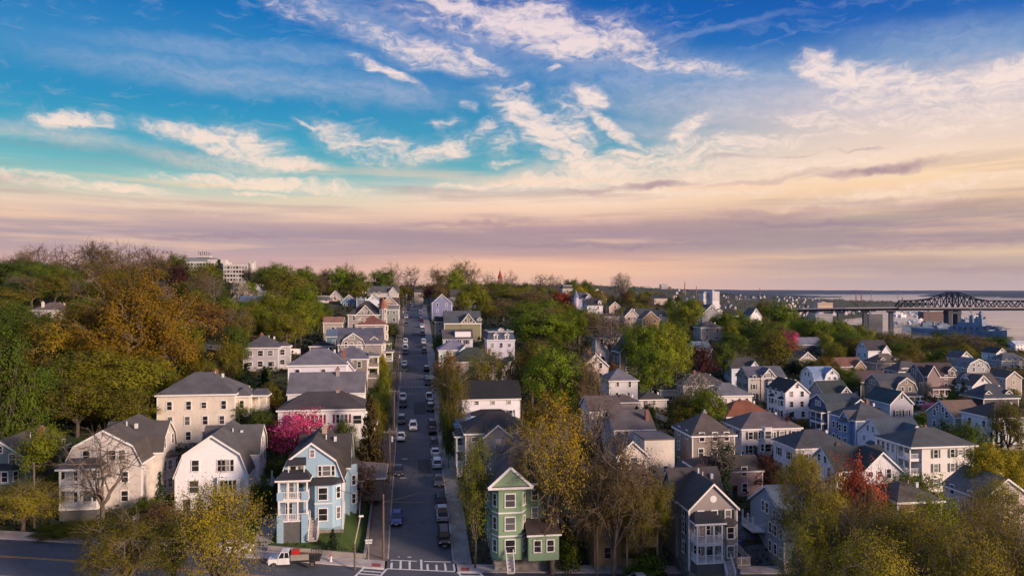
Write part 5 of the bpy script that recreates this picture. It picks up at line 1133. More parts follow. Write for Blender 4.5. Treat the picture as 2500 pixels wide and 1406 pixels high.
# ------------------------------------------------------------------ far shores
def ridge(name, pts, depth, m, seed=1, kind='structure', rough=8, n=240):
    """long low land: pts (px, D, top height above the water)"""
    rng = np.random.RandomState(seed); px = np.array([p[0] for p in pts], float); t = np.linspace(0, 1, n); PX = px[0]+(px[-1]-px[0])*t
    D = np.interp(PX, px, [p[1] for p in pts]); H = np.interp(PX, px, [p[2] for p in pts])
    nz = np.convolve(rng.randn(n+40), np.ones(14)/14, 'same')[20:20+n]*rough*1.6+np.convolve(rng.randn(n+4), np.ones(3)/3, 'same')[2:2+n]*rough*.25
    H = np.maximum(H+nz*np.minimum(1, H/20), -2); rows = []
    for f, k in ((0, 0), (.06, .35), (.3, .8), (.55, 1), (1.0, .3)):
        rows.append(np.stack([(PX-1250)/F*D*(1+f*depth), D*(1+f*depth), H*k*(1 if k else 0)-.8], 1))
    V = np.concatenate(rows); R = len(rows); i = np.arange(R-1)[:, None]*n+np.arange(n-1)[None]
    Q = np.stack([i, i+1, i+n+1, i+n], -1).reshape(-1, 4)
    me = np_mesh(name, V, Q, m); me.polygons.foreach_set('use_smooth', np.ones(len(Q), bool)); return tag(obj(name, me), kind=kind)
def _wood(t, b):
    o = P(t); f, _ = t.noise(o, .004, 6, .65); g, _ = t.noise(o, .03, 5, .7)
    k = t.mix(t.smooth(f, .35, .65), (.014, .026, .034), (.024, .034, .036)); k = t.mix(t.smooth(g, .4, .6, 0, .6), k, (.010, .018, .024))
    t.link(k, b.inputs['Base Color']); b.inputs['Roughness'].default_value = .95
WOODS = mat('far_woodland', _wood)
ridge('far_hills', [(-1200, 16000, 150), (600, 16000, 160), (1400, 14000, 190), (1700, 14500, 110), (1950, 16000, 85), (2300, 17500, 80), (2500, 17500, 72), (3800, 17500, 90)], .3, WOODS, 1, rough=14)
ridge('far_shore', [(2240, 9800, 0), (2300, 9600, 46), (2420, 9500, 60), (2600, 9300, 52), (3800, 9000, 60)], .2, WOODS, 3, rough=8)
ridge('far_shore', [(2440, 7900, 0), (2480, 7800, 22), (2640, 7500, 30), (3800, 7300, 40)], .15, WOODS, 4, rough=5)
ridge('far_shore', [(1300, 7000, 110), (1480, 7000, 112), (1620, 7000, 100), (1760, 7400, 60), (1900, 7800, 40), (2000, 8200, 14), (2060, 8300, 0)], .2, WOODS, 5, rough=7)
ORD = ['nearest', 'second', 'third', 'fourth', 'fifth', 'sixth', 'seventh', 'eighth', 'ninth', 'tenth', 'eleventh', 'twelfth', 'thirteenth', 'fourteenth', 'fifteenth', 'sixteenth', 'seventeenth', 'eighteenth', 'nineteenth', 'twentieth', 'twenty-first', 'twenty-second', 'twenty-third', 'twenty-fourth', 'twenty-fifth', 'twenty-sixth', 'twenty-seventh', 'twenty-eighth', 'twenty-ninth', 'thirtieth']
# ------------------------------------------------------------------ large structures far off
def big_building():
    D = 600; zb = g1(at(530, D), D)-2
    r = empty('hospital_building', (at(535, D), D, 0), TH*.6); tag(r, 'pale multi-storey institutional block with antennas rising above the left hill', 'building')
    wm = siding((.52, .49, .45), .1); conc = plain('pale_concrete', (.46, .44, .42), .8); dk = plain('dark_cladding', (.16, .18, .21), .6)
    def zt(py): return zat(py, D)
    w = MB(); w.box(at(545, D)-at(535, D), at(604, D)-at(535, D), 0, 16, zb, zt(645)); w.box(at(446, D)-at(535, D), at(545, D)-at(535, D), 6, 24, zb, zt(638)); w.build('wall', wm, r)
    t = MB(); t.cyl(at(611, D)-at(535, D), 2.2, zb, zt(642), 2.6, n=14); t.box(at(614, D)-at(535, D), at(619, D)-at(535, D), 1, 5, zb, zt(637)); t.box(at(606, D)-at(535, D), at(616, D)-at(535, D), 1.5, 5, zt(645), zt(636)); t.build('stair_tower', conc, r)
    p = MB(); a = at(450, D)-at(535, D); p.box(a, at(515, D)-at(535, D), 8, 20, zt(638)+.01, zt(628)); p.build('penthouse', dk, r)
    p = MB(); p.box(at(478, D)-at(535, D), at(506, D)-at(535, D), 7, 14, zt(628)+.01, zt(624)); p.box(at(500, D)-at(535, D), at(543, D)-at(535, D), 7.5, 16, zt(638)+.02, zt(633)); p.build('plant_room', conc, r)
    for k in range(9):
        x = at(480+k*3, D)-at(535, D); q = MB(); q.box(x-.28, x+.28, 6.8+(k % 3)*1.5, 7.2+(k % 3)*1.5, zt(621)-(k % 2)*.6, zt(612)-(k % 3)*.5); q.box(x-.06, x+.06, 6.9+(k % 3)*1.5, 7.1+(k % 3)*1.5, zt(624), zt(621)); q.build('antenna', dk, r)
    q = MB(); q.box(at(446, D)-at(535, D), at(447, D)-at(535, D), 8, 8.3, zt(638), zt(614)); q.build('mast', dk, r)
    for i in range(8):
        for k, py in enumerate((650, 660, 670, 680)):
            x = at(550+i*7, D)-at(535, D); z = zt(py+3); f = MB(); f.box(x-.85, x+.85, -.06, .05, z-1.0, z+1.0, 1); f.box(x-1.05, x+1.05, -.10, -.0, z+1.0, z+1.2); f.box(x-1.05, x+1.05, -.12, 0, z-1.2, z-1.0); f.build('window', [conc, GLASS], r)
    for i in range(13):
        for py in (643, 652):
            x = at(450+i*7.2, D)-at(535, D); z = zt(py+2); f = MB(); f.box(x-.8, x+.8, 5.94, 6.05, z-.9, z+.9, 1); f.box(x-1.0, x+1.0, 5.90, 6.0, z-1.1, z-.9); f.build('window', [conc, GLASS], r)
big_building()
HOUSES.append(dict(short='pale institutional block', px=575, D=600, x=at(575, 600), y=600, pytop=640, py=715)); HOUSES.append(dict(short='pale institutional block', px=480, D=600, x=at(480, 600), y=600, pytop=630, py=690))
def steeple():
    D = 690; x = at(1221, D); zb = g1(x, D)-1; r = empty('church_steeple', (x, D, zb), TH); tag(r, 'slender church steeple with a red spire on the skyline above the trees', 'steeple')
    z = lambda py: zat(py, D)-zb
    t = MB(); t.box(-2.3, 2.3, -2.3, 2.3, 0, z(685)); t.build('tower', BRICK, r); t = MB(); t.box(-1.7, 1.7, -1.7, 1.7, z(685)+.01, z(679)); t.build('belfry', plain('belfry_grey', (.16, .13, .13), .8), r)
    c = MB(); c.cyl(0, 0, z(679), z(659), 2.5, .12, n=8); c.build('spire', roofm((.36, .06, .045)), r); f = MB(); f.bar((0, 0, z(659)), (0, 0, z(653)), .14); f.bar((-.6, 0, z(655)), (.6, 0, z(655)), .14); f.build('finial', plain('iron', (.05, .05, .05)), r)
steeple()
def block_tower(px, D, w, py0, label, c, nm='apartment_block', dep=14, rows=8, cols=6, rz=0, pyb=None):
    x = at(px, D); zb = g1(x, D)-2 if pyb is None else zat(pyb, D); r = empty(nm, (x, D, zb), rz); tag(r, label, 'building'); h = zat(py0, D)-zb; W_ = w/F*D
    b = MB(); b.box(-W_/2, W_/2, 0, dep, 0, h); b.build('wall', siding(c, .08), r); t = MB(); t.box(-W_*.18, W_*.1, dep*.3, dep*.7, h+.01, h+3.2); t.box(-W_/2-.1, W_/2+.1, -.1, dep+.1, h-.0+.004, h+.4) ; t.build('roof_housing', plain('roof_conc', (.4, .38, .38), .8), r)
    for i in range(rows):
        m = MB()
        for k in range(cols): xx = -W_/2+W_*(k+.5)/cols; m.box(xx-W_/cols*.28, xx+W_/cols*.28, -.08, .05, h-(i+.8)*3.0, h-(i+.35)*3.0)
        m.build('window_row', GLASS, r)
block_tower(1748, 1500, 20, 712, 'white apartment block rising from the woods on the right hill', (.48, .46, .50), dep=26, rows=6, cols=5, rz=.35)
block_tower(1726, 1505, 20, 716, 'lower grey-white wing building left of the white apartment block', (.50, .47, .48), dep=16, rows=4, cols=6, rz=.35)
block_tower(1622, 3000, 17, 694, 'pale stepped tower block far off on the skyline', (.5, .47, .47), dep=30, rows=8, cols=5)
block_tower(2015, 2450, 37, 739, 'long peach factory building behind the bridge approach', (.56, .40, .30), nm='factory_building', dep=30, rows=3, cols=12)
block_tower(1636, 3050, 6, 700, 'small red-brown tower beside the far pale tower block', (.25, .12, .09), dep=12, rows=4, cols=2)
block_tower(2284, 1900, 58, 761, 'long dark brown brick wharf warehouse behind the bridge pier', (.10, .055, .045), nm='warehouse', dep=26, rows=1, cols=14, pyb=781)
block_tower(2138, 1560, 34, 767, 'grey industrial shed below the bridge approach', (.13, .125, .13), nm='industrial_shed', dep=30, rows=1, cols=6, pyb=798)
block_tower(2012, 1380, 42, 767, 'low white-roofed warehouse among the trees under the bridge approach', (.30, .28, .28), nm='industrial_shed', dep=34, rows=1, cols=8, pyb=792)
def stack(px, py0, D, label, r_=1.6):
    x = at(px, D); zb = min(g1(x, D), zat(py0, D)-20); r = empty('chimney_stack', (x, D, zb)); tag(r, label, 'chimney stack'); h = zat(py0, D)-zb
    m = MB(); m.cyl(0, 0, 0, h, r_, r_*.62, n=10); m.build('shaft', BRICK, r); c = MB(); c.cyl(0, 0, h-1.5, h, r_*.78, r_*.8, n=10); c.build('cap', plain('soot', (.05, .045, .045)), r)
stack(1672, 689, 2600, 'tall thin brick chimney stack left of the far apartment block, on the skyline', 2.2)
stack(1700, 699, 2600, 'short stub of a chimney stack right of the tall skyline one', 1.8); stack(1855, 702, 4200, 'lone thin chimney stack above the far town, between the apartment block and the bay', 2.4)
stack(2090, 714, 4300, 'left one of the two dark chimney stacks on the spit across the bay', 3.2); stack(2103, 712, 4300, 'right one of the two dark chimney stacks on the spit across the bay', 3.4); stack(2203, 726, 3300, 'brick chimney stack just left of the bridge tower truss', 2.6)
def pylon(px, py0, D, label):
    x = at(px, D); r = empty('pylon', (x, D, -1)); tag(r, label, 'pylon'); h = zat(py0, D)+1; m = MB()
    for a in (-1, 1): m.bar((a*5, 0, 0), (a*1.5, 0, h), 2.2)
    m.build('mast', plain('pylon_steel', (.10, .12, .15), .6), r); c = MB()
    for f in (.35, .7, .92): c.bar((-6, 0, h*f), (6, 0, h*f), 1.2)
    c.build('crossarm', plain('pylon_steel', (.10, .12, .15), .6), r)
pylon(2127, 707, 8000, 'left of two tall pylons standing in the bay'); pylon(2192, 707, 8000, 'right of two tall pylons standing in the bay')
STEEL = plain('blue_black_steel', (.006, .010, .024), .9); next(n for n in STEEL.node_tree.nodes if n.type == 'BSDF_PRINCIPLED').inputs['Specular IOR Level'].default_value = .1
def bridge():
    Y0 = 1450; r = empty('truss_bridge', (at(2325, Y0), Y0, 0), math.radians(1.5)); tag(r, 'long dark steel cantilever truss bridge crossing the river at the right', 'bridge')
    bx = lambda px: at(px, Y0)-at(2325, Y0)
    DZ = 41.0; W2 = 10.0; deckc = plain('bridge_deck', (.26, .235, .23), .8)
    d = MB(); d.box(bx(2185), bx(2760), -W2-1, W2+1, DZ-.6, DZ+.4); d.build('deck', deckc, r)
    d = MB(); d.box(bx(2185), bx(2760), -W2-1.3, -W2-1.05, DZ+.4, DZ+1.9); d.box(bx(2185), bx(2760), W2+1.05, W2+1.3, DZ+.4, DZ+1.9); d.build('parapet', deckc, r)
    g = MB(); g.box(bx(2185), bx(2760), -W2+.6, W2-.6, DZ-4.6, DZ-.62); g.build('deck_girder', STEEL, r)
    # upper chord height along px
    cp = [(2190, 3), (2200, 14.5), (2240, 15), (2275, 18.5), (2305, 27), (2318, 31), (2333, 31), (2346, 27), (2376, 18.5), (2405, 14.5), (2560, 14.5), (2610, 18.5), (2640, 27), (2655, 31), (2670, 27), (2700, 18.5), (2760, 15)]
    hx = lambda px: DZ+float(np.interp(px, [c[0] for c in cp], [c[1] for c in cp]))
    pan = [2190]+[2200+i*14.75 for i in range(8)]+[2318, 2332.5]+[2347+i*14.75 for i in range(22)]
    for sg in (-1, 1):
        t = MB(); y = sg*W2; w = MB()
        for i, (a, b) in enumerate(zip(pan, pan[1:])):
            A, B = (bx(a), y, hx(a)), (bx(b), y, hx(b)); lo = lambda p: (bx(p), y, DZ-.2)
            t.bar(A, B, 1.8, 2.0); t.bar(lo(a), lo(b), 1.6)
            w.bar(lo(b), B, .8)
            if i % 2: w.bar(lo(a), B, 1.4)
            else: w.bar(A, lo(b), 1.4)
            if hx(a) > DZ+20 and hx(b) > DZ+17 and not (2316 < a < 2331): m_ = (hx(a)+DZ)/2; w.bar((bx(a), y, m_), (bx(b), y, (hx(b)+DZ)/2), .8)
        for p in (2318, 2332.5): w.bar((bx(p), y, DZ), (bx(p), y, hx(p)), 1.7)
        for z in (8, 16, 24): w.bar((bx(2318), y, DZ+z), (bx(2332.5), y, DZ+z+7), .9); w.bar((bx(2332.5), y, DZ+z), (bx(2318), y, DZ+z+7), .9)
        t.build('chord', STEEL, r); w.build('web_members', STEEL, r)
    c = MB()
    for a in pan[::2]: c.bar((bx(a), -W2, hx(a)), (bx(a), W2, hx(a)), .8)
    c.build('sway_bracing', STEEL, r)
    for px in (2325, 2655):
        p = MB(); x = bx(px)
        for sg in (-1, 1): p.box(x+sg*9-3.6, x+sg*9+3.6, -8, 8, -2, DZ-4.7)
        p.box(x-13.2, x+13.2, -8.6, 8.6, 30, 34.5); p.build('pier', plain('pier_concrete', (.045, .05, .06), .85), r)
    # approach viaduct climbing down to the left
    a = empty('approach_viaduct', (at(2185, Y0), Y0, 0), 0); tag(a, 'long concrete viaduct with a pale parapet leading left from the truss bridge', 'viaduct')
    pts = [(2185, 1450, 41), (2060, 1470, 39.5), (1950, 1500, 37), (1880, 1540, 33), (1800, 1620, 28)]
    P3 = [(at(px, D)-at(2185, Y0), D-Y0, z) for px, D, z in pts]
    d = MB(); gg = MB()
    for p, q in zip(P3, P3[1:]): d.bar((p[0], p[1], p[2]+.3), (q[0], q[1], q[2]+.3), 21, 1.0); gg.bar((p[0], p[1], p[2]-2.4), (q[0], q[1], q[2]-2.4), 15, 4.0)
    d.build('deck', deckc, a); gg.build('deck_girder', STEEL, a); e = MB()
    for p, q in zip(P3, P3[1:]): e.bar((p[0], p[1]-10.4, p[2]+1.6), (q[0], q[1]-10.4, q[2]+1.6), .3, 1.9)
    e.build('parapet', plain('pale_parapet', (.36, .33, .32), .8), a)
    for px, D, zt in ((2175, 1452, 36), (2112, 1462, 35.5), (2050, 1472, 34.5), (1985, 1490, 33)):
        p = MB(); x = at(px, D)-at(2185, Y0); y = D-Y0
        p.box(x-4, x+4, y-2.5, y+2.5, -2, zt-3.5)
        p.box(x-8, x+8, y-2.8, y+2.8, zt-3.4, zt-.5); p.build('pier', plain('pier_concrete', (.045, .05, .06), .85), a)
bridge()
NAVYG = plain('naval_grey_blue', (.115, .165, .235), .55, .2, .08); NAVYD = plain('naval_dark', (.05, .07, .10), .6, .2, .1)
def hull(stations, name, m, parent):
    """stations along x: (x, half width at deck, half width at waterline, deck z)"""
    M = MB(); n = len(stations)
    for x, wd, ww, z in stations: M.v += [(x, -wd, z), (x, -ww, 0.0), (x, -ww*.6, -1.5), (x, ww*.6, -1.5), (x, ww, 0), (x, wd, z)]
    for i in range(n-1):
        a = i*6; b = a+6
        for k in range(5): M.f.append((a+k, a+k+1, b+k+1, b+k)); M.m.append(0)
        M.f.append((a, b, b+5, a+5)); M.m.append(0)
    M.f.append(tuple(range(6))); M.m.append(0); M.f.append(tuple(range((n-1)*6, n*6))[::-1]); M.m.append(0)
    return M.build(name, m, parent)
def warship():
    x0, y0, x1, y1 = 746, 1372, 786, 1170; a = math.atan2(y1-y0, x1-x0); L = math.hypot(x1-x0, y1-y0)
    r = empty('battleship', (x0, y0, 0), a); tag(r, 'large blue-grey battleship moored at the river bank with a tall pyramid superstructure', 'warship')
    st = [(0, 5, 3, 8), (12, 11, 8, 8), (40, 15.5, 15, 7.8), (90, 16.5, 16.5, 8), (140, 15.5, 14, 8.6), (175, 11, 7.5, 10), (195, 6, 2.6, 11.6), (L, .5, .2, 13)]
    hull(st, 'hull', NAVYG, r)
    s = MB(); s.box(96, 170, -10, 10, 8, 13); s.box(104, 168, -8, 8, 13.01, 17); s.box(112, 164, -6.5, 6.5, 17.01, 22); s.box(146, 162, -5, 5, 22.01, 29); s.box(116, 126, -3.5, 3.5, 22.01, 27); s.cyl(154, 0, 29.01, 36, 4.2, 3.0, n=12); s.box(149, 159, -4.6, 4.6, 36.01, 37.5); s.cyl(154, 0, 37.51, 41, 2.2, n=10); s.build('superstructure', NAVYG, r)
    f = MB(); f.cyl(136, 0, 22.01, 34, 4, 3.4, n=14); f.build('funnel', NAVYG, r)
    m = MB(); m.bar((154, 0, 41), (154, 0, 50), .7); m.bar((150, 0, 45), (158, 0, 45), .5); m.bar((136, 0, 34), (133, 0, 45), .8); m.bar((130, 0, 40), (137, 0, 40), .5); m.box(131, 135, -1.8, 1.8, 44, 44.6); m.build('mast', NAVYD, r)
    for (x, z, dr) in ((189, 11.0, 1), (176, 13.4, 1), (60, 8.0, -1)):
        t = MB(); t.box(x-6, x+6, -5.5, 5.5, z+2.2, z+5.4); t.cyl(x, 0, z-1.5, z+2.2, 5.2, n=16); o = t.build('turret', NAVYG, r)
        for y in (-2.6, 0, 2.6): g = MB(); g.cyl(y, z+4, x+dr*6, x+dr*21, .55, .38, n=8, axis='x'); g.build('gun_barrel', NAVYD, o)
    for k in range(5):
        for sg in (-1, 1): t = MB(); x = 108+k*12; t.box(x-2.4, x+2.4, sg*11.5-2.2, sg*11.5+2.2, 11.5, 14.5); t.bar((x+2, sg*11.5-.7, 13.2), (x+6, sg*11.5-.7, 14.2), .35); t.bar((x+2, sg*11.5+.7, 13.2), (x+6, sg*11.5+.7, 14.2), .35); t.build('gun_mount', NAVYG, r)
    for x, z_ in ((108, 17.01), (146, 29.01), (162, 29.01)): d = MB(); d.cyl(x, 0, z_, z_+3.5, 2.0, 1.6, n=10); d.build('gun_director', NAVYD, r)
    w = MB(); w.bar((L-3, 0, 12.5), (L-3, 0, 16), .3); w.build('jackstaff', NAVYD, r)
    # second, lower ship alongside, further left
    r = empty('destroyer', (at(2352, 1440), 1440, 0), math.radians(178)); tag(r, 'smaller grey-blue naval ship moored under the bridge, left of the battleship', 'warship')
    hull([(0, 4, 3, 4), (10, 6.2, 5.5, 4), (60, 6.8, 6.2, 4.4), (95, 4.6, 3, 6), (118, .4, .2, 8.5)], 'hull', NAVYG, r)
    s = MB(); s.box(28, 80, -4.2, 4.2, 4.3, 8.5); s.box(62, 80, -4, 4, 8.51, 13); s.box(66, 74, -3, 3, 13.01, 16); s.box(32, 48, -3.4, 3.4, 8.51, 11.5); s.build('superstructure', NAVYG, r)
    for x in (42, 57): f = MB(); f.cyl(x, 0, 8.5, 15, 2.2, 1.8, n=12); f.build('funnel', NAVYG, r)
    m = MB(); m.bar((66, 0, 16), (64, 0, 28), .6); m.bar((65, -3, 23), (65, 3, 23), .4); m.build('mast', NAVYD, r)
    for x in (16, 88): t = MB(); t.box(x-2.5, x+2.5, -2, 2, 4.6, 7.4); t.bar((x+2, 0, 6.4), (x+8, 0, 7), .4); t.build('turret', NAVYG, r)
warship()
def dock(px0, D0, px1, D1, label, w=7):
    r = empty('pier', (at(px0, D0), D0, 0)); tag(r, label, 'pier'); q = (at(px1, D1)-at(px0, D0), D1-D0); m = MB(); m.bar((0, 0, 2.2), (q[0], q[1], 2.2), w, .8); m.build('deck', plain('dock_planks', (.19, .17, .16), .85), r)
    n = int(math.hypot(*q)/12)
    p = MB()
    for i in range(n+1):
        for s_ in (-w*.4, w*.4): p.bar((q[0]*i/n, q[1]*i/n+s_, -1), (q[0]*i/n, q[1]*i/n+s_, 1.8), .7)
    p.build('pilings', plain('dock_piles', (.06, .05, .045), .9), r)
dock(2180, 1560, 2395, 1560, 'long low dark pier on the water behind the warships', 9); dock(2190, 1690, 2360, 1690, 'second pier parallel to the long one, closer to the warehouse', 8); dock(2300, 2010, 2402, 1960, 'far pier with stacked cargo right of the bridge pier', 12); dock(2200, 2250, 2290, 2250, 'marina pontoon left of the brown warehouse', 5); dock(2190, 2500, 2300, 2500, 'outer marina pontoon near the far bank', 5)
def boat_proto():
    r = empty('moored_boat', (0, 0, 0)); hull([(-4.5, 1.5, 1.3, 1.4), (0, 1.9, 1.6, 1.5), (3.5, 1.2, .8, 1.9), (5.5, .1, .05, 2.3)], 'hull', plain('boat_white', (.75, .74, .73), .35), r)
    c = MB(); c.box(-2.6, 1.6, -1.1, 1.1, 1.45, 3.0); c.build('cabin', plain('boat_white', (.75, .74, .73), .35), r); g = MB(); g.box(.6, 1.68, -1.14, 1.14, 2.1, 2.7); g.build('windscreen', GLASS, r); return r
BP = boat_proto(); rb = random.Random(5); _first = True
for (pxa, pxb, Da, Db, n) in ((2180, 2262, 2150, 2620, 28), (2335, 2390, 1850, 2150, 12), (2180, 2250, 1720, 1900, 10), (2255, 2310, 2280, 2480, 10)):
    for k in range(n):
        D = rb.uniform(Da, Db); px = rb.uniform(pxa, pxb); b = BP if _first else copy_tree(BP); _first = False
        b.location = (at(px, D), D, 0); b.rotation_euler = (0, 0, rb.uniform(0, 6.3)); s_ = rb.uniform(.9, 2.0); b.scale = (s_, s_, s_)
        tag(b, {2150: 'small white boat in the marina left of the brown warehouse', 1850: 'small white boat moored by the far pier right of the bridge pier', 1720: 'small white boat moored at the near pier under the bridge', 2280: 'small white boat moored beyond the brown warehouse'}[Da], 'boat', 'boats in the marina')
# the far town: tiny houses on the spit and under the skyline
def tiny(wc, rc):
    m = MB(); m.box(-4.2, 4.2, -5, 5, 0, 6, 0); m.poly([(-4.2, -5, 6), (4.2, -5, 6), (0, -5, 9.2)], 0); m.poly([(-4.2, 5, 6), (4.2, 5, 6), (0, 5, 9.2)], 0)
    for sg in (-1, 1): m.poly([(sg*4.8, -5.4, 5.7), (0, -5.4, 9.4), (0, 5.4, 9.4), (sg*4.8, 5.4, 5.7)], 1)
    m.box(-2.6, -1.6, -5.05, -5, 1.5, 3, 2); m.box(1.6, 2.6, -5.05, -5, 1.5, 3, 2); m.box(-.5, .5, -5.05, -5, 4.2, 5.4, 2)
    return m.mesh('far_house', [siding(wc, .05), roofm(rc), GLASS])
TN = [('white', tiny((.33, .31, .33), RG)), ('pale tan', tiny((.5, .42, .35), RB)), ('grey', tiny((.36, .36, .40), RG)), ('cream', tiny((.62, .56, .48), RDB))]
def town(pxa, pxb, Da, Db, n, where, seed, sc=1.0):
    r_ = random.Random(seed)
    for k in range(n):
        D = r_.uniform(Da, Db); px = r_.uniform(pxa, pxb); x = at(px, D); z = g1(x, D)
        if z < 2: continue
        c, me = TN[r_.choice((0, 0, 0, 1, 2, 3))]; o = obj('far_house', me, None, (x, D, z-.5), r_.uniform(-.6, .9)); s_ = sc*r_.uniform(.85, 1.35); o.scale = (s_, s_, s_)
        tag(o, 'tiny %s gabled house %s' % (c, where), 'house', 'tiny houses of the far town'); FOOT.append((x, D, 8*s_))
town(1880, 2010, 2050, 2800, 52, 'in the rows left of the peach factory', 1); town(1790, 2000, 2900, 4100, 44, 'on the low ridge above the peach factory', 2)
town(2020, 2200, 1900, 2600, 34, 'behind the bridge approach', 3); town(1640, 1800, 1800, 3000, 30, 'around the white apartment block', 4); town(1560, 1700, 640, 900, 4, 'among the upper trees of the right hill', 6)
town(1900, 2160, 700, 1250, 16, 'among the trees below the bridge approach', 7); town(1330, 1600, 560, 700, 6, 'near the crest of the right hill', 8)

def ordinals(grp):
    """same-looking things: told apart by their order from the left"""
    L = {}
    for o in list(COL.objects):
        if o.parent is None and o.get('group') == grp: L.setdefault(o['label'], []).append(o)
    for lab, os_ in L.items():
        if len(os_) < 2: continue
        os_.sort(key=lambda o: o.location.x/o.location.y)
        nm = ['leftmost']+[w+' from left' for w in ORD[1:]]
        for k, o in enumerate(os_[:30]): o['label'] = nm[k]+' '+lab
# ------------------------------------------------------------------ vehicles
ordinals('boats in the marina'); ordinals('tiny houses of the far town')
TYRE = plain('tyre_rubber', (.014, .014, .015), .9); RIM = plain('alloy_rim', (.35, .35, .36), .3, metal=.8)
def _cg(t, b): b.inputs['Base Color'].default_value = (.012, .016, .022, 1); b.inputs['Roughness'].default_value = .06
CARGLASS = mat('car_glass', _cg)
def _hl(t, b): b.inputs['Base Color'].default_value = (.75, .75, .72, 1); b.inputs['Roughness'].default_value = .15
def _tl(t, b): b.inputs['Base Color'].default_value = (.35, .01, .01, 1); b.inputs['Roughness'].default_value = .2
HL = mat('headlight_glass', _hl); TL = mat('taillight_glass', _tl)
def paintm(n, c):
    def fn(t, b):
        f, _ = t.noise(P(t), 1.2, 3, .5); k = t.mix(t.smooth(f, .3, .7), tuple(v*.9 for v in c), tuple(min(.85, v*1.08) for v in c)); t.link(k, b.inputs['Base Color'])
        b.inputs['Roughness'].default_value = .28; b.inputs['Coat Weight'].default_value = .6; b.inputs['Coat Roughness'].default_value = .08
    return mat('car_paint_'+n, fn)
PAINTS = {'black': (.012, .012, .015), 'white': (.72, .72, .73), 'silver': (.38, .39, .41), 'dark grey': (.07, .075, .085), 'blue': (.02, .05, .22), 'dark blue': (.012, .022, .07), 'red': (.25, .015, .015), 'dark red': (.10, .012, .016), 'beige': (.36, .31, .25)}
KINDS = {  # length, half width, stations of lower body (x from rear, z bottom, z top, half width factor), greenhouse base & top
 'sedan': dict(L=4.7, W=.91, body=[(0, .42, .92, .80), (.12, .30, 1.0, .93), (1.1, .24, 1.03, 1), (3.1, .24, .98, 1), (4.3, .26, .82, .97), (4.62, .34, .70, .86), (4.7, .42, .62, .78)], gb=(.75, 3.45, .98), gt=(1.45, 2.65, 1.44)),
 'suv': dict(L=4.7, W=.95, body=[(0, .5, 1.05, .88), (.1, .34, 1.12, .96), (1.1, .30, 1.12, 1), (3.2, .30, 1.08, 1), (4.35, .32, 1.0, .98), (4.62, .38, .88, .9), (4.7, .46, .76, .82)], gb=(.12, 3.5, 1.1), gt=(.5, 2.75, 1.72)),
 'pickup': dict(L=5.6, W=.98, body=[(0, .55, 1.08, .95), (.05, .45, 1.12, .98), (1.9, .4, 1.12, 1), (4.0, .4, 1.12, 1), (5.1, .42, 1.08, .98), (5.5, .46, .98, .92), (5.6, .55, .82, .86)], gb=(2.0, 4.15, 1.12), gt=(2.2, 3.5, 1.80)),
 'van': dict(L=5.2, W=1.0, body=[(0, .45, 1.3, .95), (.06, .36, 1.36, .99), (1.5, .34, 1.36, 1), (4.0, .34, 1.3, 1), (4.8, .36, 1.1, .97), (5.15, .42, .95, .9), (5.2, .5, .8, .84)], gb=(.06, 4.5, 1.3), gt=(.12, 3.9, 2.05)),
 'jeep': dict(L=4.2, W=.92, body=[(0, .55, 1.12, .96), (.03, .5, 1.14, 1), (1.5, .48, 1.14, 1), (2.9, .48, 1.12, 1), (4.1, .5, 1.06, .80), (4.2, .55, .98, .78)], gb=(.05, 2.75, 1.13), gt=(.08, 2.5, 1.84))}
def wheel_meshes(r=.33):
    t = MB(); t.cyl(0, 0, -.12, .12, r, n=16, axis='y'); q = MB(); q.cyl(0, 0, -.135, .135, r*.62, n=12, axis='y'); return t.mesh('tyre', [TYRE]), q.mesh('rim', [RIM])
WHM = wheel_meshes()
CARP = {}
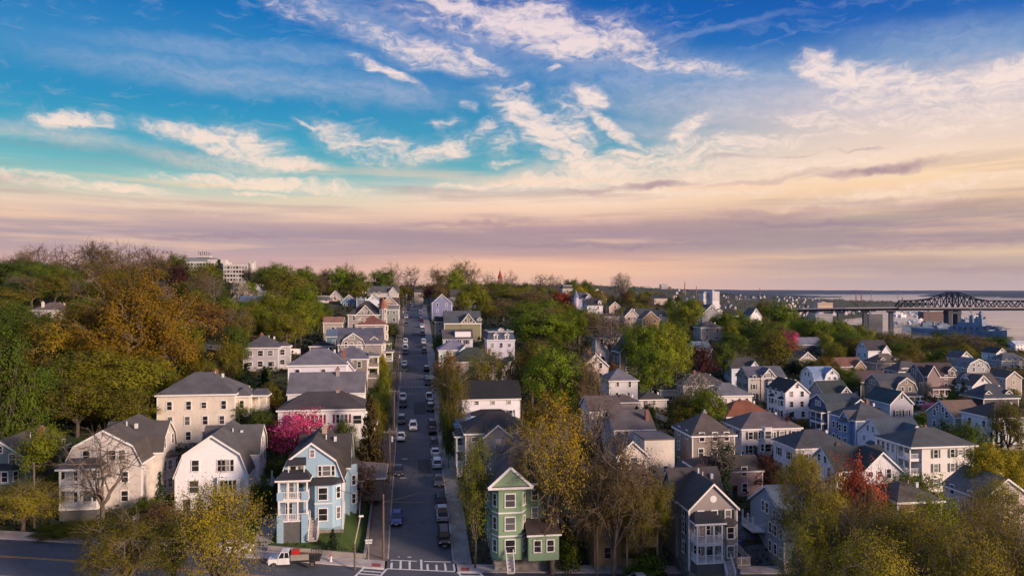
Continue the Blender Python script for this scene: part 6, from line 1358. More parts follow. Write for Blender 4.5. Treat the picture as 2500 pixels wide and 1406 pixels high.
def make_car(kind, col):
    k = KINDS[kind]; W_ = k['W']; r = empty('parked_'+kind if kind != 'suv' else 'parked_suv', (0, 0, 0)); pm = paintm(col.replace(' ', '_'), PAINTS[col]); L = k['L']
    M = MB(); st = k['body']
    for x, zb, zt, f in st:
        w = W_*f; M.v += [(x-L/2, -w, zb), (x-L/2, -w*1.0, (zb+zt)*.55), (x-L/2, -w*.88, zt), (x-L/2, w*.88, zt), (x-L/2, w, (zb+zt)*.55), (x-L/2, w, zb)]
    for i in range(len(st)-1):
        a = i*6; b = a+6
        for q in range(5): M.f.append((a+q, b+q, b+q+1, a+q+1)); M.m.append(0)
        M.f.append((a+5, b+5, b, a)); M.m.append(0)
    M.f.append((5, 4, 3, 2, 1, 0)); M.m.append(0); e = (len(st)-1)*6; M.f.append(tuple(e+q for q in range(6))); M.m.append(0)
    # roof panel and pillars in paint
    (b0, b1, zb), (t0, t1, zt) = k['gb'], k['gt']; wb, wt = W_*.88, W_*.70; b0 -= L/2; b1 -= L/2; t0 -= L/2; t1 -= L/2
    B = [(b0, -wb, zb), (b1, -wb, zb), (b1, wb, zb), (b0, wb, zb)]; T_ = [(t0, -wt, zt), (t1, -wt, zt), (t1, wt, zt), (t0, wt, zt)]
    c = ((t0+t1)/2, 0, zt+.045); 
    M.poly([(t0-.04, -wt-.02, zt), (t1+.04, -wt-.02, zt), (t1+.04, wt+.02, zt), (t0-.04, wt+.02, zt)]); M.poly([(t0, -wt*.9, zt+.05), (t1, -wt*.9, zt+.05), (t1, wt*.9, zt+.05), (t0, wt*.9, zt+.05)])
    for a_, b_ in ((0, 1), (1, 2), (2, 3), (3, 0)):
        A1 = [(t0-.04, -wt-.02, zt), (t1+.04, -wt-.02, zt), (t1+.04, wt+.02, zt), (t0-.04, wt+.02, zt)]; A2 = [(t0, -wt*.9, zt+.05), (t1, -wt*.9, zt+.05), (t1, wt*.9, zt+.05), (t0, wt*.9, zt+.05)]; M.poly([A1[a_], A1[b_], A2[b_], A2[a_]])
    for i in range(4): M.bar(B[i], T_[i], .09)
    for f in ((.48,) if kind != 'suv' else (.36, .66)):
        for sg in (-1, 1): M.bar((b0+(b1-b0)*f, sg*(wb+.01), zb), (t0+(t1-t0)*f, sg*(wt+.01), zt), .08)
    body = M.build('body', pm, r)
    g = MB()
    for i in range(4): j = (i+1) % 4; g.poly([B[i], B[j], T_[j], T_[i]])
    g.build('windows', CARGLASS, r)
    if kind == 'pickup':
        d = MB(); d.box(-L/2+.08, -L/2+1.9, -W_*.8, W_*.8, 1.125, 1.135); d.build('bed', TYRE, r)
    hz = st[-2][2]
    for sg in (-1, 1):
        h = MB(); h.box(L/2-.16, L/2-.015, sg*W_*.68-.17, sg*W_*.68+.17, hz-.16, hz-.03); h.build('headlight', HL, r)
        h = MB(); h.box(-L/2-.012, -L/2+.1, sg*W_*.72-.12, sg*W_*.72+.12, .72, .95); h.build('taillight', TL, r)
        m = MB(); m.box(b1-.45, b1-.3, sg*(W_+.1)-.09, sg*(W_+.1)+.09, zb-.02, zb+.13); m.build('wing_mirror', pm, r)
    pl = MB(); pl.box(L/2-.01, L/2+.015, -.26, .26, .42, .54); pl.build('number_plate', plain('plate_white', (.6, .6, .6), .5), r)
    gr = MB(); gr.box(L/2-.06, L/2+.008, -.5, .5, hz-.34, hz-.16); gr.build('grille', TYRE, r)
    for x in (.85, L-.95):
        for sg in (-1, 1):
            w = obj('wheel', WHM[0], r, (x-L/2, sg*(W_-.10), .33)); obj('rim', WHM[1], w)
    if kind == 'jeep': w = obj('spare_wheel', WHM[0], r, (-L/2-.13, 0, .95), math.pi/2); obj('rim', WHM[1], w)
    return r
def get_car(kind, col):
    k = (kind, col)
    if k not in CARP: CARP[k] = make_car(kind, col); return CARP[k]
    return copy_tree(CARP[k])
def v_at_py(u, py):
    """street distance whose surface at lateral u shows at photo row py"""
    lo, hi = 2.0, 372.0
    def row(v): x, y = xy(u+float(bend(v)), v); return HOR-(float(zroad(u, v))-CAMZ)/y*F
    for _ in range(40):
        m = (lo+hi)/2
        if row(m) > py: lo = m
        else: hi = m
    return (lo+hi)/2
LEFT = [(1286, 'sedan', 'blue'), (1164, 'sedan', 'black'), (1079, 'sedan', 'white'), (1037, 'suv', 'dark grey'), (996, 'suv', 'black'), (980, 'pickup', 'white'), (908, 'suv', 'black'), (895, 'sedan', 'white'), (866, 'suv', 'dark grey'), (857, 'van', 'white'), (838, 'sedan', 'white'), (796, 'sedan', 'black'), (778, 'suv', 'white'), (757, 'sedan', 'dark grey'), (751, 'suv', 'black'), (742, 'suv', 'dark grey'), (737, 'suv', 'black')]
RIGHT = [(1340, 'jeep', 'black'), (1275, 'pickup', 'silver'), (1248, 'suv', 'black'), (1190, 'sedan', 'dark grey'), (1146, 'suv', 'white'), (1118, 'sedan', 'white'), (1099, 'suv', 'black'), (1062, 'sedan', 'black'), (1046, 'suv', 'black'), (1006, 'suv', 'black'), (992, 'sedan', 'dark blue'), (979, 'pickup', 'white'), (942, 'suv', 'black'), (932, 'sedan', 'dark red'), (908, 'suv', 'black'), (864, 'suv', 'black'), (850, 'sedan', 'dark grey'), (840, 'suv', 'white'), (820, 'suv', 'dark grey'), (801, 'sedan', 'white'), (785, 'suv', 'dark red'), (777, 'sedan', 'silver'), (768, 'suv', 'white'), (764, 'sedan', 'white'), (759, 'sedan', 'silver'), (752, 'suv', 'dark grey'), (747, 'sedan', 'dark red'), (743, 'suv', 'black'), (740, 'sedan', 'red')]
NM = {'sedan': 'sedan', 'suv': 'SUV', 'pickup': 'pickup truck', 'van': 'van', 'jeep': 'boxy off-roader'}
def put_car(kind, col, u, v, label, group='cars parked along the hill street', yaw=0, back=False):
    uu = u+float(bend(v)); x, y = xy(uu, v); z = float(zroad(u, v))+.01; r = get_car(kind, col); x2, y2 = xy(uu, v+2); pit = math.atan2(float(zroad(u, v+2))-float(zroad(u, v-2)), 4)
    r.location = (x, y, z); hd = TH-math.pi/2+(math.pi if back else 0)+yaw; r.rotation_euler = (0, pit if not back else -pit, hd); tag(r, label, NM[kind].split()[-1].lower() if kind != 'suv' else 'suv', group); return r
# cars point down the hill (towards the viewer) unless back=True; a base shows at the row of its front wheels
for side, lst, u in (('left', LEFT, -RW+1.12), ('right', RIGHT, RW-1.12)):
    last = -9
    for i, (py, kind, col) in enumerate(lst):
        v = v_at_py(u, py)+2.2; v = max(v, last+5.6); last = v
        rr = random.Random(py)
        put_car(kind, col, u+rr.uniform(-.12, .12), v, '%s %s, %s car from the corner on the %s kerb' % (col, NM[kind], ORD[i], side), yaw=rr.uniform(-.02, .02), back=False if side == 'left' else (i % 3 != 0))
put_car('suv', 'white', -.9, v_at_py(-.9, 1053)+2.2, 'white SUV driving down the middle of the hill street', 'cars on the move')
put_car('van', 'white', -2.6, 366, 'white box van at the top end of the hill street', 'cars parked along the hill street')
def put_free(kind, col, px, D, rz, label, dz=.3, group=None, z=None):
    x = at(px, D); r = get_car(kind, col); r.location = (x, D, (g1(x, D) if z is None else z)+dz); r.rotation_euler = (0, 0, rz); tag(r, label, 'car' if kind != 'van' else 'van', group)
put_free('sedan', 'black', 1600, 105.0, -1.2, 'black sedan in the driveway left of the grey-taupe porch house', .18)
put_free('sedan', 'silver', 1568, 101.2, TH, 'silver sedan on the cross street at the bottom edge', 0, z=float(zcross(30.0)))
put_free('suv', 'white', 2252, 238, .3, 'white SUV in the yard by the dusky rose house'); put_free('sedan', 'silver', 2252, 216, .2, 'silver sedan behind the magenta bush'); put_free('sedan', 'white', 2258, 209, .2, 'white sedan in front of the magenta bush'); put_free('van', 'white', 2235, 200, .1, 'white van parked above the large three-decker')
put_free('pickup', 'white', 2310, 136, .3, 'white pickup truck behind the yellow-olive trees, bottom right'); put_free('sedan', 'beige', 2345, 137, .4, 'beige sedan right of the white pickup, bottom right'); put_free('sedan', 'white', 572, 96.6, TH, 'white sedan half hidden by the olive trees at the bottom left', 0, z=float(zcross(-32)))
put_free('suv', 'dark grey', 862, 139, .6, 'dark SUV in the driveway beside the olive-brown tree'); put_free('sedan', 'black', 912, 218, .2, 'black sedan in the yard of the large grey gambrel house')
def work_truck():
    D = 97.6; px = 721; x = at(px, D); u = uv(x, D)[0]; r = empty('work_truck', (x, D, float(zcross(u))+.01), TH+math.pi); tag(r, 'white flatbed work truck with stake sides and a red compressor, parked below the blue house', 'truck')
    pm = paintm('white', PAINTS['white']); b = MB()
    st = [(1.0, .5, 1.3, 1), (1.2, .45, 1.3, 1), (3.0, .45, 1.22, 1), (3.3, .5, 1.1, .94), (3.4, .6, .95, .9)]
    b.box(.6, 2.1, -1, 1, .5, 1.32); b.box(2.1, 3.3, -.98, .98, .5, 1.24); b.box(3.3, 3.42, -.9, .9, .6, 1.1); b.box(.75, 1.75, -.85, .85, 1.98, 2.06)
    for p, q in (((.62, -.92, 1.32), (.78, -.84, 2.0)), ((2.1, -.92, 1.32), (1.72, -.84, 2.0)), ((.62, .92, 1.32), (.78, .84, 2.0)), ((2.1, .92, 1.32), (1.72, .84, 2.0)), ((1.3, -.92, 1.32), (1.28, -.85, 2.0)), ((1.3, .92, 1.32), (1.28, .85, 2.0))): b.bar(p, q, .09)
    b.build('cab', pm, r); g = MB(); B = [(.62, -.9, 1.32), (2.1, -.9, 1.32), (2.1, .9, 1.32), (.62, .9, 1.32)]; T_ = [(.78, -.82, 1.98), (1.74, -.82, 1.98), (1.74, .82, 1.98), (.78, .82, 1.98)]
    for i in range(4): j = (i+1) % 4; g.poly([B[i], B[j], T_[j], T_[i]])
    g.build('windows', CARGLASS, r); f = MB(); f.box(-3.3, .5, -1.1, 1.1, .85, .98); f.box(-3.2, 2.2, -.5, .5, .55, .84); f.build('flatbed', plain('bed_black', (.02, .02, .02), .6), r)
    for sg in (-1, 1):
        s = MB(); s.box(-1.9, .45, sg*1.08-.03, sg*1.08+.03, 1.0, 1.75); s.build('stake_side', plain('weathered_board', (.26, .24, .21), .85), r)
        s = MB(); [s.box(-3.25+k*.32, -3.17+k*.32, sg*1.08-.03, sg*1.08+.03, 1.0, 1.8) for k in range(5)]; s.box(-3.25, -1.95, sg*1.08-.04, sg*1.08+.04, 1.7, 1.8); s.build('rack', plain('bed_black', (.02, .02, .02), .6), r)
        h = MB(); h.box(3.3, 3.44, sg*.72-.16, sg*.72+.16, .9, 1.08); h.build('headlight', HL, r)
    for x_ in (-2.3, 2.6):
        for sg in (-1, 1): w = obj('wheel', WHM[0], r, (x_, sg*.95, .4)); w.scale = (1.2, 1.2, 1.2); obj('rim', WHM[1], w)
    c = MB(); c.box(-.5, .4, -.6, .5, 1.0, 2.05); c.build('compressor', plain('red_enamel', (.45, .02, .015), .4), r).parent = r
    t = MB()
    for k in range(7): t.bar((-3.1+k*.1, -.7+k*.2, 1.15+.05*k), (-.6, -.5+k*.15, 1.5+.07*(k % 3)), .06)
    t.build('tool_load', plain('tool_mix', (.12, .07, .04), .7, .5, 6), r)
work_truck()

# ------------------------------------------------------------------ street furniture
WOOD = plain('weathered_pole', (.12, .09, .07), .9, .3, 4)
def pole(u, v, label, h=9.2, lamp=None, xarm=True, trans=False, grp='utility poles along the hill street'):
    uu = u+float(bend(v)); x, y = xy(uu, v); z = float(zroad(np.clip(u, -RW, RW), max(v, 0)))+.1; r = empty('utility_pole', (x, y, z), TH); tag(r, label, 'utility pole', grp)
    m = MB(); m.cyl(0, 0, -.5, h, .17, .11, n=8); m.build('pole', WOOD, r)
    if xarm: c = MB(); c.bar((-1.1, 0, h-.5), (1.1, 0, h-.5), .1, .12); c.build('crossarm', WOOD, r); i_ = MB(); [i_.cyl(a, 0, h-.44, h-.25, .05, n=6) for a in (-1, -.4, .4, 1)]; i_.build('insulators', plain('porcelain', (.4, .4, .4), .3), r)
    if trans: t = MB(); t.cyl(.35, 0, h-2.2, h-1.2, .25, n=10); t.build('transformer', plain('grey_metal', (.34, .35, .36), .4), r)
    if lamp: a = MB(); a.bar((0, 0, h-1.8), (lamp, -.3, h-1.3), .06); a.build('lamp_arm', plain('grey_metal', (.34, .35, .36), .4), r); l = MB(); l.box(lamp-.1, lamp+.55, -.42, -.18, h-1.36, h-1.22); l.build('lamp_head', plain('grey_metal', (.34, .35, .36), .4), r)
    return (x, y, z+h-.45)
PV = [(3.6, None), (35, 1.6), (70, None), (98, 1.6), (126, None), (158, 1.6), (190, None), (224, 1.6), (262, None), (300, 1.6), (345, None)]
tops = []
for i, (v, l) in enumerate(PV): tops.append(pole(-RW-.55, v, 'wooden utility pole, %s up the left side of the hill street' % ('the one at the corner' if i == 0 else ORD[i]), lamp=l, xarm=i > 0, trans=i % 3 == 1))
def wires():
    m = MB()
    for a, b in zip(tops, tops[1:]):
        for off in (-1, -.4, .4, 1):
            A = Vector(a)+Vector((off*CU, off*SU, 0)); B = Vector(b)+Vector((off*CU, off*SU, 0)); pr = A
            for k in range(1, 7): f = k/6; q = A.lerp(B, f)-Vector((0, 0, 1.0*4*f*(1-f))); m.bar(pr, q, .035); pr = q
    tag(m.build('power_lines', plain('cable', (.02, .02, .02), .7)), 'thin black cables strung between the poles on the left of the hill street', 'cable')
wires()
def service_drops():
    pn = 0
    for i, a in enumerate(tops):
        c = sorted((h for h in HOUSES if math.hypot(h['x']-a[0], h['y']-a[1]) < 42), key=lambda h: math.hypot(h['x']-a[0], h['y']-a[1]))
        for h in [q for q in c if q['px'] < 1003][:2]+[q for q in c if q['px'] > 1003][:2]:
            f0 = 1-6.0/max(8, math.hypot(h['x']-a[0], h['y']-a[1])); z1 = CAMZ-(h['pytop']-HOR)*h['D']/F-3.0
            A = Vector(a)-Vector((0, 0, .6)); B = Vector((a[0]+(h['x']-a[0])*f0, a[1]+(h['y']-a[1])*f0, z1)); m = MB(); pr = A
            for k in range(1, 8): f = k/7; q = A.lerp(B, f)-Vector((0, 0, .9*4*f*(1-f))); m.bar(pr, q, .045); pr = q
            tag(m.build('service_cable', plain('cable', (.02, .02, .02), .7)), 'black cable from the %s street pole to the %s' % (ORD[i] if i else 'corner', h['short']), 'cable', 'service cables'); pn += 1
service_drops()
for px, D, l, h in ((1457, 103.4, 'wooden utility pole in front of the ochre brown gable house', 9), (83, 100, 'pale bare pole among the olive trees at the bottom left', 9), (620, 268, 'wooden utility pole between the green trees left of the turreted house', 10), (700, 203, 'wooden utility pole right of the grey two-storey house', 9), (1236, 196, 'wooden utility pole beside the white gable cottage', 8)):
    x = at(px, D); r = empty('utility_pole', (x, D, g1(x, D))); tag(r, l, 'utility pole'); m = MB(); m.cyl(0, 0, -.5, h, .17, .11, n=8); m.build('pole', WOOD, r); c = MB(); c.bar((-1, 0, h-.5), (1, 0, h-.5), .1); c.build('crossarm', WOOD, r)
def lamp_post():
    D = 98.6; x = at(866, D); z = float(zcross(uv(x, D)[0]))+.1; r = empty('street_lamp', (x, D, z), TH); tag(r, 'wooden lamp pole with a slanting pale arm and white head at the corner', 'street lamp')
    m = MB(); m.cyl(0, 0, 0, 3.4, .14, .12, n=8); m.build('pole', WOOD, r); a = MB(); a.bar((0, 0, 3.3), (.75, 0, 7.0), .12); a.build('lamp_arm', plain('bleached_wood', (.45, .40, .36), .7), r)
    h = MB(); h.box(.55, 1.15, -.14, .14, 7.0, 7.2); h.build('lamp_head', plain('lamp_white', (.75, .72, .68), .4), r)
lamp_post()
def hydrant():
    x, y = xy(-12.2, .9); z = float(zcross(-12.2))+.14; r = empty('fire_hydrant', (x, y, z), TH); tag(r, 'white fire hydrant with a red cap on the corner sidewalk', 'fire hydrant')
    m = MB(); m.cyl(0, 0, 0, .72, .17, .15, n=10); m.cyl(0, 0, 0, .1, .26, n=10); m.cyl(0, .45, -.28, .28, .08, n=8, axis='x'); m.build('body', plain('hydrant_white', (.6, .57, .55), .5), r); c = MB(); c.cyl(0, 0, .73, .95, .16, .04, n=10); c.build('cap', plain('hydrant_red', (.4, .03, .02), .5), r)
hydrant()
def sign(u, v, label, c=(.3, .3, .3)):
    x, y = xy(u, v); r = empty('street_sign', (x, y, float(zcross(u))+.1), TH); tag(r, label, 'street sign'); m = MB(); m.cyl(0, 0, 0, 3.0, .04, n=6); m.build('post', plain('galvanised', (.35, .35, .36), .4), r); s = MB(); s.box(-.5, .5, -.02, .02, 2.7, 2.95); s.box(-.45, .45, -.02, .02, 2.35, 2.6); s.build('sign_panel', plain('sign_pale', (.55, .56, .55), .5), r)
sign(-7.2, 2.4, 'thin street sign post with pale name panels at the corner')
for sg, t_ in ((-1, 'left'), (1, 'right')):
    M = MB(); u = sg*(RW+1.4); q = []
    for (a, b) in ((u-.6, .3), (u+.6, .3), (u+.6, 1.5), (u-.6, 1.5)): x, y = xy(a, b); q.append((x, y, float(zcross(a))+.148))
    M.poly(q); tag(M.build('kerb_ramp', plain('tactile_red', (.25, .06, .04), .8)), kind=S)
def bin_(px, D, col, label):
    x = at(px, D); r = empty('wheelie_bin', (x, D, g1(x, D)+.15), .3); tag(r, label, 'bin'); m = MB(); m.poly([(-.3, -.35, 1.0), (.3, -.35, 1.0), (.25, -.28, .05), (-.25, -.28, .05)]); m.box(-.27, .27, -.3, .3, .05, 1.0); m.build('body', col, r); l = MB(); l.box(-.32, .32, -.38, .36, 1.003, 1.08); l.build('lid', col, r)
BLU = plain('blue_plastic', (.02, .08, .30), .5)
bin_(1800, 106.5, BLU, 'blue wheelie bin at the front corner of the grey-taupe porch house'); bin_(1806, 114, BLU, 'blue bin further back by the grey-taupe porch house')
for px, D, wd, dp, h, l in ((872, 122, 8.5, 9, 2.2, 'grey hip-roofed garage below the hill street sidewalk'),):
    x = at(px, D); z = g1(x, D); r = empty('garage', (x, D, z), TH); tag(r, l, 'garage'); hh = House(r, 200, (.20, .165, .14), (.21, .17, .165), None, 3); hh.block('hip', 'u', 0, dp/2, dp, wd, -1.5, h, 1.7, .5); hh.finish(); d = MB(); d.box(-2.6, 2.6, -.06, -.005, -.6, 1.6); d.build('garage_door', plain('dark_boards', (.05, .04, .035), .8), r); FOOT.append((x, D+4, 6))
    HOUSES.append(dict(short='grey garage below the sidewalk', px=px, D=D+4, x=x, y=D+4, pytop=1130, py=1180))
def gazebo():
    D = 262; px = 938; x = at(px, D); z = g1(x, D); r = empty('pavilion', (x, D, z), TH); tag(r, 'white-posted porch pavilion with a red-brown roof by the hill street', 'pavilion')
    b = MB(); b.cyl(0, 2.6, -1.5, 1.6, 2.7, n=8); b.build('base', siding((.34, .28, .24)), r)
    for k in range(8): a = 2*math.pi*k/8; p = MB(); p.box(2.4*math.cos(a)-.13, 2.4*math.cos(a)+.13, 2.6+2.4*math.sin(a)-.13, 2.6+2.4*math.sin(a)+.13, 1.61, 4.4); p.build('post', TRIM, r)
    c = MB(); c.cyl(0, 2.6, 4.4, 4.65, 2.8, n=8); c.build('cornice', TRIM, r); c = MB(); c.cyl(0, 2.6, 4.66, 6.6, 3.1, .1, n=8); c.build('roof', roofm(RB), r)
gazebo()
# ------------------------------------------------------------------ trees
def tube_mesh(segs, sides=5):
    """segs: list of (p0, p1, r0, r1) -> arrays"""
    P0 = np.array([s[0] for s in segs]); P1 = np.array([s[1] for s in segs]); R0 = np.array([s[2] for s in segs]); R1 = np.array([s[3] for s in segs])
    d = P1-P0; d /= np.maximum(np.linalg.norm(d, axis=1, keepdims=True), 1e-6); up = np.where(np.abs(d[:, 2:3]) < .9, np.array([[0, 0, 1.]]), np.array([[1., 0, 0]]))
    a = np.cross(d, up); a /= np.linalg.norm(a, axis=1, keepdims=True); b = np.cross(d, a); V = []
    for i in range(sides):
        t = 2*math.pi*i/sides; o = a*math.cos(t)+b*math.sin(t); V.append(np.stack([P0+o*R0[:, None], P1+o*R1[:, None]], 1))
    V = np.stack(V, 1)                                   # seg, side, end, 3
    n = len(segs); base = (np.arange(n)*sides*2)[:, None]; i = np.arange(sides)[None]; j = (i+1) % sides
    Q = np.stack([base+i*2, base+j*2, base+j*2+1, base+i*2+1], -1).reshape(-1, 4); return V.reshape(-1, 3), Q
def limb(rng, p0, p1, r0, r1, n=4, wob=.12, sag=.0):
    out = []; L = np.linalg.norm(p1-p0); pr = p0
    for k in range(1, n+1):
        f = k/n; q = p0+(p1-p0)*f; q = q+np.array([0, 0, math.sin(f*math.pi)*L*sag]) 
        if k < n: q = q+rng.randn(3)*L*wob*.35
        out.append((pr, q, r0+(r1-r0)*(k-1)/n, r0+(r1-r0)*f)); pr = q
    return out
def leaves(rng, centres, rad, per, size, cc, lobe=None, flat=.7):
    """leaf-sized quads scattered in clumps; colour value per clump plus a little per leaf"""
    n = len(centres)*per; C = np.repeat(centres, per, 0); off = rng.randn(n, 3)*rad*.55; off[:, 2] *= flat; Pn = C+off
    nd = off/np.maximum(np.linalg.norm(off, axis=1, keepdims=True), 1e-6)*.8+rng.randn(n, 3)*.42+np.array([0, 0, .5])+(C-cc)/np.maximum(np.linalg.norm(C-cc, axis=1, keepdims=True), .1)*.4
    if lobe is not None:
        q = C-np.repeat(lobe, per, 0); nd = nd+q/np.maximum(np.linalg.norm(q, axis=1, keepdims=True), .05)*.95
    nd /= np.linalg.norm(nd, axis=1, keepdims=True); t = np.cross(nd, rng.randn(n, 3)); t /= np.linalg.norm(t, axis=1, keepdims=True); b = np.cross(nd, t)
    s = size*rng.uniform(.6, 1.3, (n, 1)); V = np.stack([Pn-t*s*.5, Pn+b*s*.38, Pn+t*s*.5, Pn-b*s*.38], 1).reshape(-1, 3)
    Q = np.arange(n*4).reshape(-1, 4); lt = np.sin(np.repeat(lobe, per, 0)@np.array([2.1, 3.7, 1.3]))*.5+.5 if lobe is not None else .5; tint = np.clip(lt*.40+np.repeat(rng.rand(len(centres)), per)*.32+rng.rand(n)*.3, 0, 1); return V, Q, tint  # per-lobe tint paints light and shaded lobes into the leaf colour
KT = {}
def gen_tree(key, seed, H=12., R=5., fork=.25, lobes=8, subs=9, twigs=3, per=10, size=.42, clump=.8, leaf=None, bark=BARK, low=.30, top=1.0, twig_r=.03, spread=1.0, crown='round', bare=False, extra_twigs=0, lean=0, tr=.32):
    rng = np.random.RandomState(seed); segs = []; C0 = np.array([0, 0, H*(low+top)/2]); hz = H*(top-low)/2; base = np.zeros(3); fk = np.array([rng.randn()*.15, rng.randn()*.15, H*fork])
    segs += limb(rng, np.array([0, 0, -1.0]), fk, tr*1.15, tr*.8, 4, .03); cents = []; lob = []; L = []
    for i in range(lobes):
        a = 2*math.pi*(i/lobes*1.0+rng.rand()*.5/lobes)+seed; f = (i+.5)/lobes; el = -.55+1.5*((i*.618) % 1.0); rr = math.sqrt(max(.05, 1-min(1, abs(el))**2))
        if crown == 'vase': rr = (.35+.65*max(0, (el+1)/2))
        if crown == 'column': rr *= .8
        c = C0+np.array([math.cos(a)*rr*R*.66, math.sin(a)*rr*R*.66, el*hz*.74]); L.append(c)
    L.append(C0+np.array([rng.randn()*.3, rng.randn()*.3, hz*.62]))
    for c in L:
        d = np.linalg.norm(c-fk); r0 = tr*rng.uniform(.38, .6); segs += limb(rng, fk+(rng.randn(3)*.1), c, r0, r0*.35, 5, .10, .06)
        start = fk+(c-fk)*.45; LR = R*(.50 if lobes < 10 else .43)
        for k in range(subs):
            v = rng.randn(3); v[2] = v[2]*.8+.25; v /= np.linalg.norm(v); e = c+v*LR*rng.uniform(.65, 1.1)*np.array([1, 1, hz/R*.95 if hz > R else .85])
            s = c if rng.rand() < .6 else start+(c-start)*rng.rand(); segs += limb(rng, s, e, r0*.30, twig_r*1.3, 3, .14)
            for w in range(twigs):
                t = e+rng.randn(3)*LR*.26+v*LR*.15; segs.append((e-(e-s)*.3*rng.rand(), t, twig_r*1.2, twig_r*.5)); cents.append(t); lob.append(c)
                for q in range(extra_twigs): u = t+rng.randn(3)*LR*.20+v*LR*.22; segs.append((e+(t-e)*rng.rand(), u, twig_r*.8, twig_r*.35)); ((cents.append(u), lob.append(c)) if q % 3 == 0 else None)
    V, Q = tube_mesh([s for s in segs if s[2] > .06], 5); V2, Q2 = tube_mesh([s for s in segs if s[2] <= .06], 3); Q2b = Q2+len(V)
    tm = np_mesh('trunk', np.concatenate([V, V2]), np.concatenate([Q, Q2b]), bark); cm = None
    if not bare:
        cents = np.array(cents); LV, LQ, ti = leaves(rng, cents, clump, per, size, C0, np.array(lob), .75); cm = np_mesh('crown', LV, LQ, leaf, ti)
    KT.setdefault(key, []).append((tm, cm, H, R))
def gen_conifer(key, seed, H=12., R=2.6, leaf=None, n=26, per=150, size=.4):
    rng = np.random.RandomState(seed); segs = [(np.array([0, 0, -1.]), np.array([0, 0, H*.96]), .24, .04)]; cs = []
    for k in range(n):
        z = H*(.08+.9*k/n); r = R*(1-k/n)**.8*(.85+.3*rng.rand())
        for j in range(max(3, int(8*(1-k/n))+2)):
            a = rng.rand()*6.28; e = np.array([math.cos(a)*r, math.sin(a)*r, z-r*.22]); segs.append((np.array([0, 0, z]), e, .05, .015))
            for f in (.3, .5, .7, .85, 1): cs.append(e*f+np.array([0, 0, z])*(1-f)+rng.randn(3)*.08)
    V, Q = tube_mesh(segs, 4); LV, LQ, ti = leaves(rng, np.array(cs), R*.13, max(2, per//26), size, np.array([0, 0, H/2]), None, .5)
    KT.setdefault(key, []).append((np_mesh('trunk', V, Q, BARK), np_mesh('crown', LV, LQ, leaf, ti), H, R))
LM = dict(green=leafm('leaf_spring_green', (.058, .102, .003), (.165, .205, .008)), dkgreen=leafm('leaf_dark_green', (.038, .068, .005), (.100, .140, .009)), olive=leafm('leaf_olive', (.075, .082, .004), (.175, .150, .008)),
 yellow=leafm('leaf_yellow_green', (.15, .135, .004), (.33, .25, .010)), orange=leafm('leaf_orange_bud', (.150, .108, .004), (.32, .205, .010)), rust=leafm('leaf_rust', (.12, .060, .010), (.21, .100, .016)), brown=leafm('leaf_brown_bud', (.085, .066, .010), (.160, .112, .020)),
 maroon=leafm('leaf_maroon', (.022, .006, .008), (.055, .012, .012)), red=leafm('leaf_red', (.17, .018, .010), (.34, .055, .022)), pink=leafm('blossom_pink', (.36, .018, .10), (.66, .085, .22), .15), pale=leafm('blossom_pale', (.22, .20, .14), (.42, .38, .30), .15), conifer=leafm('needles', (.008, .022, .010), (.022, .045, .018), .05),
 lime=leafm('leaf_yellow_lime', (.095, .125, .004), (.22, .235, .010)), magenta=leafm('blossom_magenta', (.22, .05, .14), (.42, .12, .28), .15))
for i in range(3): gen_tree('green', 10+i, leaf=LM['green'], lobes=13, subs=11, per=26, size=.30, clump=.85, low=.14)
gen_tree('dkgreen', 20, leaf=LM['dkgreen'], lobes=13, subs=11, per=26, size=.30, clump=.85, low=.12); gen_tree('dkgreen', 21, leaf=LM['dkgreen'], lobes=12, subs=11, per=26, size=.30, clump=.85, low=.10)
for i in range(2): gen_tree('lime', 30+i, leaf=LM['lime'], lobes=12, subs=11, per=24, size=.29, clump=.9, low=.16)
for i in range(3): gen_tree('olive', 40+i, leaf=LM['olive'], lobes=12, subs=11, per=24, size=.27, clump=.85, low=.2)
for i in range(2): gen_tree('yellow', 50+i, leaf=LM['yellow'], lobes=11, subs=11, per=24, size=.26, clump=.85, low=.22, extra_twigs=1)
for i in range(2): gen_tree('orange', 60+i, leaf=LM['orange'], lobes=11, subs=12, per=17, size=.34, clump=.8, low=.14, bark=BARK_L)
gen_tree('rust', 70, leaf=LM['rust'], lobes=10, subs=12, per=17, size=.32, clump=.85, low=.18, bark=BARK_L)
for i in range(3): gen_tree('brown', 80+i, leaf=LM['brown'], lobes=9, subs=11, per=8, size=.28, clump=.7, low=.16, extra_twigs=2, bark=BARK_L, twig_r=.035)
for i in range(3): gen_tree('bare', 90+i, leaf=None, bare=True, lobes=8, subs=9, twigs=4, low=.25, extra_twigs=1, bark=BARK_L, twig_r=.03, crown='vase' if i else 'round', tr=.36)
gen_tree('big_orange', 160, H=22, R=10, leaf=LM['orange'], lobes=18, subs=13, twigs=3, per=34, size=.36, clump=1.5, low=.12, bark=BARK_L, extra_twigs=1, tr=.6, twig_r=.06); gen_tree('big_olive', 162, H=20, R=9, leaf=LM['olive'], lobes=17, subs=13, per=34, size=.36, clump=1.4, low=.08, bark=BARK_L, extra_twigs=1, tr=.6, twig_r=.06)
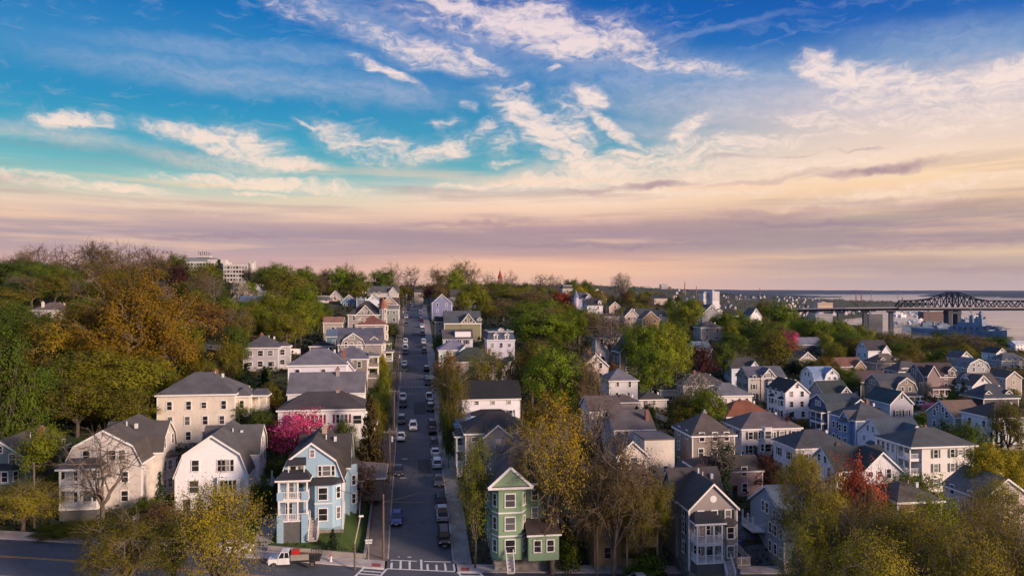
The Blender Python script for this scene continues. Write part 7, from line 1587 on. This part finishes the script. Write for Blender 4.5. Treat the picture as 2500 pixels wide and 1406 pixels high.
# near, finely twigged street trees
gen_tree('street_orange', 101, leaf=LM['orange'], lobes=11, subs=12, per=12, size=.15, clump=.65, low=.34, extra_twigs=2, bark=BARK_L, twig_r=.026, fork=.3, crown='vase', tr=.42)
gen_tree('street_olive', 102, leaf=LM['olive'], lobes=12, subs=11, per=24, size=.155, clump=.85, low=.22, extra_twigs=1, bark=BARK_L, twig_r=.028, fork=.22, tr=.42)
gen_tree('street_green', 103, leaf=LM['lime'], lobes=12, subs=10, per=20, size=.16, clump=.8, low=.2, extra_twigs=1, twig_r=.026, fork=.22, crown='column')
gen_tree('street_yellow', 104, leaf=LM['yellow'], lobes=11, subs=11, per=20, size=.17, clump=.9, low=.24, extra_twigs=2, bark=BARK_L, twig_r=.024, fork=.2); gen_tree('street_yellow', 106, leaf=LM['yellow'], lobes=12, subs=11, per=20, size=.17, clump=.9, low=.22, extra_twigs=2, bark=BARK_L, twig_r=.024, fork=.2)
gen_tree('street_brown', 105, leaf=LM['brown'], lobes=11, subs=11, per=17, size=.15, clump=.8, low=.22, extra_twigs=3, bark=BARK_L, twig_r=.026, fork=.22)
for k, s in (('maroon', 110), ('red', 112), ('pink', 114), ('pale', 116), ('magenta', 118)): gen_tree(k, s, leaf=LM[k], lobes=10, subs=11, per=22 if k != 'pale' else 9, size=.3, clump=.75, low=.12, H=9)
for i in range(2): gen_conifer('conifer', 120+i, leaf=LM['conifer'])
gen_conifer('cypress', 125, R=1.3, leaf=LM['conifer'], per=260)
gen_conifer('olive_conifer', 126, R=4.6, leaf=leafm('olive_brown_needles', (.035, .030, .010), (.085, .060, .018)), per=200, size=.5)
for i in range(2): gen_tree('bush', 130+i, leaf=LM['dkgreen'], H=3., R=1.8, fork=.1, lobes=7, subs=7, per=14, size=.26, clump=.5, low=.05, tr=.08, twig_r=.015)
gen_tree('bush_brown', 133, leaf=leafm('leaf_twiggy_red', (.09, .045, .025), (.16, .085, .05)), H=3., R=1.8, fork=.1, lobes=7, subs=8, per=10, size=.16, clump=.4, low=.05, tr=.08, twig_r=.015)
gen_tree('ivy', 135, leaf=LM['conifer'], H=8, R=2.2, fork=.2, lobes=9, subs=9, per=14, size=.3, clump=.55, low=.02, top=.95, crown='vase', tr=.3)
DESC = dict(big_orange=('budding_tree', 'huge golden orange tree', 'orange budding trees'), big_olive=('budding_tree', 'broad olive gold tree', 'olive trees'), green=('broadleaf_tree', 'full bright green tree', 'green broadleaf trees'), dkgreen=('broadleaf_tree', 'dark green round tree', 'dark green trees'), lime=('broadleaf_tree', 'yellow-green spring tree', 'yellow-green trees'), olive=('budding_tree', 'olive green tree', 'olive trees'),
 yellow=('leafy_tree', 'golden yellow-green tree', 'golden trees'), orange=('leafy_tree', 'orange budding tree', 'orange budding trees'), rust=('leafy_tree', 'rust-coloured budding tree', 'rust trees'), brown=('budding_tree', 'brown twiggy budding tree', 'brown budding trees'), bare=('bare_tree', 'bare branching tree', 'bare trees'),
 street_orange=('budding_tree', 'orange-brown budding tree with pale limbs', 'street trees'), street_olive=('budding_tree', 'olive-orange tree with crooked limbs', 'street trees'), street_green=('budding_tree', 'narrow sparse light green tree', 'street trees'), street_yellow=('budding_tree', 'airy yellow-olive tree', 'street trees'), street_brown=('budding_tree', 'fine-twigged brown olive tree', 'street trees'),
 maroon=('maple_tree', 'dark maroon tree', 'maroon trees'), red=('maple_tree', 'crimson red tree', 'red trees'), pink=('cherry_tree', 'vivid pink cherry tree', 'pink trees'), pale=('blossom_tree', 'pale blossoming tree', 'blossom trees'), magenta=('blossom_bush', 'magenta flowering bush', 'magenta bushes'), conifer=('conifer_tree', 'dark spruce', 'dark conifers'), cypress=('cypress_tree', 'slim dark cypress', 'cypresses'),
 olive_conifer=('conifer_tree', 'olive-brown layered tree', 'layered trees'), bush=('shrub', 'dark green shrub', 'shrubs'), bush_brown=('shrub', 'reddish-brown round shrub', 'brown shrubs'), ivy=('ivy_tree', 'ivy-smothered dark trunk', 'ivy trees'))
USED = set(); TREES = []; rt = random.Random(11); CNT = {}
def tree(px, ytop, wpx, D, kind, label=None, zb=None, hmin=1.5, auto=False, h=None, w=None):
    x = at(px, D); z = g1(x, D) if zb is None else zb
    if h is None: h = max(hmin, zat(ytop, D)-z)
    if w is None: w = wpx/F*D/2
    pr = KT[kind]; i = CNT.get(kind, 0) % len(pr); CNT[kind] = CNT.get(kind, 0)+1; tm, cm, H, R = pr[i]
    r = empty(DESC[kind][0], (x, D, z-.1), rt.uniform(0, 6.28)); o = obj('trunk', tm, r); c = obj('crown', cm, r) if cm else None
    s = (w/(R*1.08), w/(R*1.08)*rt.uniform(.92, 1.08), (h+.1)/(H*.98)); o.scale = s
    if c: c.scale = s
    TREES.append(dict(o=r, kind=kind, px=px, D=D, py=HOR-(z+h*.6-CAMZ)/D*F, h=h, label=label)); FOOT.append((x, D, w*.55)); return r
T_ = [ # px, top row, crown width px, depth, kind
 (55, 1188, 190, 98, 'street_yellow'), (-60, 1200, 170, 96, 'street_olive'), (105, 1050, 118, 111, 'lime'), (250, 1062, 190, 102, 'bare'), (420, 1285, 130, 84, 'street_green'), (528, 1194, 240, 82, 'street_yellow'), (300, 1256, 220, 81, 'street_olive'), (390, 1150, 46, 108, 'conifer'), (360, 1215, 70, 106, 'dkgreen'), (200, 1275, 120, 98, 'olive'), (140, 1290, 120, 97, 'dkgreen'),
 (335, 690, 270, 160, 'big_orange'), (205, 775, 250, 163, 'big_orange'), (255, 860, 240, 150, 'big_olive'), (340, 880, 190, 147, 'olive'), (10, 832, 150, 120, 'dkgreen'), (95, 905, 190, 138, 'dkgreen'), (190, 930, 180, 137, 'olive'), (320, 955, 140, 137, 'olive'), (-40, 900, 180, 150, 'dkgreen'), (50, 775, 170, 215, 'olive'), (150, 800, 150, 200, 'lime'), (20, 750, 120, 240, 'green'), (110, 790, 90, 215, 'green'),
 (95, 600, 90, 400, 'bare'), (155, 603, 90, 405, 'bare'), (235, 602, 110, 380, 'brown'), (297, 597, 64, 420, 'bare'), (337, 603, 84, 425, 'bare'), (385, 622, 100, 400, 'brown'), (432, 625, 66, 385, 'dkgreen'), (20, 628, 80, 420, 'bare'), (60, 618, 60, 430, 'brown'), (-30, 632, 90, 400, 'brown'),
 (45, 640, 150, 330, 'dkgreen'), (115, 652, 120, 310, 'green'), (75, 690, 150, 280, 'dkgreen'), (175, 640, 110, 345, 'brown'), (205, 690, 90, 300, 'dkgreen'), (255, 640, 110, 340, 'brown'), (290, 665, 75, 320, 'green'), (330, 648, 100, 350, 'brown'), (15, 705, 120, 262, 'olive'), (437, 652, 60, 320, 'maroon'), (495, 650, 95, 330, 'lime'), (534, 632, 50, 345, 'conifer'), (478, 708, 70, 255, 'green'), (395, 642, 90, 360, 'brown'), (586, 690, 60, 330, 'pale'), (560, 702, 50, 335, 'dkgreen'), (450, 690, 60, 300, 'dkgreen'), (610, 690, 40, 360, 'green'),
 (500, 742, 165, 208, 'rust'), (565, 762, 110, 205, 'brown'), (428, 762, 60, 190, 'green'), (500, 885, 80, 160, 'olive'), (458, 880, 60, 163, 'green'), (380, 890, 80, 155, 'dkgreen'), (470, 800, 60, 182, 'green'), (560, 840, 80, 175, 'olive'),
 (655, 720, 105, 238, 'lime'), (612, 735, 70, 250, 'green'), (700, 672, 130, 300, 'olive'), (745, 700, 80, 262, 'green'), (735, 740, 80, 235, 'lime'), (680, 648, 90, 400, 'green'), (640, 655, 50, 420, 'green'), (742, 655, 60, 425, 'green'), (768, 668, 50, 440, 'green'), (828, 655, 55, 440, 'green'), (872, 668, 75, 440, 'green'), (800, 662, 50, 450, 'brown'), (850, 655, 40, 460, 'brown'), (600, 770, 60, 218, 'olive'), (575, 800, 70, 195, 'dkgreen'), (640, 760, 60, 225, 'green'), (670, 790, 60, 220, 'lime'), (550, 730, 70, 240, 'green'), (720, 770, 50, 225, 'olive'),
 (645, 893, 44, 172, 'conifer'), (602, 885, 60, 168, 'conifer'), (625, 950, 90, 152, 'dkgreen'), (665, 940, 80, 150, 'olive'), (590, 985, 70, 142, 'dkgreen'), (640, 1000, 60, 138, 'dkgreen'), (735, 1014, 150, 128, 'pink'),
 (905, 962, 88, 133, 'olive_conifer'), (842, 1030, 60, 127, 'dkgreen'), (882, 1136, 76, 119, 'bush_brown'), (812, 1290, 34, 104.5, 'conifer'), (640, 1010, 80, 128, 'dkgreen'),
 (935, 662, 70, 500, 'dkgreen'), (957, 645, 62, 560, 'bare'), (1002, 653, 66, 530, 'bare'), (985, 700, 50, 480, 'olive'), (960, 735, 40, 420, 'green'), (1072, 662, 66, 520, 'brown'), (1132, 648, 74, 520, 'brown'), (1112, 662, 50, 480, 'lime'), (1190, 665, 44, 540, 'bare'), (1246, 665, 50, 560, 'bare'), (1155, 690, 66, 400, 'lime'), (1130, 712, 50, 370, 'lime'), (1060, 700, 66, 470, 'maroon'), (1095, 690, 60, 500, 'brown'),
 (1214, 690, 84, 450, 'green'), (1255, 702, 110, 420, 'olive'), (1180, 700, 60, 430, 'brown'), (1300, 715, 130, 390, 'brown'), (1230, 735, 70, 350, 'brown'), (1185, 738, 60, 335, 'olive'), (1345, 735, 90, 360, 'olive'), (1285, 738, 100, 320, 'green'), (1345, 672, 50, 540, 'bare'), (1318, 670, 44, 550, 'bare'), (1368, 678, 44, 560, 'bare'), (1395, 684, 50, 500, 'dkgreen'), (1428, 688, 44, 510, 'dkgreen'), (1410, 702, 50, 470, 'yellow'), (1518, 674, 54, 580, 'pale'), (1372, 716, 60, 432, 'red'),
 (1330, 765, 150, 258, 'green'), (1280, 772, 80, 262, 'green'), (1412, 755, 120, 285, 'green'), (1380, 770, 70, 280, 'lime'), (1492, 765, 130, 246, 'bare'), (1455, 770, 80, 255, 'brown'), (1560, 798, 100, 225, 'green'), (1612, 795, 110, 228, 'lime'), (1650, 805, 80, 236, 'lime'), (1590, 850, 100, 212, 'green'), (1680, 738, 84, 330, 'lime'), (1708, 848, 90, 255, 'maroon'), (1655, 790, 44, 340, 'maroon'), (1810, 772, 100, 330, 'green'), (1770, 765, 80, 335, 'green'), (1855, 785, 90, 300, 'dkgreen'), (1790, 815, 70, 292, 'dkgreen'), (1885, 812, 110, 272, 'olive'), (1765, 838, 66, 268, 'dkgreen'), (1832, 800, 90, 310, 'green'), (1930, 816, 42, 320, 'pink'),
 (1990, 780, 90, 390, 'green'), (1948, 786, 80, 400, 'green'), (2040, 785, 100, 395, 'green'), (2105, 798, 76, 410, 'lime'), (1900, 742, 100, 440, 'green'), (1860, 740, 70, 460, 'olive'), (2070, 812, 100, 350, 'dkgreen'), (2150, 815, 140, 430, 'olive'), (2020, 875, 60, 272, 'orange'), (2062, 900, 80, 255, 'dkgreen'), (2190, 818, 110, 470, 'brown'), (2250, 820, 120, 450, 'olive'), (2310, 812, 100, 560, 'dkgreen'), (2295, 830, 130, 440, 'brown'), (2365, 822, 120, 420, 'brown'), (2380, 825, 66, 560, 'bare'), (2440, 822, 90, 640, 'dkgreen'), (2330, 850, 110, 380, 'olive'), (2420, 850, 100, 400, 'olive'), (2470, 862, 80, 360, 'brown'), (2462, 900, 90, 290, 'brown'), (2330, 925, 44, 236, 'conifer'), (2352, 930, 40, 232, 'conifer'), (2310, 880, 80, 330, 'brown'), (2300, 985, 56, 214, 'magenta'), (2270, 985, 36, 222, 'magenta'), (2260, 935, 34, 255, 'pale'), (1940, 880, 70, 285, 'conifer'), (1975, 880, 60, 280, 'dkgreen'),
 (1700, 925, 110, 180, 'pale'), (1725, 955, 90, 166, 'green'), (1675, 965, 90, 168, 'olive'), (1640, 990, 40, 178, 'conifer'), (1555, 990, 40, 172, 'conifer'), (1585, 990, 40, 176, 'dkgreen'), (1350, 858, 140, 173, 'green'), (1300, 842, 110, 186, 'olive'), (1255, 870, 80, 185, 'brown'), (1185, 862, 120, 177, 'street_olive'), (1105, 905, 90, 150, 'street_olive'), (1092, 868, 84, 190, 'rust'), (1462, 955, 84, 150, 'bare'), (1420, 870, 90, 185, 'brown'), (1440, 905, 80, 170, 'brown'), (1500, 890, 40, 200, 'rust'),
 (1345, 975, 170, 132, 'orange'), (1440, 1000, 110, 140, 'bare'), (1345, 1045, 230, 103.6, 'street_orange'), (1300, 1070, 110, 118, 'brown'), (1500, 1085, 220, 103.4, 'street_brown'), (1160, 1080, 110, 103.6, 'street_green'), (1608, 1170, 90, 106, 'street_olive'), (1560, 1200, 90, 104, 'street_olive'), (1760, 1058, 140, 124, 'bare'), (1762, 1085, 60, 124.6, 'ivy'), (1868, 1120, 74, 130, 'maroon'), (1915, 1020, 40, 158, 'maroon'), (2088, 1146, 140, 112, 'red'), (1975, 1138, 160, 104, 'street_yellow'), (1960, 1120, 90, 122, 'yellow'), (2235, 1165, 150, 116, 'lime'), (2160, 1150, 90, 119, 'bare'), (2205, 1185, 130, 112, 'street_olive'), (2402, 1098, 96, 125, 'yellow'), (2468, 1110, 100, 127, 'yellow'), (2440, 1180, 130, 114, 'street_yellow'), (2380, 1220, 100, 110, 'street_brown'),
 (1985, 1262, 150, 91, 'street_yellow'), (2075, 1258, 190, 90, 'street_brown'), (2230, 1248, 230, 88, 'street_yellow'), (2440, 1258, 230, 86, 'street_yellow'), (2030, 1215, 140, 100, 'street_yellow'), (2120, 1215, 130, 102, 'street_brown'), (2340, 1310, 220, 80, 'street_yellow'), (2120, 1325, 210, 80, 'street_yellow'), (1960, 1350, 120, 82, 'street_olive'), (2500, 1310, 180, 80, 'street_yellow'), (2280, 1220, 130, 103, 'lime'), (2160, 1262, 160, 95, 'street_yellow'),
 (2462, 990, 100, 158, 'olive'), (2358, 1035, 100, 150, 'dkgreen'), (2408, 1058, 18, 148, 'cypress'), (2420, 1052, 18, 150, 'cypress'), (2433, 1048, 18, 150, 'cypress'), (2445, 1050, 18, 152, 'cypress'), (1712, 828, 20, 296, 'cypress'), (1732, 830, 18, 296, 'cypress'), (2300, 1040, 60, 168, 'bush'), (2250, 1010, 60, 200, 'bush'),
 (925, 935, 40, 170, 'dkgreen'), (912, 990, 60, 145, 'olive'), (940, 900, 40, 180, 'lime'), (935, 965, 46, 158, 'dkgreen'), (1090, 960, 36, 150, 'dkgreen'), (1095, 1010, 34, 142, 'dkgreen'), (1075, 820, 40, 262, 'dkgreen'), (955, 790, 44, 300, 'dkgreen'), (945, 855, 44, 232, 'bush'), (930, 870, 36, 212, 'yellow'), (800, 1200, 40, 112, 'bush'),  (395, 1230, 90, 104, 'bush_brown'), (1390, 1330, 60, 104.5, 'bush'), (1580, 1350, 90, 104, 'bush')]
for t in T_: tree(*t)
# woods filled in behind: (px range, depth range, how many, kinds, tree height range)
def clear(x, y, r):
    u, v = uv(x, y)
    if abs(u-float(bend(v))) < 9.5+r*.5 and -20 < v < 380: return False
    if -16 < v < 4+r*.5: return False
    for fx, fy, fr in FOOT:
        if (fx-x)**2+(fy-y)**2 < (fr+r*.42)**2: return False
    return True
def hides_house(px, D, w, h, x):
    y0 = HOR-(g1(x, D)+h-CAMZ)/D*F; hw = w/D*F
    for q in HOUSES:
        if D < q['D']-2 and abs(px-q['px']) < hw+3.5/q['D']*F and y0 < q['py']-25 and y0 > q['pytop']-300: return True
    return False
ZN = [((-160, 560), (270, 420), 50, ('brown', 'green', 'olive', 'dkgreen', 'bare', 'brown'), (9, 14)), ((-160, 380), (175, 290), 26, ('olive', 'dkgreen', 'green', 'orange'), (9, 14)), ((-200, 60), (128, 175), 10, ('olive', 'green', 'dkgreen'), (9, 14)),
 ((560, 790), (215, 430), 28, ('green', 'olive', 'dkgreen', 'brown', 'lime'), (8, 12)), ((790, 1000), (420, 620), 12, ('green', 'olive', 'dkgreen'), (8, 11)), ((1040, 1330), (380, 640), 40, ('green', 'olive', 'brown', 'lime', 'brown'), (8, 12)), ((1330, 1720), (300, 640), 62, ('green', 'olive', 'brown', 'lime', 'brown', 'dkgreen', 'rust'), (7, 11)),
 ((1250, 1560), (180, 300), 16, ('brown', 'green', 'olive'), (7, 10)), ((1720, 2120), (290, 640), 64, ('green', 'olive', 'brown', 'lime', 'dkgreen', 'brown'), (7, 11)), ((2080, 2600), (290, 640), 62, ('brown', 'olive', 'brown', 'dkgreen', 'olive'), (8, 12)), ((2100, 2600), (210, 300), 14, ('brown', 'dkgreen', 'olive'), (4, 7)), ((1640, 2500), (130, 250), 24, ('bush', 'dkgreen', 'olive', 'bush'), (2.5, 5)), ((1060, 1560), (110, 220), 16, ('bush', 'dkgreen', 'brown'), (2.5, 5)), ((0, 930), (106, 200), 26, ('bush', 'dkgreen', 'olive', 'bush'), (2.5, 5))]
for (a, b), (d0, d1), n, kinds, (h0, h1) in ZN:
    k = 0; tries = 0
    while k < n and tries < n*14:
        tries += 1; D = math.exp(rt.uniform(math.log(d0), math.log(d1))); px = rt.uniform(a, b); x = at(px, D); h = rt.uniform(h0, h1); w = h*rt.uniform(.34, .5)
        if not clear(x, D, w) or (g1(x, D) < 3) or (h > 3.4 and hides_house(px, D, w, h, x)): continue
        tree(px, 0, 0, D, rt.choice(kinds), h=h, w=w); k += 1
# labels: what it looks like and what it stands by; ordinals only where that still leaves several
def name_trees():
    H = [h for h in HOUSES if -80 < h['px'] < 2560]; groups = {}
    for t in TREES:
        if t['label']: tag(t['o'], t['label'], 'tree'); continue
        best = min(H, key=lambda h: abs(h['px']-t['px'])+.9*abs(h['py']-t['py'])+abs(math.log(h['D']/t['D']))*220)
        dx = t['px']-best['px']; s = 1800/t['D']*6
        rel = ('behind' if t['D'] > best['D'] else 'in front of') if abs(dx) < s else ('right of' if dx > 0 else 'left of')
        sz = 'tall ' if t['h'] > 17 and 'tall' not in DESC[t['kind']][1] else ('small ' if t['h'] < 5.5 and 'shrub' not in DESC[t['kind']][1] else ''); t['base'] = (sz+DESC[t['kind']][1], rel+' the '+best['short']); groups.setdefault(t['base'], []).append(t)
    for (d, w), L in groups.items():
        L.sort(key=lambda t: t['px'])
        for i, t in enumerate(L):
            n = len(L)
            lab = d+' '+w if n == 1 else (('leftmost' if i == 0 else 'rightmost' if i == n-1 else ORD[i]+' from left')+' '+d+' '+w)
            cat = 'shrub' if 'shrub' in d or 'bush' in d else 'tree'; tag(t['o'], lab, cat, DESC[t['kind']][2])
name_trees()

# ------------------------------------------------------------------ undergrowth and far woods: uncountable, one object each
def scatter_mass(name, n, pxr, Dr, size, hgt, leaf, seed, test, label, clump=None, per=1, zmin=2.0):
    rng = np.random.RandomState(seed); D = np.exp(rng.uniform(math.log(Dr[0]), math.log(Dr[1]), n)); px = rng.uniform(pxr[0], pxr[1], n); X = (px-1250)/F*D
    k = test(X, D); X, D = X[k], D[k]; Z = ground(X, D); k = Z > zmin; X, D, Z = X[k], D[k], Z[k]; C = np.stack([X, D, Z], 1); m = len(C)
    sc = (D/Dr[0])**.75
    if clump:
        R = clump*rng.uniform(.6, 1.3, m); n2 = m*per; idx = np.repeat(np.arange(m), per); v = rng.randn(n2, 3); v[:, 2] = np.abs(v[:, 2])*.9; v /= np.linalg.norm(v, axis=1, keepdims=True); v *= rng.uniform(.75, 1.05, (n2, 1))
        Pn = C[idx]+v*R[idx][:, None]*np.array([1, 1, 1.25]); nd = v+rng.randn(n2, 3)*.35; sz = (size*sc[idx])[:, None]*rng.uniform(.7, 1.3, (n2, 1)); ti = np.clip(np.repeat(rng.rand(m), per)*.8+rng.rand(n2)*.25, 0, 1)
    else:
        n2 = m; Pn = C+np.stack([np.zeros(m), np.zeros(m), rng.rand(m)**2*hgt*np.clip(sc, 1, 3)], 1); nd = rng.randn(m, 3)*.6+np.array([0, 0, .8]); sz = (size*sc)[:, None]*rng.uniform(.6, 1.4, (m, 1)); ti = rng.rand(m)
    nd /= np.linalg.norm(nd, axis=1, keepdims=True); t = np.cross(nd, rng.randn(n2, 3)); t /= np.linalg.norm(t, axis=1, keepdims=True); b = np.cross(nd, t)
    V = np.stack([Pn-t*sz*.5, Pn+b*sz*.4, Pn+t*sz*.5, Pn-b*sz*.4], 1).reshape(-1, 3); Q = np.arange(n2*4).reshape(-1, 4)
    tag(obj(name, np_mesh(name, V, Q, leaf, ti)), label, 'vegetation', kind='stuff')
def free_ground(X, Y):
    u, v = uv(X, Y); k = ~((np.abs(u-bend(v)) < 8.4) & (v > -16) & (v < 900)) & ~((v > -15) & (v < 3.6))
    for a in LAWNS: k &= ~((u > a[0]) & (u < a[1]) & (v > a[2]) & (v < a[3]))
    for fx, fy, fr in FOOT:
        if fr > 3.0: k &= (X-fx)**2+(Y-fy)**2 > (fr*.62)**2
    return k
scatter_mass('undergrowth', 120000, (-300, 2800), (75, 640), .42, .9, leafm('leaf_undergrowth', (.018, .024, .006), (.050, .050, .014)), 5, free_ground, 'low dark undergrowth and weeds between the houses')
far = lambda X, Y: np.ones(len(X), bool)
scatter_mass('distant_woods', 2300, (-250, 2230), (640, 1900), 1.5, 0, leafm('leaf_far_wood', (.030, .042, .008), (.105, .085, .025)), 6, free_ground, 'distant woods covering the far hills', clump=6.0, per=60)
scatter_mass('distant_woods', 2600, (-100, 2260), (1900, 6000), 1.7, 0, leafm('leaf_farther_wood', (.040, .048, .020), (.095, .080, .040)), 8, free_ground, 'farthest woods on the ridge before the bay', clump=8.0, per=34)
scatter_mass('river_bank_scrub', 500, (2080, 2700), (600, 1000), 1.0, 0, LM['olive'], 9, far, 'scrub along the river bank below the warships', clump=3.0, per=50, zmin=.3)
scatter_mass('edge_woods', 520, (2570, 3700), (95, 620), .34, 0, LM['olive'], 12, free_ground, 'woods beyond the right edge of the town', clump=2.6, per=170)
scatter_mass('edge_woods', 300, (-1300, -190), (95, 500), .34, 0, LM['dkgreen'], 13, free_ground, 'woods beyond the left edge of the town', clump=2.6, per=170)
# ------------------------------------------------------------------ the evening air
def haze():
    m = bpy.data.materials.new('evening_haze'); m.use_nodes = True; t = NT(m.node_tree); t.n.clear(); o = t.new('ShaderNodeOutputMaterial'); v = t.new('ShaderNodeVolumePrincipled')
    v.inputs['Color'].default_value = (.30, .48, 1.0, 1); v.inputs['Density'].default_value = 1.0e-5; v.inputs['Anisotropy'].default_value = .2; t.link(v.outputs[0], o.inputs['Volume'])
    b = MB(); b.box(-27000, 27000, -1500, 25000, -8, 420); ob = b.build('haze', m); tag(ob, 'thin evening haze over the river and town', 'haze', kind='stuff'); ob.visible_shadow = True
if HAZE: haze()
